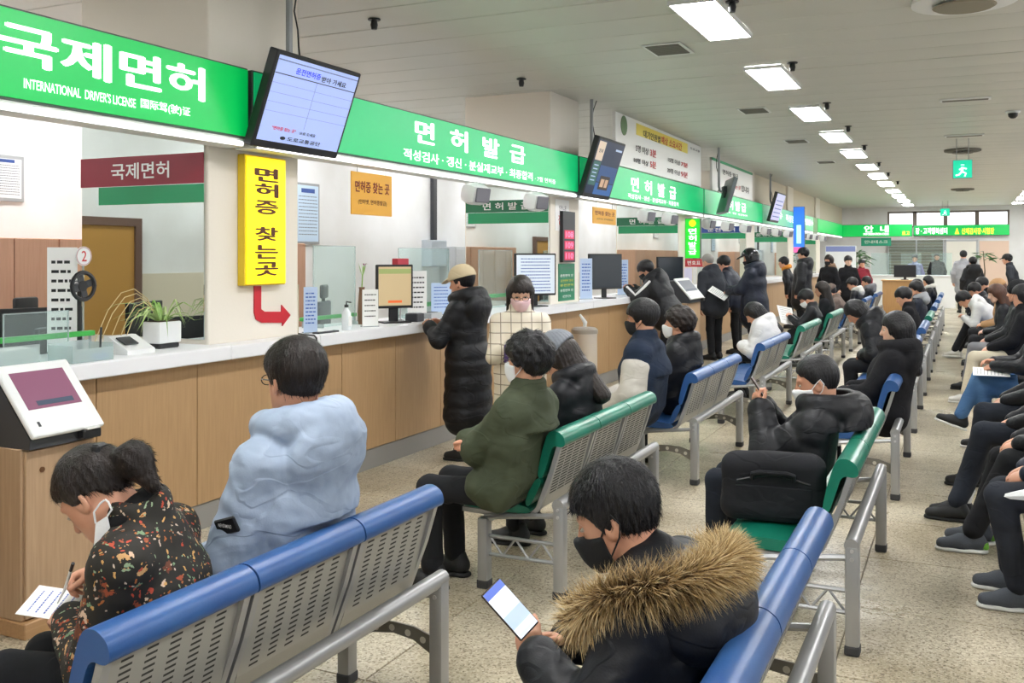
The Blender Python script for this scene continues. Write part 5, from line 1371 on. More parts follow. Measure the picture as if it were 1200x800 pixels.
def draw1(put, word):
    put(0.0, 0.945, 1, 0.96, sline); put(0.0, 0.79, 1, 0.80, inkk)
    for v in (0.68, 0.57, 0.46, 0.35): put(0.0, v, 1, v + 0.004, sline)
    put(0.5, 0.2, 0.503, 0.79, sline)
    word('운전면허증', 0.37, 0.87, 0.30, 0.075, inkb); word('받아 가세요', 0.70, 0.855, 0.32, 0.07, inkk)
    word('"면허증 찾는 곳"', 0.27, 0.165, 0.28, 0.045, inkrr); word('으로 오세요', 0.56, 0.155, 0.20, 0.04, inkk); word('◉ 도로교통공단', 0.5, 0.06, 0.50, 0.05, inkk)
tv('black ceiling screen with pale blue page above the yellow lightbox', 4.71, 5.61, 2.33, 0.617, 20, -3.98, dict(bg=scr_blue, draw=draw1))
def draw2(put, word):
    put(0.02, 0.62, 0.28, 0.97, glow('s2_beige', '#c9b8a4', 0.5)); put(0.02, 0.16, 0.28, 0.60, glow('s2_green', '#2f5d58', 0.5)); put(0.30, 0.0, 0.98, 0.22, glow('s2_blue', '#2d5a94', 0.5)); put(0.30, 0.24, 0.98, 0.55, glow('s2_mid', '#2b4a78', 0.5))
    put(0.42, 0.10, 0.8, 0.36, glow('s2_photo', '#3a2f2a', 0.4), 0.005); put(0.47, 0.15, 0.6, 0.30, glow('s2_face', '#b89a80', 0.5), 0.006); put(0.64, 0.15, 0.75, 0.30, glow('s2_face'
    , '#b89a80', 0.5), 0.006); put(0.7, 0.86, 0.95, 0.9, glow('s2_lite', '#a8b8d0', 0.5), 0.005)
    for q in range(5): put(0.06, 0.52 - q * 0.07, 0.22, 0.54 - q * 0.07, glow('s2_lite', '#a8b8d0', 0.5), 0.005)
    word('안내', 0.15, 0.80, 0.14, 0.07, inkk)
tv('tall black ceiling screen showing a dark broadcast over the second column', 10.42, 11.36, 2.34, 0.72, 18, -3.98, dict(bg=scr_nv, draw=draw2))
tv('ceiling screen turned edge-on, its grey back towards the camera', 16.25, 17.15, 2.38, 0.62, 16, -3.75, dict(bg=scr_nv, draw=lambda p, w: None), yawd=22, bez=M('grey_tv_back', '#5c6266', 0.45))
tv('farthest ceiling screen with a pale lilac page', 21.9, 23.0, 2.42, 0.68, 16, -3.9, dict(bg=glow('screen_lilac', '#b7b6dc', 0.55), draw=lambda p, w: [p(0.1, 0.12 + 0.15 * q, 0.9, 0.16 + 0.15 * q, sline) for q in range(5)]))
# ---- round-cornered white speakers under the fascia
sp_grey = M('speaker_grille', '#75747c', 0.7, bump=(300, 0.3))
sp0 = None
for q, (px, py, sw) in enumerate(((557, 225, 28), (627.5, 235.5, 22), (757, 252, 17), (784.5, 257, 16), (830, 259, 14), (852, 262, 12), (873, 264, 12), (897, 267, 10), (910, 268, 9), (923, 269, 8), (940, 271, 8), (947, 271.5, 8), (954, 272, 7), (964, 273, 6))):
    P = onX(px, py, SX + 0.03); P.z = 2.215
    words = ['largest white speaker hanging under the fascia, left of the two by the second column', 'white speaker hanging over the second column\'s green strip', 'white speaker hanging just right of the second ceiling screen', 'white speaker hanging left of the green sun lightbox', 'white speaker hanging right of the green sun lightbox', 'small white speaker hanging past the edge-on screen', 'small white speaker hanging above the helmet man', 'small white speaker left of the farthest ceiling screen\'s base']
    lab = words[q] if q < len(words) else 'tiny white speaker in the far row under the fascia, %s from the left of six' % ordn[q - len(words)]
    if sp0 is None:
        t = thing('speaker', lab, 'speaker', P, group='white speakers under the fascia'); sp0 = t
        G().cbox((0, 0, 0), (0.16, 0.225, 0.17), 0.06).build('shell', wht, t, True)
        G().cbox((0.076, 0, 0), (0.016, 0.165, 0.115), 0.007).build('grille', sp_grey, t, True)
        G().tube([(0, 0, 0.07), (0, 0, (SZ0 - 0.055 - P.z) / 1.15)], 0.014, 8).build('bracket', wht, t, True)
    else:
        t = copy_tree(sp0); t.location = P
    t.rotation_euler = (0, rad(10), rad(-12)); t.scale = (1.2, 1.2, 1.15)
    tag(t, lab, 'speaker', 'white speakers under the fascia')
# ---- things on the columns
def flat_on_col(name, lab, cat, pa_, pb_, mt, off=0.006):
    A, B = onX(pa_[0], pa_[1], CX0 + off), onX(pb_[0], pb_[1], CX0 + off)
    t = thing(name, lab, cat, (CX0 + off - 0.005, A.y, B.z)); w_, h_ = B.y - A.y, A.z - B.z
    G().box((0, 0, 0), (0.005, w_, h_), 0.001).build('sheet', mt, t)
    return t, w_, h_
t, w_, h_ = flat_on_col('notice_sheet', 'white notice with red words high on the second column', 'poster', (651, 233), (667, 271), paper_m)
letter('접수', (0.006, w_ / 2, h_ * 0.35), ink_r, t, w=w_ * 0.6, h=h_ * 0.3); letter('안내', (0.006, w_ / 2, h_ * 0.72), ink_g, t, w=w_ * 0.5, h=h_ * 0.2)
t, w_, h_ = flat_on_col('number_display', 'dark display with three red lit numbers on the second column', 'display', (660, 247), (674, 307), dkg, 0.05)
G().box((-0.04, 0.0, 0.0), (0.0, w_, h_), 0.003).build('casing', blk, t)
for q in range(3):
    G().box((0.005, 0.04, h_ * (0.04 + 0.21 * q)), (0.008, w_ - 0.04, h_ * (0.21 + 0.21 * q))).build('digit_panel', glow('red_led_panel', '#b01848', 0.5), t)
    letter(['110', '109', '108'][q], (0.009, w_ / 2, h_ * (0.125 + 0.21 * q)), glow('red_led_digits', '#ff6a90', 1.2), t, w=w_ * 0.6, h=h_ * 0.11, bold=0.02)
t, w_, h_ = flat_on_col('poster', 'green poster with white and yellow lines on the second column', 'poster', (654.5, 309), (673.5, 351), M('poster_green', '#127a55', 0.4))
for q, (v, mm, wf) in enumerate(((0.88, ink_g, 0.8), (0.68, ink_white, 0.8), (0.54, M('poster_yellow', '#d8cf3c', 0.5), 0.75), (0.42, M('poster_yellow'), 0.8), (0.28, ink_white, 0.8), (0.12, ink_white, 0.5))):
    letter('운전면허 안내'[:5 + q % 3], (0.006, w_ / 2, h_ * v), mm, t, w=w_ * wf, h=h_ * 0.07)
def blade_sign(lab, x0, x1, Y_, z0, z1, face):
    """narrow lit box standing out from the counter front, facing down the hall"""
    t = thing('lightbox_sign', lab, 'sign', (x0, Y_, z0)); Wd, Hd = x1 - x0, z1 - z0
    G().box((0.001, 0.004, 0), (Wd, 0.10, Hd), 0.004).build('sign_box', edge_dk, t); G().box((0.008, -0.002, 0.008), (Wd - 0.008, 0.004, Hd - 0.008)).build('sign_face', face, t)
    return t, Wd, Hd
t, Wd, Hd = blade_sign('green lit box sign with yellow sun on the third column', CX0, CX0 + 0.26, 16.0, 1.61, 2.285, glow('lit_green_box', '#22c832', 0.8))
G().lathe([(0, 0), (0.058, 0), (0.058, 0.004), (0, 0.004)], (Wd / 2, -0.003, Hd * 0.88), 18, M4=FACE_NY).build('sun_disc', glow('sun_yellow', '#ffd21a', 0.9), t)
for q, ch in enumerate('면허발급'): letter(ch, (Wd / 2, -0.004, Hd * (0.68 - 0.17 * q)), let_w, t, w=Wd * 0.5, h=0.095, bold=0.03, face=FACE_NY)
t = thing('banner', 'small red and white banner below the green sun lightbox', 'sign', (CX0, 16.0, 1.47)); G().box((0.001, 0, 0), (0.31, 0.02, 0.135), 0.003).build('board', M('banner_red', '#d23a44', 0.5), t); letter('번호표', (0.155, -0.002, 0.067), ink_white, t, w=0.22, h=0.075, bold=0.02, face=FACE_NY)
t, w_, h_ = flat_on_col('poster', 'pale lilac leaflet sheet under the red banner', 'poster', (802, 314), (811, 335), M('lilac_sheet', '#d7d3ec', 0.5))
t, Wd, Hd = blade_sign('blue lit box sign standing out by the fifth column past the helmet man', SX + 0.002, SX + 0.29, 26.2, 1.74, 2.95, glow('lit_blue_box', '#2f6fd8', 0.9))
G().box((Wd * 0.3, -0.006, Hd * 0.2), (Wd * 0.7, -0.003, Hd * 0.6)).build('pale_picture', glow('lit_sky_picture', '#a8dcff', 1.0), t)
G().box((0.01, -0.006, 0.01), (Wd - 0.01, -0.003, Hd * 0.12)).build('pink_band', glow('lit_pink_band', '#e0609a', 0.8), t)

# ---- ceiling fittings
vent_d = M('vent_dark', '#6f6d66', 0.7)
for q, (px, py, w_, l_) in enumerate(((783, 57, 0.36, 0.5), (884, 129, 0.36, 0.5), (933.5, 165, 0.36, 0.5), (968, 189.5, 0.36, 0.5))):
    P = onZ(px, py, CEIL); t = thing('ceiling_vent', ['square grey ceiling vent left of the front ceiling light', 'grey ceiling vent left of the third ceiling light', 'grey ceiling vent left of the fifth ceiling light', 'grey ceiling vent farthest along the left side'][q], 'vent', P, group='ceiling vents')
    G().box((-w_ / 2, -l_ / 2, -0.012), (w_ / 2, l_ / 2, -0.003), 0.003).build('vent_frame', frame_m, t)
    for k2 in range(8): G().box((-w_ / 2 + 0.03, -l_ / 2 + 0.04 + k2 * (l_ - 0.08) / 8, -0.018), (w_ / 2 - 0.03, -l_ / 2 + 0.075 + k2 * (l_ - 0.08) / 8, -0.012)).build('slat', vent_d, t)
sprk = None
for q, (px, py) in enumerate(((438.5, 22), (611, 92), (858, 1), (928.5, 73), (969, 120), (994, 147.5), (1013, 170), (1030, 190), (1041, 202), (1052, 212))):
    P = onZ(px, py, CEIL)
    lab = ['black sprinkler head above the first ceiling screen', 'black sprinkler head above the second column', 'black sprinkler head beside the front ceiling light', 'black sprinkler head beside the second ceiling light', 'black sprinkler head beside the third ceiling light', 'black sprinkler head beside the fourth ceiling light', 'black sprinkler head beside the fifth ceiling light', 'black sprinkler head beside the sixth ceiling light', 'black sprinkler head beside the seventh ceiling light', 'black sprinkler head farthest along the ceiling lights'][q]
    if sprk is None:
        sprk = t = thing('sprinkler_head', lab, 'sprinkler', P)
        G().lathe([(0, -0.012), (0.05, -0.012), (0.05, -0.003), (0, -0.003)], n=14).build('flange', blk, t); G().lathe([(0, -0.085), (0.022, -0.085), (0.03, -0.05), (0.024, -0.012), (0, -0.012)], n=12).build('nozzle', blk, t, True)
    else: t = copy_tree(sprk); t.location = P
    tag(t, lab, 'sprinkler', 'sprinkler heads')
for q, (px, py, r_, mt) in enumerate(((1130, -2, 0.36, M('round_vent_tan', '#8c8676', 0.6)), (1128, 175, 0.30, vent_d), (1128, 221, 0.30, vent_d))):
    P = onZ(px, py, CEIL); t = thing('round_diffuser', ['large round ceiling diffuser at the top edge', 'dark round ceiling diffuser above the exit sign', 'dark round ceiling diffuser past the exit sign'][q], 'vent', P)
    G().lathe([(0, -0.07), (r_ * 0.55, -0.07), (r_ * 0.6, -0.06), (0, -0.055)], n=24).build('cone', mt, t); G().lathe([(0, -0.022), (r_ * 0.9, -0.045), (r_, -0.035), (r_, -0.003), (0, -0.003)], n=28).build('ring', mt if q else frame_m, t, True)
    G().tube([(0, 0, -0.06), (0, 0, -0.004)], 0.02, 8).build('stem', mt, t)
for q, (px, py) in enumerate(((1131, 115.5), (1130, 158))):
    P = onZ(px, py, CEIL); t = thing('air_slot', ['long ceiling air slot in front of the exit sign, nearer', 'long ceiling air slot in front of the exit sign, farther'][q], 'vent', P)
    G().box((-0.28, -0.09, -0.02), (0.28, 0.09, -0.003), 0.004).build('slot_frame', frame_m, t); G().box((-0.25, -0.05, -0.024), (0.25, 0.05, -0.02)).build('slot', vent_d, t)
def exit_sign(lab, px, py0, py1, Y_, wd):
    a, b_ = onY(px, py0, Y_), onY(px, py1, Y_); t = thing('exit_sign', lab, 'exit sign', (a.x, Y_, b_.z))
    h_ = a.z - b_.z
    G().box((-wd / 2, 0, 0), (wd / 2, 0.05, h_), 0.006).build('sign_box', grey_p, t); G().box((-wd / 2 + 0.01, -0.003, 0.01), (wd / 2 - 0.01, 0.0, h_ - 0.01)).build('sign_face', glow('exit_green', '#12b890', 0.9), t)
    # running figure
    g = G(); m_ = h_ / 0.3
    for pp, r_ in ((((0.0, 0.21),), 0.028), (((0.0, 0.18), (-0.01, 0.11)), 0.02), (((-0.01, 0.11), (0.05, 0.08), (0.03, 0.03)), 0.014), (((-0.01, 0.11), (-0.05, 0.06), (-0.10, 0.05)), 0.014), (((0.0, 0.17), (0.06, 0.15)), 0.012), (((0.0, 0.17), (-0.05, 0.14)), 0.012)):
        pts = [(x * m_, -0.005, z * m_) for x, z in pp]
        if len(pts) == 1: pts = [pts[0], (pts[0][0], -0.005, pts[0][2] + 0.01)]
        g.tube(pts, r_ * m_, 6)
    g.build('running_figure', glow('exit_white', '#e8fff6', 1.0), t)
    for x_ in (-wd * 0.3, wd * 0.3): G().tube([(x_, 0.025, h_), (x_, 0.025, CEIL - b_.z)], 0.006, 5).build('hanger', grey_p, t)
exit_sign('green lit exit sign hanging from the ceiling in mid hall', 1128, 187, 209, 17.0, 0.29)
exit_sign('green lit exit sign hanging at the far end of the hall', 1107.5, 244, 253, 36.0, 0.30)
P = onZ(1187, 130, CEIL); t = thing('dome_camera', 'white and black dome camera on the ceiling at right', 'camera', P)
G().lathe([(0, -0.03), (0.08, -0.03), (0.09, -0.003), (0, -0.003)], n=18).build('base', wht, t, True); G().lathe([(0, -0.10), (0.03, -0.095), (0.055, -0.07), (0.06, -0.03), (0, -0.03)], n=18).build('dome', blk, t, True)

# ---- ticket kiosk at the front left
def kiosk(lab, x1, y0, y1, zw, X0=None, tabl=True, screen='#7a4a62'):
    t = thing('ticket_kiosk', lab, 'kiosk', (x1, y0, 0)); W_ = y1 - y0; D_ = 0.34
    G().box((-D_, 0, 0.07), (-0.018, W_, zw), 0.004).build('cabinet', oak2, t)
    dr_ = G().box((-0.018, 0.012, 0.08), (0.0, W_ - 0.003, zw - 0.01), 0.003).build('door', oak2, t)
    G().lathe([(0, 0), (0.012, 0), (0.012, 0.006), (0, 0.006)], (0.0, 0.09, zw - 0.10), 12, M4=FACE_PX).build('lock', M('brass_lock', '#7d5a40', 0.4, 0.6), dr_)
    G().box((-D_ - 0.01, -0.01, 0), (0.02, W_ + 0.01, 0.07), 0.004).build('plinth', wood('plinth_oak', '#a9835a', '#b9936a', 'y'), t)
    XZ_ = lambda u_, v_, w_: (u_, w_, v_)
    G().prism([(-D_ - 0.02, zw), (0.03, zw), (0.03, zw + 0.045), (-0.20, zw + 0.31), (-D_ - 0.02, zw + 0.31)], XZ_, 0.005, W_ + 0.005).build('machine_body', dkg, t)
    a = math.atan2(0.265, 0.23); n = Vector((sin(a), 0, cos(a))); d = Vector((-cos(a), 0, sin(a)))
    M4 = Matrix(((d.x, 0, n.x, 0.035), (0, 1, 0, 0), (d.z, 0, n.z, zw + 0.05), (0, 0, 0, 1)))
    def slab(u0, u1, v0, v1, w0, w1, nm, mt, bev=0.0):
        g = G().box((u0, v0, w0), (u1, v1, w1), bev); g.v = [tuple(M4 @ Vector(p)) for p in g.v]; return g.build(nm, mt, t)
    slab(-0.012, 0.375, 0.0, W_ + 0.01, 0.0, 0.028, 'bezel', wht, 0.011)
    slab(0.125, 0.325, 0.045, W_ - 0.045, 0.028, 0.030, 'screen', glow('kiosk_screen' + screen, screen, 0.35))
    slab(0.14, 0.165, 0.10, W_ - 0.08, 0.0302, 0.031, 'screen_footer', M('kiosk_footer', '#3d4a60', 0.4))
    slab(0.035, 0.06, 0.05, 0.062, 0.028, 0.030, 'key_hole', dkg)
    G().box((0.03, W_ - 0.12, zw + 0.008), (0.075, W_ - 0.02, zw + 0.05), 0.006).build('ticket_slot', blk, t)
    G().box((0.03, W_ - 0.105, zw + 0.05), (0.08, W_ - 0.035, zw + 0.058), 0.002).build('ticket', paper_m, t)
    return t
kz = HC - 225 / FPX * 4.17
kiosk('wooden ticket kiosk with white screen unit at the left edge', -3.66, 2.87, 3.24, 0.815)
kiosk('wooden ticket kiosk beside the grey-haired man', -3.55, 13.5, 14.25, 0.98, screen='#5a5f68')
# ---- steel bin
P = onX(685, 384, -3.78)
t = thing('waste_bin', 'cream round waste bin with domed lid and white scoop by the counter', 'bin', (P.x, P.y, 0))
G().lathe([(0, 0), (0.135, 0), (0.14, 0.02), (0.14, P.z - 0.06), (0, P.z - 0.06)], n=24).build('drum', M('cream_enamel', '#c9bdae', 0.35, 0.2), t, True)
G().lathe([(0, P.z - 0.06), (0.148, P.z - 0.06), (0.148, P.z - 0.02), (0.12, P.z + 0.005), (0, P.z + 0.012)], n=24).build('lid', M('bin_lid', '#a59c90', 0.35, 0.3), t, True)
G().tube([(0, 0, P.z), (0.02, -0.03, P.z + 0.06), (-0.02, -0.09, P.z + 0.15)], [0.02, 0.024, 0.012], 8).build('scoop', wht, t, True)

# ---- desk and counter things
def monitor(lab, px, X_, zb, w_, h_, yawd, scr, back=False, stand=True, tilt=0):
    P = onX(px, 300, X_); t = thing('monitor', lab, 'monitor', (P.x, P.y, zb), rz=rad(yawd))
    st = 0.12 if stand else 0.0
    G().cbox((0, 0, st + h_ / 2), (0.035, w_, h_), 0.006).build('casing', blk, t)
    G().box((0.0175, -w_ / 2 + 0.018, st + 0.022), (0.019, w_ / 2 - 0.018, st + h_ - 0.018)).build('screen', scr, t)
    if stand:
        G().box((-0.03, -0.04, 0.01), (-0.012, 0.04, st + 0.12), 0.004).build('stand_neck', blk, t); G().box((-0.09, -0.12, 0), (0.09, 0.12, 0.012), 0.004).build('stand_foot', blk, t)
    return t
tan_scr = glow('tan_page', '#bba680', 0.42); off_scr = M('screen_off', '#2a3036', 0.25); page_scr = glow('white_page', '#c9d2dc', 0.35)
t = monitor('black monitor with a beige page on the counter right of the first column', 462, KX - 0.20, KZ, 0.32, 0.36, -38, tan_scr)
G().box((0.0195, -0.14, 0.12 + 0.285), (0.0205, 0.14, 0.12 + 0.325)).build('page_header', glow('page_olive', '#8f9a60', 0.5), t); G().box((0.0195, -0.06, 0.12 + 0.045), (0.0205, 0.06, 0.12 + 0.065)).build('page_button', glow('page_orange', '#d0602a', 0.6), t)
t = monitor('black monitor with a white form page in front of the second column', 627, KX - 0.18, KZ + 0.0, 0.50, 0.46, -40, page_scr)
tag(lines_of_print(t, ink_b, [((0.0195, 0.0, 0.52 - 0.035 * q), 0.36, 0.010, 70 + q) for q in range(11)], FACE_PX), kind='stuff')
monitor('black switched-off monitor turned from the camera, second from the second column', 709, KX - 0.16, KZ, 0.56, 0.46, -30, off_scr)
monitor('black monitor back behind the man leaning on the counter', 785, KX - 0.16, KZ, 0.52, 0.42, -36, off_scr)
monitor('black staff monitor on the desk at far left', 48, -5.2, 0.75, 0.5, 0.46, 160, off_scr)
monitor('dark staff monitor behind the acrylic shield at far left', 70, -4.95, 0.75, 0.48, 0.36, 200, off_scr)
# acrylic shields
def shield(lab, pa_, pb_, X_, zt_, yawd=0):
    A, B = onX(pa_, 300, X_), onX(pb_, 300, X_)
    t = thing('acrylic_shield', lab, 'screen guard', (X_, A.y, KZ), rz=rad(yawd)); w_ = B.y - A.y; h_ = zt_ - KZ
    G().box((-0.003, 0, 0), (0.003, w_, h_), 0.0015).build('sheet', acry, t)
    g = G().box((-0.0035, -0.003, 0), (0.0035, 0.003, h_)).box((-0.0035, w_ - 0.003, 0), (0.0035, w_ + 0.003, h_)).box((-0.0035, 0, h_ - 0.004), (0.0035, w_, h_ + 0.002)); g.build('edge', acry_e, t)
    for y_ in (0.05, w_ - 0.05): G().box((-0.06, y_ - 0.006, 0), (0.06, y_ + 0.006, 0.03), 0.002).build('foot', acry_e, t)
z287 = onX(390, 288, KX - 0.3).z
shield('clear acrylic shield right of the first column', 367, 416, KX - 0.42, onX(390, 288, KX - 0.42).z)
shield('clear acrylic shield behind the beige-page monitor', 467, 526, KX - 0.46, onX(500, 291, KX - 0.46).z)
shield('clear acrylic shield behind the person in beige cap', 561, 600, KX - 0.46, onX(580, 293, KX - 0.46).z)
shield('low clear acrylic shield at the far left', 4, 80, KX - 0.28, onX(40, 366, KX - 0.28).z)
# green desk rails
def rail(lab, p0, p1, X_, h_=0.028):
    A, B = onX(p0[0], p0[1], X_), onX(p1[0], p1[1], X_)
    t = thing('divider_rail', lab, 'rail', (X_, A.y, KZ), group='green counter rails'); w_ = B.y - A.y
    G().box((-0.02, 0, A.z - KZ - h_), (0.02, w_, A.z - KZ), 0.004).build('rail', M('bright_green_plastic', '#3fae49', 0.4), t)
    for y_ in (0.02, w_ - 0.02): G().tube([(0, y_, 0), (0, y_, A.z - KZ - h_)], 0.008, 6).build('post', grey_alu, t)
rail('green rail on posts across the counter at far left', (-60, 401), (109, 388), KX - 0.32)
rail('green rail behind the hand sanitizer', (353, 372), (416, 362), KX - 0.52, 0.03)
rail('green rail by the person in beige cap', (497, 354), (528, 350), KX - 0.56, 0.04)
rail('green rail behind the woman in the checked coat', (570, 345), (596, 342), KX - 0.56, 0.04)
# card stand signs
def card(lab, px, X_, w_, h_, yawd, mt, rows, ink, title=None):
    P = onX(px, 300, X_); t = thing('card_stand', lab, 'sign', (P.x, P.y, KZ), rz=rad(yawd))
    G().box((-0.004, -w_ / 2, 0.0), (0.0, w_ / 2, h_), 0.001).build('card', mt, t); G().box((-0.05, -w_ / 2, 0), (0.02, w_ / 2, 0.006)).build('foot', acry_e, t)
    tag(lines_of_print(t, ink, [((0.001, 0, h_ * (0.86 - 0.72 * q / rows)), w_ * 0.72, h_ * 0.028, int(px) + q) for q in range(rows)], FACE_PX), kind='stuff')
    return t
blue_card = M('pale_blue_card', '#b9cdea', 0.45)
card('pale blue upright card at the foot of the first column', 364, KX - 0.16, 0.10, 0.33, -38, blue_card, 9, ink_b)
card('white upright card with a list left of the beige-page monitor', 434, KX - 0.12, 0.13, 0.29, -38, paper_m, 5, ink_k)
card('white notice card right of the beige-page monitor', 489, KX - 0.28, 0.18, 0.42, -38, paper_m, 7, ink_k)
card('pale blue leaflet by the person in beige cap', 517, KX - 0.36, 0.20, 0.30, -38, blue_card, 7, ink_b)
card('pale blue upright card right of the second column', 687, KX - 0.30, 0.18, 0.52, -38, blue_card, 9, ink_b)
card('pale blue upright card between two switched-off monitors', 730, KX - 0.30, 0.18, 0.50, -38, blue_card, 9, ink_b)
card('white notice sheet with ochre line left of the first mirror', 73, KX - 0.60, 0.16, 0.60, -50, paper_m, 8, ink_k)
P = onX(462, 300, KX - 0.34); t = thing('red_box', 'small red and white card box behind the beige-page monitor', 'box', (P.x, P.y + 0.1, KZ)); G().box((-0.03, -0.09, 0.44), (0.03, 0.09, 0.53), 0.004).build('card_head', M('crimson_card', '#b52a3c', 0.5), t); G().tube([(0, 0, 0.01), (0, 0, 0.44)], 0.008, 6).build('stem', grey_alu, t); G().box((-0.05, -0.05, 0), (0.05, 0.05, 0.01)).build('base', grey_alu, t)
# number roundel
P = onX(97.5, 300, KX - 0.5); t = thing('number_sign', 'round white sign with red 2 on a stem at far left', 'sign', (P.x, P.y, KZ))
zc_ = onX(97.5, 300, KX - 0.5).z - KZ
G().tube([(0, 0, 0), (0, 0, zc_ - 0.05)], 0.006, 6).build('stem', acry_e, t); G().box((-0.04, -0.04, 0), (0.04, 0.04, 0.008)).build('base', acry_e, t)
G().lathe([(0, 0), (0.055, 0), (0.055, 0.006), (0, 0.006)], (0, 0, zc_), 24, M4=FACE_PX).build('disc', wht, t, True); G().tube([(0.006, 0.05 * cos(a_), zc_ + 0.05 * sin(a_)) for a_ in np.linspace(0, 2 * pi, 24, endpoint=False)], 0.003, 5, closed=True).build('rim', M('pink_rim', '#c9a0a4', 0.5), t); letter('2', (0.008, 0, zc_), ink_r, t, w=0.035, h=0.06)
# desk fan
P = onX(93, 335, KX - 0.34); t = thing('desk_fan', 'small black fan on a stand beside the first mirror', 'fan', (P.x, P.y, KZ)); hz_ = P.z - KZ
G().tube([(0, 0, 0.01), (0, 0, hz_)], 0.012, 8).build('pole', blk, t, True); G().lathe([(0, 0), (0.08, 0), (0.07, 0.02), (0, 0.02)], n=18).build('base', blk, t, True)
G().tube([(0.03, 0.075 * cos(a), hz_ + 0.075 * sin(a)) for a in np.linspace(0, 2 * pi, 20, endpoint=False)], 0.012, 6, closed=True).build('guard', blk, t, True)
for q in range(4): G().box((0.02, 0.012, hz_ - 0.02), (0.026, 0.065, hz_ + 0.02), 0.002, rot=Matrix.Rotation(q * pi / 2 + 0.3, 3, 'X'), piv=(0.023, 0, hz_)).build('blade', dkg, t)
G().lathe([(0, -0.04), (0.03, -0.04), (0.03, 0.03), (0, 0.03)], (0.0, 0, hz_), 14, M4=FACE_PX).build('motor', blk, t, True)
# sanitizer bottle
def bottle(lab, px, X_, h_, mt, cap):
    P = onX(px, 300, X_); t = thing('pump_bottle', lab, 'bottle', (P.x, P.y, KZ))
    G().lathe([(0, 0), (0.032, 0), (0.035, 0.01), (0.035, h_ * 0.62), (0.014, h_ * 0.75), (0.014, h_ * 0.8), (0, h_ * 0.8)], n=16).build('bottle_body', mt, t, True)
    G().lathe([(0, h_ * 0.8), (0.016, h_ * 0.8), (0.016, h_ * 0.9), (0, h_ * 0.9)], n=12).tube([(0, 0, h_ * 0.9), (0, 0, h_), (0.04, 0, h_ * 0.98)], 0.006, 6).build('pump', cap, t, True)
    G().box((0.030, -0.02, h_ * 0.15), (0.0362, 0.02, h_ * 0.5), 0.002).build('label', paper_m, t)
bottle('white pump bottle of hand sanitizer with black pump', 406, KX - 0.10, 0.21, M('sanitizer_clear', '#dfe6e8', 0.2), blk)
bottle('small white pump bottle by the second column', 648, KX - 0.3, 0.18, wht, wht)
# flower in a tall vase
P = onX(424, 300, KX - 0.34); t = thing('flower_vase', 'single purple flower in a slim vase beside the white list card', 'flower', (P.x, P.y, KZ))
G().lathe([(0, 0), (0.03, 0), (0.035, 0.10), (0.022, 0.28), (0.026, 0.30), (0, 0.30)], n=14).build('vase', M('brown_vase', '#7a5a44', 0.4), t, True)
G().tube([(0, 0, 0.28), (0.0, 0.01, 0.40), (0.01, 0.02, 0.47)], 0.005, 6).build('stem', M('stem_green', '#7fae4a', 0.6), t, True)
for q in range(5):
    a = q * 1.256; G().add([(0.01, 0.02, 0.47), (0.01 + 0.02 * cos(a + 0.4), 0.02 + 0.02 * sin(a + 0.4), 0.49), (0.01 + 0.034 * cos(a), 0.02 + 0.034 * sin(a), 0.485), (0.01 + 0.02 * cos(a - 0.4), 0.02 + 0.02 * sin(a - 0.4), 0.49)], [(0, 1, 2, 3)]).build('petal', M('petal_purple', '#8a2f66', 0.6), t)
for q in range(4):
    a = q * 1.6 + 0.3; G().add([(0, 0.01, 0.38), (0.02 * cos(a), 0.01 + 0.02 * sin(a), 0.43), (0.035 * cos(a), 0.01 + 0.035 * sin(a), 0.50), (0.012 * cos(a + 0.5), 0.01 + 0.012 * sin(a + 0.5), 0.44)], [(0, 1, 2, 3)]).build('leaf', M('wrap_green', '#b7cf9a', 0.6), t)
# spider plant in white pot
def blade(pts, w_, g):
    pts = [Vector(p) for p in pts]; n = len(pts); V, Fq = [], []
    for i, p in enumerate(pts):
        tdir = (pts[min(i + 1, n - 1)] - pts[max(i - 1, 0)]).normalized(); sd_ = tdir.cross(Vector((0, 0, 1)))
        sd_ = sd_.normalized() if sd_.length > 0.05 else Vector((1, 0, 0)); ww_ = w_ * (1 - abs(2 * i / (n - 1) - 0.7) ** 2 * 0.8) * (0.15 if i == n - 1 else 1)
        V += [p - sd_ * ww_, p + Vector((0, 0, -ww_ * 0.5)), p + sd_ * ww_]
    for i in range(n - 1):
        for k2 in range(2): Fq.append((i * 3 + k2, i * 3 + k2 + 1, i * 3 + k2 + 4, i * 3 + k2 + 3))
    g.add(V, Fq); return g
P = onX(190, 395, KX - 0.30); t = thing('spider_plant', 'spider plant in a square white pot in front of the first mirror', 'plant', (P.x, P.y, KZ))
G().box((-0.07, -0.09, 0.03), (0.07, 0.09, 0.16), 0.012).build('pot', wht, t, True); G().box((-0.062, -0.082, 0.0), (0.062, 0.082, 0.035), 0.008).build('pot_base', blk, t); G().box((-0.06, -0.08, 0.150), (0.06, 0.08, 0.163)).build('soil', M('soil', '#4a3a2c', 0.9), t)
R = random.Random(11); lf = [M('leaf_green', '#7fae52', 0.5, var=(20, '#a9c878')), M('leaf_pale', '#c9d8a0', 0.5, var=(20, '#9cc06a'))]
for q in range(34):
    a = R.uniform(0, 2 * pi); l = R.uniform(0.14, 0.30); hgt = R.uniform(0.08, 0.24); br_ = Vector((cos(a) * 0.02, sin(a) * 0.03, 0.155)); d_ = Vector((cos(a), sin(a) * (1.25 if sin(a) < 0 else 0.55), 0))
    pts = [br_ + d_ * l * s_ + Vector((0, 0, hgt * (s_ * 2.2 - s_ * s_ * (1.9 + R.uniform(0, 0.9))))) for s_ in (0, 0.25, 0.5, 0.75, 1.0)]
    blade(pts, R.uniform(0.005, 0.009), G()).build('leaf', lf[q % 2], t, True)
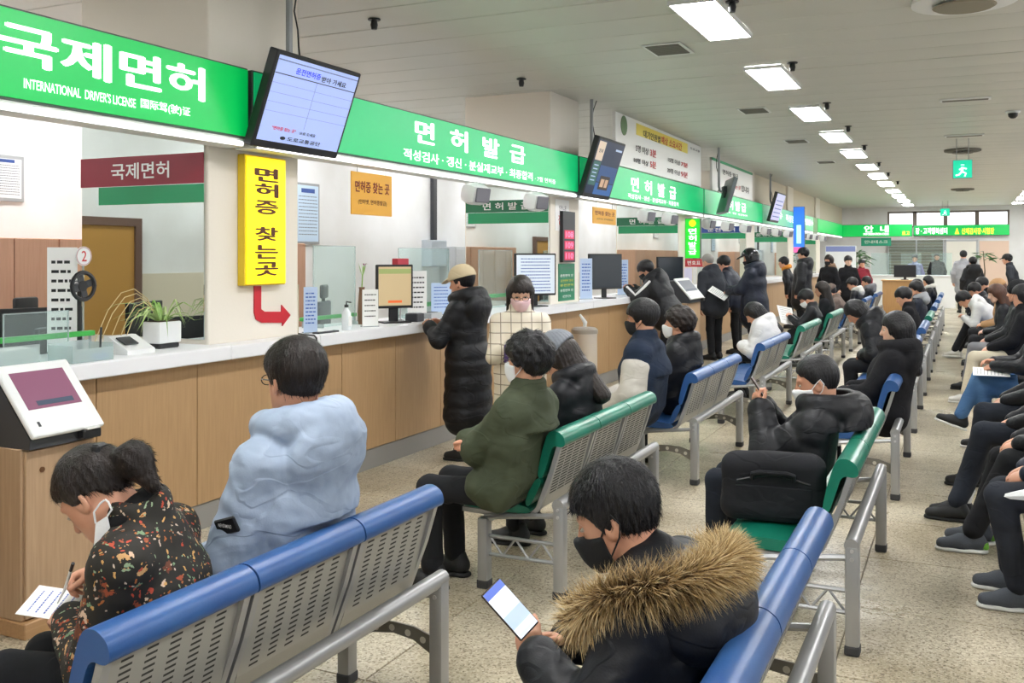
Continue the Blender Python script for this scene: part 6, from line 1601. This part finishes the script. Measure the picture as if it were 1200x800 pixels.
for q in range(5):
    a = -1.4 - 0.35 * q; pts = [Vector((0, -0.02, 0.16)) + Vector((0.03 * sin(a * 3) * s_, -0.42 * s_ * (0.7 + 0.1 * q), 0.14 * s_ * (1 - s_) * 4 * (0.8 + 0.2 * q) - 0.10 * s_ * s_)) for s_ in (0, 0.2, 0.4, 0.6, 0.8, 1.0)]
    G().tube(pts, 0.0025, 5).build('runner', M('runner_tan', '#cdb987', 0.6), t, True)
# clear trays and pen pot on the counter
P = onX(95, 300, KX - 0.14); t = thing('clear_tray', 'clear acrylic tray on the counter at far left', 'tray', (P.x, P.y, KZ))
for (a, b_) in (((-0.09, -0.13, 0), (0.09, 0.13, 0.004)), ((-0.09, -0.13, 0), (-0.086, 0.13, 0.10)), ((0.086, -0.13, 0), (0.09, 0.13, 0.07)), ((-0.09, -0.13, 0), (0.09, -0.126, 0.09)), ((-0.09, 0.126, 0), (0.09, 0.13, 0.09))): G().box(a, b_).build('wall_sheet', acry_e, t)
P = onX(117, 300, KX - 0.12); t = thing('pen_holder', 'small bright blue pen holder with an upright pen', 'pen holder', (P.x, P.y, KZ)); G().box((-0.03, -0.03, 0), (0.03, 0.03, 0.03), 0.006).build('holder', M('bright_blue_plastic', '#3f8fe0', 0.35), t); G().tube([(0, 0, 0.025), (0.005, 0.005, 0.17)], 0.006, 6).build('pen', dkg, t)
P = onX(8, 300, KX - 0.12); t = thing('leaflet_box', 'clear leaflet box with white papers at the left edge', 'box', (P.x, P.y, KZ)); G().box((-0.08, -0.11, 0), (0.08, 0.11, 0.10), 0.004).build('papers', paper_m, t); G().box((0.082, -0.115, 0), (0.086, 0.115, 0.12)).build('front_sheet', acry_e, t)
P = onX(152, 300, KX - 0.22); t = thing('desk_telephone', 'pale grey card terminal beside the spider plant', 'telephone', (P.x, P.y, KZ)); G().prism([(-0.09, 0), (0.09, 0), (0.09, 0.025), (-0.06, 0.10), (-0.09, 0.10)], lambda u_, v_, w_: (u_, w_, v_), -0.10, 0.10).build('body', wht, t); G().box((-0.03, -0.08, 0.07), (0.05, 0.02, 0.078), 0.002, rot=Matrix.Rotation(rad(26), 3, 'Y'), piv=(0.01, 0, 0.066)).build('display', dkg, t)
def small_box(name, lab, cat, px, X_, size, mt, z=KZ, rz_=0):
    P = onX(px, 300, X_); t = thing(name, lab, cat, (P.x, P.y, z), rz=rad(rz_)); sx_, sy_, sz_ = size
    G().box((-sx_ / 2, -sy_ / 2, 0), (sx_ / 2, sy_ / 2, sz_), min(size) * 0.12).build('body', mt, t); return t
t = small_box('card_terminal', 'grey signing pad on the counter by the person in beige cap', 'terminal', 503, KX - 0.24, (0.16, 0.20, 0.05), M('terminal_grey', '#b4b8ba', 0.4)); G().box((-0.05, -0.07, 0.05), (0.05, 0.07, 0.054)).build('display', dkg, t)
t = small_box('card_terminal', 'dark card terminal right of the beige-page monitor', 'terminal', 486, KX - 0.12, (0.12, 0.12, 0.07), dkg); G().box((-0.04, -0.04, 0.07), (0.04, 0.04, 0.074)).build('keys', grey_p, t)
t = small_box('pen_tray', 'thin dark pen tray on the counter near the sanitizer', 'tray', 382, KX - 0.08, (0.06, 0.24, 0.012), dkg); G().tube([(0, -0.1, 0.016), (0, 0.08, 0.016)], 0.005, 6).build('pen', wht, t)
# cable hanging over the counter edge below the arrow
pts = [onX(350, 387, KX - 0.16), onX(362, 388, KX - 0.02), onX(368, 391, KX + 0.008), onX(371, 396, KX + 0.01), onX(371, 404, KX + 0.01), onX(366, 411, KX + 0.012)]
for p in pts[:2]: p.z = KZ + 0.006
pts[2].z = KZ + 0.004
tag(G().tube(pts, 0.006, 6).build('power_cable', blk), 'black cable drooping over the worktop edge right of the first column', 'cable')
# office chairs behind the counter
def office_chair(lab, px, X_, rz_, hide=False):
    P = onX(px, 300, X_); t = thing('office_chair', lab, 'chair', (P.x, P.y, 0), rz=rad(rz_), group='staff office chairs')
    G().box((-0.24, -0.24, 0.44), (0.24, 0.24, 0.52), 0.03).build('seat', blk, t, True)
    G().box((-0.26, -0.22, 0.62), (-0.21, 0.22, 1.16), 0.02).build('backrest', dkg, t, True)
    G().box((-0.25, -0.12, 1.19), (-0.21, 0.12, 1.34), 0.02).build('headrest', blk, t, True); G().tube([(-0.235, 0, 0.48), (-0.27, 0, 0.6), (-0.235, 0, 1.25)], 0.02, 8).build('back_stem', blk, t, True)
    G().tube([(0, 0, 0.08), (0, 0, 0.44)], 0.03, 10).build('gas_column', blk, t, True)
    for q in range(5): a = q * 1.2566; lg = G().tube([(0, 0, 0.10), (0.28 * cos(a), 0.28 * sin(a), 0.06)], 0.02, 6).build('base_arm', blk, t); G().lathe([(0, 0), (0.025, 0), (0.025, 0.05), (0, 0.05)], (0.28 * cos(a), 0.28 * sin(a), 0), 10).build('castor', blk, lg)
    for y_ in (-0.27, 0.27): G().box((-0.12, y_ - 0.03, 0.68), (0.14, y_ + 0.03, 0.71), 0.01).tube([(0, y_, 0.50), (0, y_, 0.68)], 0.015, 6).build('armrest', blk, t)
office_chair('grey mesh office chair behind the counter right of the first column', 404, -6.1, 20)
office_chair('black office chair at far left behind the counter', 60, -6.2, 10)
office_chair('black office chair behind the counter near the second column', 585, -6.2, 15)
# information desk in mid distance and plants
a, b_ = onY(1033, 328, 24.6), onY(1068, 328, 24.6)
t = thing('information_desk', 'honey-coloured wooden information desk in the middle distance', 'desk', (a.x, 24.9, 0))
dw_ = b_.x - a.x
G().box((0, 0.0, 0.05), (dw_, 0.5, a.z - 0.03)).build('body', wood('honey_oak', '#b98b54', '#c79a63'), t); G().box((-0.03, -0.03, a.z - 0.03), (dw_ + 0.03, 0.53, a.z), 0.005).build('desk_top', wood('honey_oak_top', '#c99c66', '#d6ac78', 'x'), t); G().box((0.02, 0.01, 0), (dw_ - 0.02, 0.49, 0.05)).build('plinth', dkg, t)
t2 = thing('monitor', 'dark monitor standing on the honey-coloured information desk', 'monitor', (a.x + dw_ * 0.75, 25.1, a.z)); G().box((-0.25, 0, 0.06), (0.25, 0.04, 0.36), 0.008).build('casing', blk, t2); G().box((-0.08, -0.06, 0), (0.08, 0.1, 0.012)).build('stand_foot', blk, t2); G().box((-0.03, 0.01, 0.01), (0.03, 0.04, 0.1)).build('stand_neck', blk, t2)
fd = thing('white_counter', 'white far counter in front of the far shutter', 'counter', (-3.2, 33.5, 0)); G().box((0, 0, 0), (3.0, 0.5, 1.0), 0.01).build('body', wht, fd); G().box((-0.04, -0.04, 1.0), (3.04, 0.54, 1.04), 0.006).build('counter_top', top_m, fd)
for x_ in (0.5, 1.4, 2.3): G().box((x_, 0.0, 1.04), (x_ + 0.6, 0.008, 1.75)).build('acrylic_sheet', acry, fd)
def tree(lab, X_, Y_, hgt, r_, n, sd, trunk=True):
    t = thing('potted_plant', lab, 'plant', (X_, Y_, 0)); R = random.Random(sd)
    G().lathe([(0, 0), (0.14, 0), (0.19, 0.38), (0.17, 0.38), (0.16, 0.34), (0, 0.34)], n=18).build('pot', wht, t, True)
    G().tube([(0, 0, 0.3), (0.03, 0.02, hgt * 0.55), (-0.02, 0, hgt - r_ * 0.6)], [0.025, 0.02, 0.012], 8).build('trunk', M('bark', '#6b5a44', 0.8), t, True)
    for q in range(n):
        a = R.uniform(0, 2 * pi); b2 = R.uniform(-0.4, 1.3); c_ = Vector((0, 0, hgt - r_)); o_ = c_ + Vector((cos(a) * cos(b2), sin(a) * cos(b2), sin(b2))) * r_ * R.uniform(0.15, 0.5); d_ = Vector((cos(a), sin(a), R.uniform(-0.3, 0.7))).normalized(); l = R.uniform(0.22, 0.42)
        blade([o_ + d_ * l * s_ + Vector((0, 0, -0.25 * l * s_ * s_)) for s_ in (0, 0.33, 0.66, 1.0)], l * 0.16, G()).build('leaf', [M('dark_leaf', '#2f5a34', 0.45, var=(9, '#41733f')), M('mid_leaf', '#4a8046', 0.45, var=(9, '#5d9555'))][q % 2], t, True)
P = onX(915, 300, -4.4); tree('leafy potted plant on the staff side left of the blue lightbox', -6.3, P.y - 1.2, 2.0, 0.45, 30, 2)
P = onY(1003, 300, 32.2); tree('tall leafy potted tree in front of the 안내 sign', P.x, 32.2, 2.25, 0.75, 46, 5)
P = onY(1153, 300, 36.0); tree('potted plant by the salmon panel at the far right', P.x, 36.0, 2.1, 0.5, 30, 8)
# free-standing white rack in front of the counter and floor sign
P = onY(985, 288, 29.0); t = thing('notice_stand', 'white notice board on legs with blue heading before the potted tree', 'sign', (P.x, 29.0, 0)); G().box((-0.42, 0, 0.9), (0.42, 0.03, 1.95), 0.006).build('board', M('notice_sheet', '#eef2f6', 0.5), t); G().box((-0.40, -0.004, 1.78), (0.40, 0.0, 1.93)).build('heading', M('lavender_heading', '#8a97d0', 0.5), t)
for x_ in (-0.35, 0.35): G().tube([(x_, 0.015, 0), (x_, 0.015, 0.92)], 0.015, 6).build('leg', grey_alu, t)
# ============================================================ THINGS PEOPLE WEAR AND HOLD
def local_tube(P, pts, r, name, mat, n=8, **kw):
    return G().tube(pts, r, n, **kw).build(name, mat, P['o'], True)
# ---- fur trim on the hood of the man at lower right
def fur_trim(P):
    nb, u = P['nb'], P['u']; body = P['o']
    hood = SDF(tuple(nb + Vector((-0.36, -0.32, -0.30))), tuple(nb + Vector((0.2, 0.32, 0.2))), 0.010)
    hood.ell(nb + Vector((-0.12, 0, -0.10)), (0.12, 0.20, 0.13), 0.03); hood.cone(nb + Vector((-0.03, -0.15, -0.05)), nb + Vector((-0.03, 0.15, -0.05)), 0.07, 0.07, 0.05)
    hood.ell(nb + Vector((0.03, 0, 0.06)), (0.085, 0.09, 0.12), 0.02, op='d')
    hood.apply(lambda Q, d: d + 0.006 * noise(Q, 22, 1) - 0.005 * (0.3 - np.abs(noise(Q, 45, 2))))
    v, f = hood.mesh(); link('hood', np_mesh('hood', v, f), puff_k, body)
    # centre line of the fur: from the left front, round behind the neck, to the right front
    ctrl = [Vector((0.135, 0.175, -0.085)), Vector((0.07, 0.205, -0.02)), Vector((-0.03, 0.205, 0.025)), Vector((-0.12, 0.14, 0.04)), Vector((-0.155, 0.03, 0.04)), Vector((-0.15, -0.09, 0.03)), Vector((-0.09, -0.19, 0.0)), Vector((0.02, -0.21, -0.04))]
    ctrl = [q + Vector((-0.012, 0, -0.035)) for q in ctrl]
    path = []
    for i in range(len(ctrl) - 1):
        p0_, p1_, p2_, p3_ = (ctrl[max(i - 1, 0)], ctrl[i], ctrl[i + 1], ctrl[min(i + 2, len(ctrl) - 1)])
        for q in range(6):
            t_ = q / 6; path.append(nb + 0.5 * ((2 * p1_) + (p2_ - p0_) * t_ + (2 * p0_ - 5 * p1_ + 4 * p2_ - p3_) * t_ ** 2 + (3 * p1_ - p0_ - 3 * p2_ + p3_) * t_ ** 3))
    path.append(nb + ctrl[-1])
    R_ = np.random.RandomState(5); n = 15000; V = np.zeros((n, 8, 3), np.float32); T = np.zeros((n, 8), np.float32)
    pa = np.array([tuple(p) for p in path], np.float32); s_ = R_.uniform(0, len(pa) - 1.001, n); i0 = s_.astype(int); fr = (s_ - i0)[:, None]
    c = pa[i0] * (1 - fr) + pa[i0 + 1] * fr; tan = pa[i0 + 1] - pa[i0]; tan /= np.linalg.norm(tan, axis=1)[:, None]
    rnd = R_.normal(size=(n, 3)).astype(np.float32); rad_ = rnd - (rnd * tan).sum(1)[:, None] * tan; rad_ /= np.linalg.norm(rad_, axis=1)[:, None]
    back = A3((-0.35, 0, -0.55))
    root = c + rad_ * 0.016; L_ = R_.uniform(0.035, 0.075, (n, 1)).astype(np.float32)
    clump = np.stack([np.sin(s_ * 9 + 3 * np.sin(s_ * 4)), np.cos(s_ * 7.3), np.sin(s_ * 11.1)], 1).astype(np.float32) * 0.28
    d1 = rad_ + 0.25 * back + clump + R_.normal(size=(n, 3)) * 0.2; d1 /= np.linalg.norm(d1, axis=1)[:, None]
    d2 = d1 * 0.75 + back * 0.55 + tan * clump[:, :1] * 1.2; d2 /= np.linalg.norm(d2, axis=1)[:, None]
    sd = np.cross(d1, tan + R_.normal(size=(n, 3)) * 0.3); sd /= np.linalg.norm(sd, axis=1)[:, None] + 1e-6
    p = root
    for q, (t_, w_) in enumerate(((0, 1.0), (0.4, 0.9), (0.75, 0.6), (1.0, 0.1))):
        p = root + d1 * L_ * min(t_, 0.5) + d2 * L_ * max(t_ - 0.5, 0) * 1.2
        V[:, 2 * q] = p - sd * 0.0011 * w_; V[:, 2 * q + 1] = p + sd * 0.0011 * w_; T[:, 2 * q] = T[:, 2 * q + 1] = t_
    b = np.arange(n)[:, None] * 8
    F = np.concatenate([b + np.array([2 * q, 2 * q + 1, 2 * q + 3, 2 * q + 2]) for q in range(3)])
    me = np_mesh('fur_trim', V.reshape(-1, 3), F)
    at = me.attributes.new('strand', 'FLOAT', 'POINT'); at.data.foreach_set('value', np.clip(T.reshape(-1) + np.repeat(R_.normal(size=n) * 0.18, 8), 0, 1).astype(np.float32))
    m, nt, bs = _principled('raccoon_fur'); a = N(nt, 'ShaderNodeAttribute', attribute_name='strand')
    r = ramp(nt, [(0.0, '#3a2c1e'), (0.35, '#7d6242'), (0.65, '#b4955f'), (1.0, '#e3cda0')]); nt.links.new(a.outputs['Fac'], r.inputs[0]); nt.links.new(r.outputs[0], bs.inputs['Base Color']); bs.inputs['Roughness'].default_value = 0.7
    core = G().tube(path, 0.026, 8); core.build('fur_core', M('fur_core_brown', '#5a452e', 0.9), body, True)
    o = link('fur_trim', me, m, body); tag(o, 'shaggy tan and brown fur trim', kind='stuff')
fur_trim(pB1)
hw = pB1['hands']['L'].translation
ph_ = phone('smartphone with lit white page in the fur-hood man\'s hand', at_depth(598, 713, hw + Vector((-0.02, 0.0, 0))), (0.62, -0.55, 0.56), (-0.62, -0.15, 0.72))
G().box((-0.034, 0.052, 0.0006), (0.034, 0.073, 0.0011)).build('page_header', glow('phone_header', '#4a66c0', 0.5), ph_); G().box((-0.034, -0.045, 0.0006), (0.034, -0.005, 0.0011)).build('page_picture', glow('phone_picture', '#a9bcd8', 0.5), ph_); G().box((-0.030, -0.069, 0.0006), (0.030, -0.050, 0.0011)).build('page_footer', glow('phone_footer', '#cfd8e4', 0.5), ph_)
hw = pB2['hands']['L'] @ Vector((0.10, 0.0, -0.03))
phone('dark smartphone held up by the man with the laptop bag', hw, (0.75, 0.1, 0.5), (-0.35, 0.0, 0.9), '#4a3a38')
# ---- laptop bag on the green bench
W2 = pB2['W']; by = W2.translation.y
bag = thing('laptop_bag', 'large black fabric laptop bag standing on the green bench', 'bag', (XB - 0.33, by - 0.50, 0.442), rz=rad(6))
canvas = fabric('black_canvas', '#1b1c20', '#222328', 0.8, 60, 0.15)
s = SDF((-0.26, -0.10, -0.02), (0.26, 0.10, 0.36), 0.010)
s.cone((-0.17, 0, 0.06), (0.17, 0, 0.06), 0.058, 0.058, 0.03); s.cone((-0.17, 0, 0.24), (0.16, 0, 0.25), 0.055, 0.055, 0.03); s.cone((-0.17, 0, 0.06), (-0.17, 0, 0.24), 0.058, 0.055, 0.03); s.cone((0.17, 0, 0.06), (0.16, 0, 0.25), 0.058, 0.055, 0.03); s.cone((0, 0, 0.06), (0, 0, 0.25), 0.06, 0.055, 0.06, flat=((1, 0, 0), 2.8))
s.apply(lambda P, d: smax(d + 0.004 * noise(P, 30, 2), 0.002 - P[..., 2], 0.01))
link('bag_body', np_mesh('bag_body', *s.mesh()), canvas, bag)
G().tube([(x, -0.062, 0.20 + 0.02 * cos(x * 14)) for x in np.linspace(-0.16, 0.16, 12)], 0.006, 6).build('zip_line', blk, bag, True)
G().tube([(-0.09, -0.062, 0.20), (-0.09, -0.075, 0.225), (-0.06, -0.085, 0.235), (0.06, -0.085, 0.235), (0.09, -0.075, 0.225), (0.09, -0.062, 0.20)], 0.011, 8).build('handle', canvas, bag, True)
G().box((-0.17, -0.068, 0.03), (0.17, -0.055, 0.17), 0.006).build('front_pocket', canvas, bag)
# ---- forms and papers
def sheet(lab, c, w_, h_, nrm, upv, rows=6, ink=None, name='form_sheet', clipb=None, sd=0):
    c, n, y = Vector(c), Vector(nrm).normalized(), Vector(upv); y = (y - n * y.dot(n)).normalized(); x = y.cross(n)
    t = thing(name, lab, 'paper'); t.matrix_world = Matrix(((x.x, y.x, n.x, c.x), (x.y, y.y, n.y, c.y), (x.z, y.z, n.z, c.z), (0, 0, 0, 1)))
    G().box((-w_ / 2, -h_ / 2, -0.0015), (w_ / 2, h_ / 2, 0.0), 0.0).build('sheet', paper_m, t)
    if clipb: G().box((-w_ / 2 - 0.01, -h_ / 2 - 0.01, -0.006), (w_ / 2 + 0.01, h_ / 2 + 0.01, -0.0016)).build('backing_board', clipb, t)
    tag(lines_of_print(t, ink or ink_g, [((0, h_ * (0.38 - 0.76 * q / rows), 0.0004), w_ * 0.75, h_ * 0.02, sd + q) for q in range(rows)], Matrix(), 'printed_lines'), kind='stuff')
    return t
hA = pA1['hands']
pl = (hA['L'].translation + hA['R'].translation) / 2
sheet('white folded form on the lap of the floral-jacket woman', (pl.x - 0.085, pl.y + 0.0, pl.z - 0.045), 0.15, 0.21, (0.25, -0.1, 1), (-1, -0.5, 0), 7, ink_b, sd=4)
pr = hA['R'] @ Vector((0.10, 0.03, -0.03))
tp = thing('ballpoint_pen', 'white ballpoint pen in the floral-jacket woman\'s hand', 'pen', pr); G().tube([(-0.03, 0.0, -0.045), (0.0, 0, 0.0), (0.055, -0.02, 0.085)], [0.002, 0.0045, 0.0045], 7).build('barrel', wht, tp, True); G().tube([(0.04, -0.0145, 0.062), (0.056, -0.0204, 0.0865)], 0.0052, 7).build('cap', blk, tp, True)
hh = pS5['hands']['L'].translation
sheet('white form in the helmet man\'s hands', (hh.x - 0.14, hh.y - 0.08, hh.z - 0.03), 0.22, 0.30, (0.5, -0.35, 0.8), (-1, 0, 0.4), 8, ink_g, sd=20)
hh = pA8['hands']['L'].translation
sheet('large white sheet read by the masked man on the green bench', (hh.x - 0.06, hh.y + 0.04, hh.z + 0.02), 0.30, 0.30, (0.8, -0.5, 0.5), (0.3, 0, 1), 8, ink_g, sd=33)
hh = pC4['hands']['L'].translation
sheet('white papers on the lap of the person in jeans', (hh.x - 0.02, hh.y - 0.02, hh.z - 0.05), 0.20, 0.28, (0.0, -0.25, 1), (-1, 0, 0), 8, ink_g, sd=50)
# ---- pale blue puffer: sleeve tag, collar flap
S, e, w, _, sg = pA2['arms']['L']; c = S.lerp(e, 0.52) + Vector((-0.01, 0.088, 0.0))
tg = G().cbox((0, 0, 0), (0.085, 0.012, 0.05), 0.004, rot=Matrix.Rotation(rad(18), 3, 'Y')); o = tg.build('sleeve_tag', M('black_tag', '#141518', 0.5), pA2['o'], loc=c, rot=(rad(-14), 0, 0))
tw = letter('NEVERMIND', c + Vector((0, 0.010, 0.002)), ink_white, pA2['o'], w=0.05, h=0.010, face=Matrix(((-1, 0, 0, 0), (0, 0, 1, 0), (0, 1, 0, 0), (0, 0, 0, 1))), name='tag_print')
# ---- scarf and bag strap of the floral-jacket woman; hair clip; dangling second mask
nb = pA1['nb']; u = pA1['u']
s = SDF(tuple(nb + Vector((-0.2, -0.2, -0.2))), tuple(nb + Vector((0.25, 0.2, 0.2))), 0.010); s.torus(nb + Vector((0.02, 0, 0.005)), Vector((0.65, 0.1, 0.75)), 0.062, 0.034, 0.02, 1.25); s.apply(lambda P, d: d - 0.007 * (0.3 - np.abs(noise(P, 50, 2))))
link('scarf', np_mesh('scarf', *s.mesh()), fabric('black_knit', '#121214', '#1a1a1c', 0.95), pA1['o'])
Hm = pA1['H']; G().cbox((0, 0, 0), (0.025, 0.05, 0.035), 0.006).build('hair_clip', blk, pA1['o'], loc=Hm @ Vector((-0.105, 0.02, 0.075)))
ear = pA1['W'] @ (Hm @ Vector((0.0, 0.09, -0.02)))
# loosened mask hanging from the ear
ml = [at_depth(px_, py_, ear + Vector((-0.03, -0.02, 0))) for px_, py_ in ((112, 613), (126, 604), (134, 640), (141, 690), (128, 697), (119, 668), (110, 640))]
Wi = pA1['W'].inverted(); cen = sum((Wi @ q_ for q_ in ml), Vector()) / len(ml); out = (Wi.to_3x3() @ (C0 - ear)).normalized()
g = G(); n_ = len(ml); fr_ = [Wi @ q_ for q_ in ml]
g.add(fr_ + [q_ - out * 0.004 for q_ in fr_] + [cen + out * 0.018, cen + out * 0.012], [(i, (i + 1) % n_, 2 * n_) for i in range(n_)] + [((i + 1) % n_, i, n_ + i, n_ + (i + 1) % n_) for i in range(n_)] + [(n_ + (i + 1) % n_, n_ + i, 2 * n_ + 1) for i in range(n_)])
fm = g.build('face_mask', mask_w, pA1['o'], True)
for pp in (((112, 613), (110, 600), (117, 590), (122, 586)), ((126, 604), (131, 597), (127, 588), (123, 585)), ((141, 690), (150, 700), (147, 712), (134, 708), (129, 697))):
    G().tube([Wi @ at_depth(x_, y_, ear + Vector((-0.03, -0.02, 0))) for x_, y_ in pp], 0.0028, 6).build('ear_loop', mask_w, fm, True)
# ---- varsity jacket: pale sleeves over the navy body, yellow pocket edge
for nm in ('L', 'R'):
    S, e, w, _, sg = pA5['arms'][nm]
    s = SDF(tuple(min(a_, b_, c_) - 0.16 for a_, b_, c_ in zip(S, e, w)), tuple(max(a_, b_, c_) + 0.18 for a_, b_, c_ in zip(S, e, w)), 0.012)
    s.cone(S.lerp(e, 0.34), e, 0.102, 0.092, 0.02); s.cone(e, w, 0.092, 0.070, 0.03); s.apply(lambda P, d: d + 0.004 * noise(P * A3((1, 1, 2)), 30, 3) - 0.005 * (0.3 - np.abs(noise(P, 45, 1))))
    link('sleeve', np_mesh('sleeve', *s.mesh()), fabric('pale_wool_sleeve', '#cfcac2', '#c4bfb7', 0.85), pA5['o'])
# ---- white stripe on the leaning man's sleeves
for nm in ('L', 'R'):
    S, e, w, _, sg = pS3['arms'][nm]
    o_ = Vector((0.0, 0.082 * sg, 0.055)); G().tube([S + o_, e + o_ * 0.9, w + o_ * 0.55], 0.020, 6).build('sleeve_stripe', mask_w, pS3['o'], True)
# ---- white stripe on the track trousers, white sock
kn, an = Vector((0.42, 0.13, 0.52)), Vector((0.34, 0.15, 0.10))
G().tube([kn + Vector((-0.20, 0.062, 0.045)), kn + Vector((-0.10, 0.064, 0.03)), kn + Vector((0.0, 0.055, 0.012))], [0.030, 0.026, 0.010], 6).build('trouser_stripe', mask_w, pC1['o'], True)
for P_, lg_ in ((pC1, ((0.34, 0.15), (0.36, -0.12))), (pC2, ((0.54, 0.06), (0.50, -0.14)))):
    for x_, y_ in lg_: G().box((x_ - 0.093, y_ - 0.032, 0.025), (x_ - 0.06, y_ + 0.032, 0.062), 0.012).build('heel_patch', M('lime_heel', '#6fae3c', 0.6), P_['o'], True)
G().tube([Vector((0.585, 0.02, 0.12)), Vector((0.56, 0.025, 0.20))], 0.058, 12).build('sock', mask_w, pC3['o'], True)
# ---- pouch in the checked-coat woman's hands
hp_ = pS2['hands']['R'].translation
t = thing('pouch', 'purple and orange pouch held by the woman in the checked coat', 'pouch', hp_ + Vector((0.05, -0.09, -0.05)), rz=rad(20)); G().box((-0.10, -0.02, -0.09), (0.08, 0.02, 0.05), 0.015).build('pouch_body', M('purple_fabric', '#4b3570', 0.8), t, True); G().box((-0.02, -0.028, 0.02), (0.07, 0.012, 0.10), 0.01).build('flap', M('orange_fabric', '#d0703a', 0.8), t, True)
# ---- collars, loose hoods and a scarf on people farther back
def neckwear(P, name, mat, R_=0.085, r=0.04, back=0.02, fl=1.3):
    q = SDF(tuple(P['nb'] + Vector((-0.25, -0.22, -0.2))), tuple(P['nb'] + Vector((0.22, 0.22, 0.2))), 0.014)
    q.torus(P['nb'] + P['u'] * 0.02 + Vector((-back, 0, 0)), P['u'] + Vector((0.25, 0, 0)), R_, r, 0.02, fl)
    if back > 0.03: q.ell(P['nb'] + Vector((-0.12, 0, -0.04)), (0.07, 0.13, 0.08), 0.03)
    q.apply(lambda p, d: d + 0.004 * noise(p, 60, 1))
    link(name, np_mesh(name, *q.mesh()), mat, P['o'])
neckwear(pX1, 'hood', ww, back=0.04); neckwear(pX2, 'collar', ww); neckwear(pX3, 'hood', fabric('light_grey_fleece', '#a5a7ad'), back=0.04); neckwear(pX4, 'hood', grey_hood, 0.10, 0.05, 0.05)
neckwear(pX5, 'scarf', fabric('orange_scarf', '#d28a3a')); neckwear(pX6, 'hood', fabric('brown_fur', '#7a6350', '#8f7660'), back=0.04)
c = pX6['hands']['R'].translation
t = thing('paper_cup', 'white paper cup in the hand of the fur-hood woman', 'cup', c + Vector((0.0, -0.03, -0.05))); G().lathe([(0, 0), (0.028, 0), (0.038, 0.10), (0, 0.10)], n=14).build('cup', wht, t, True); G().lathe([(0, 0.10), (0.041, 0.10), (0.039, 0.112), (0, 0.112)], n=14).build('lid', paper_m, t, True)
set_lettering()
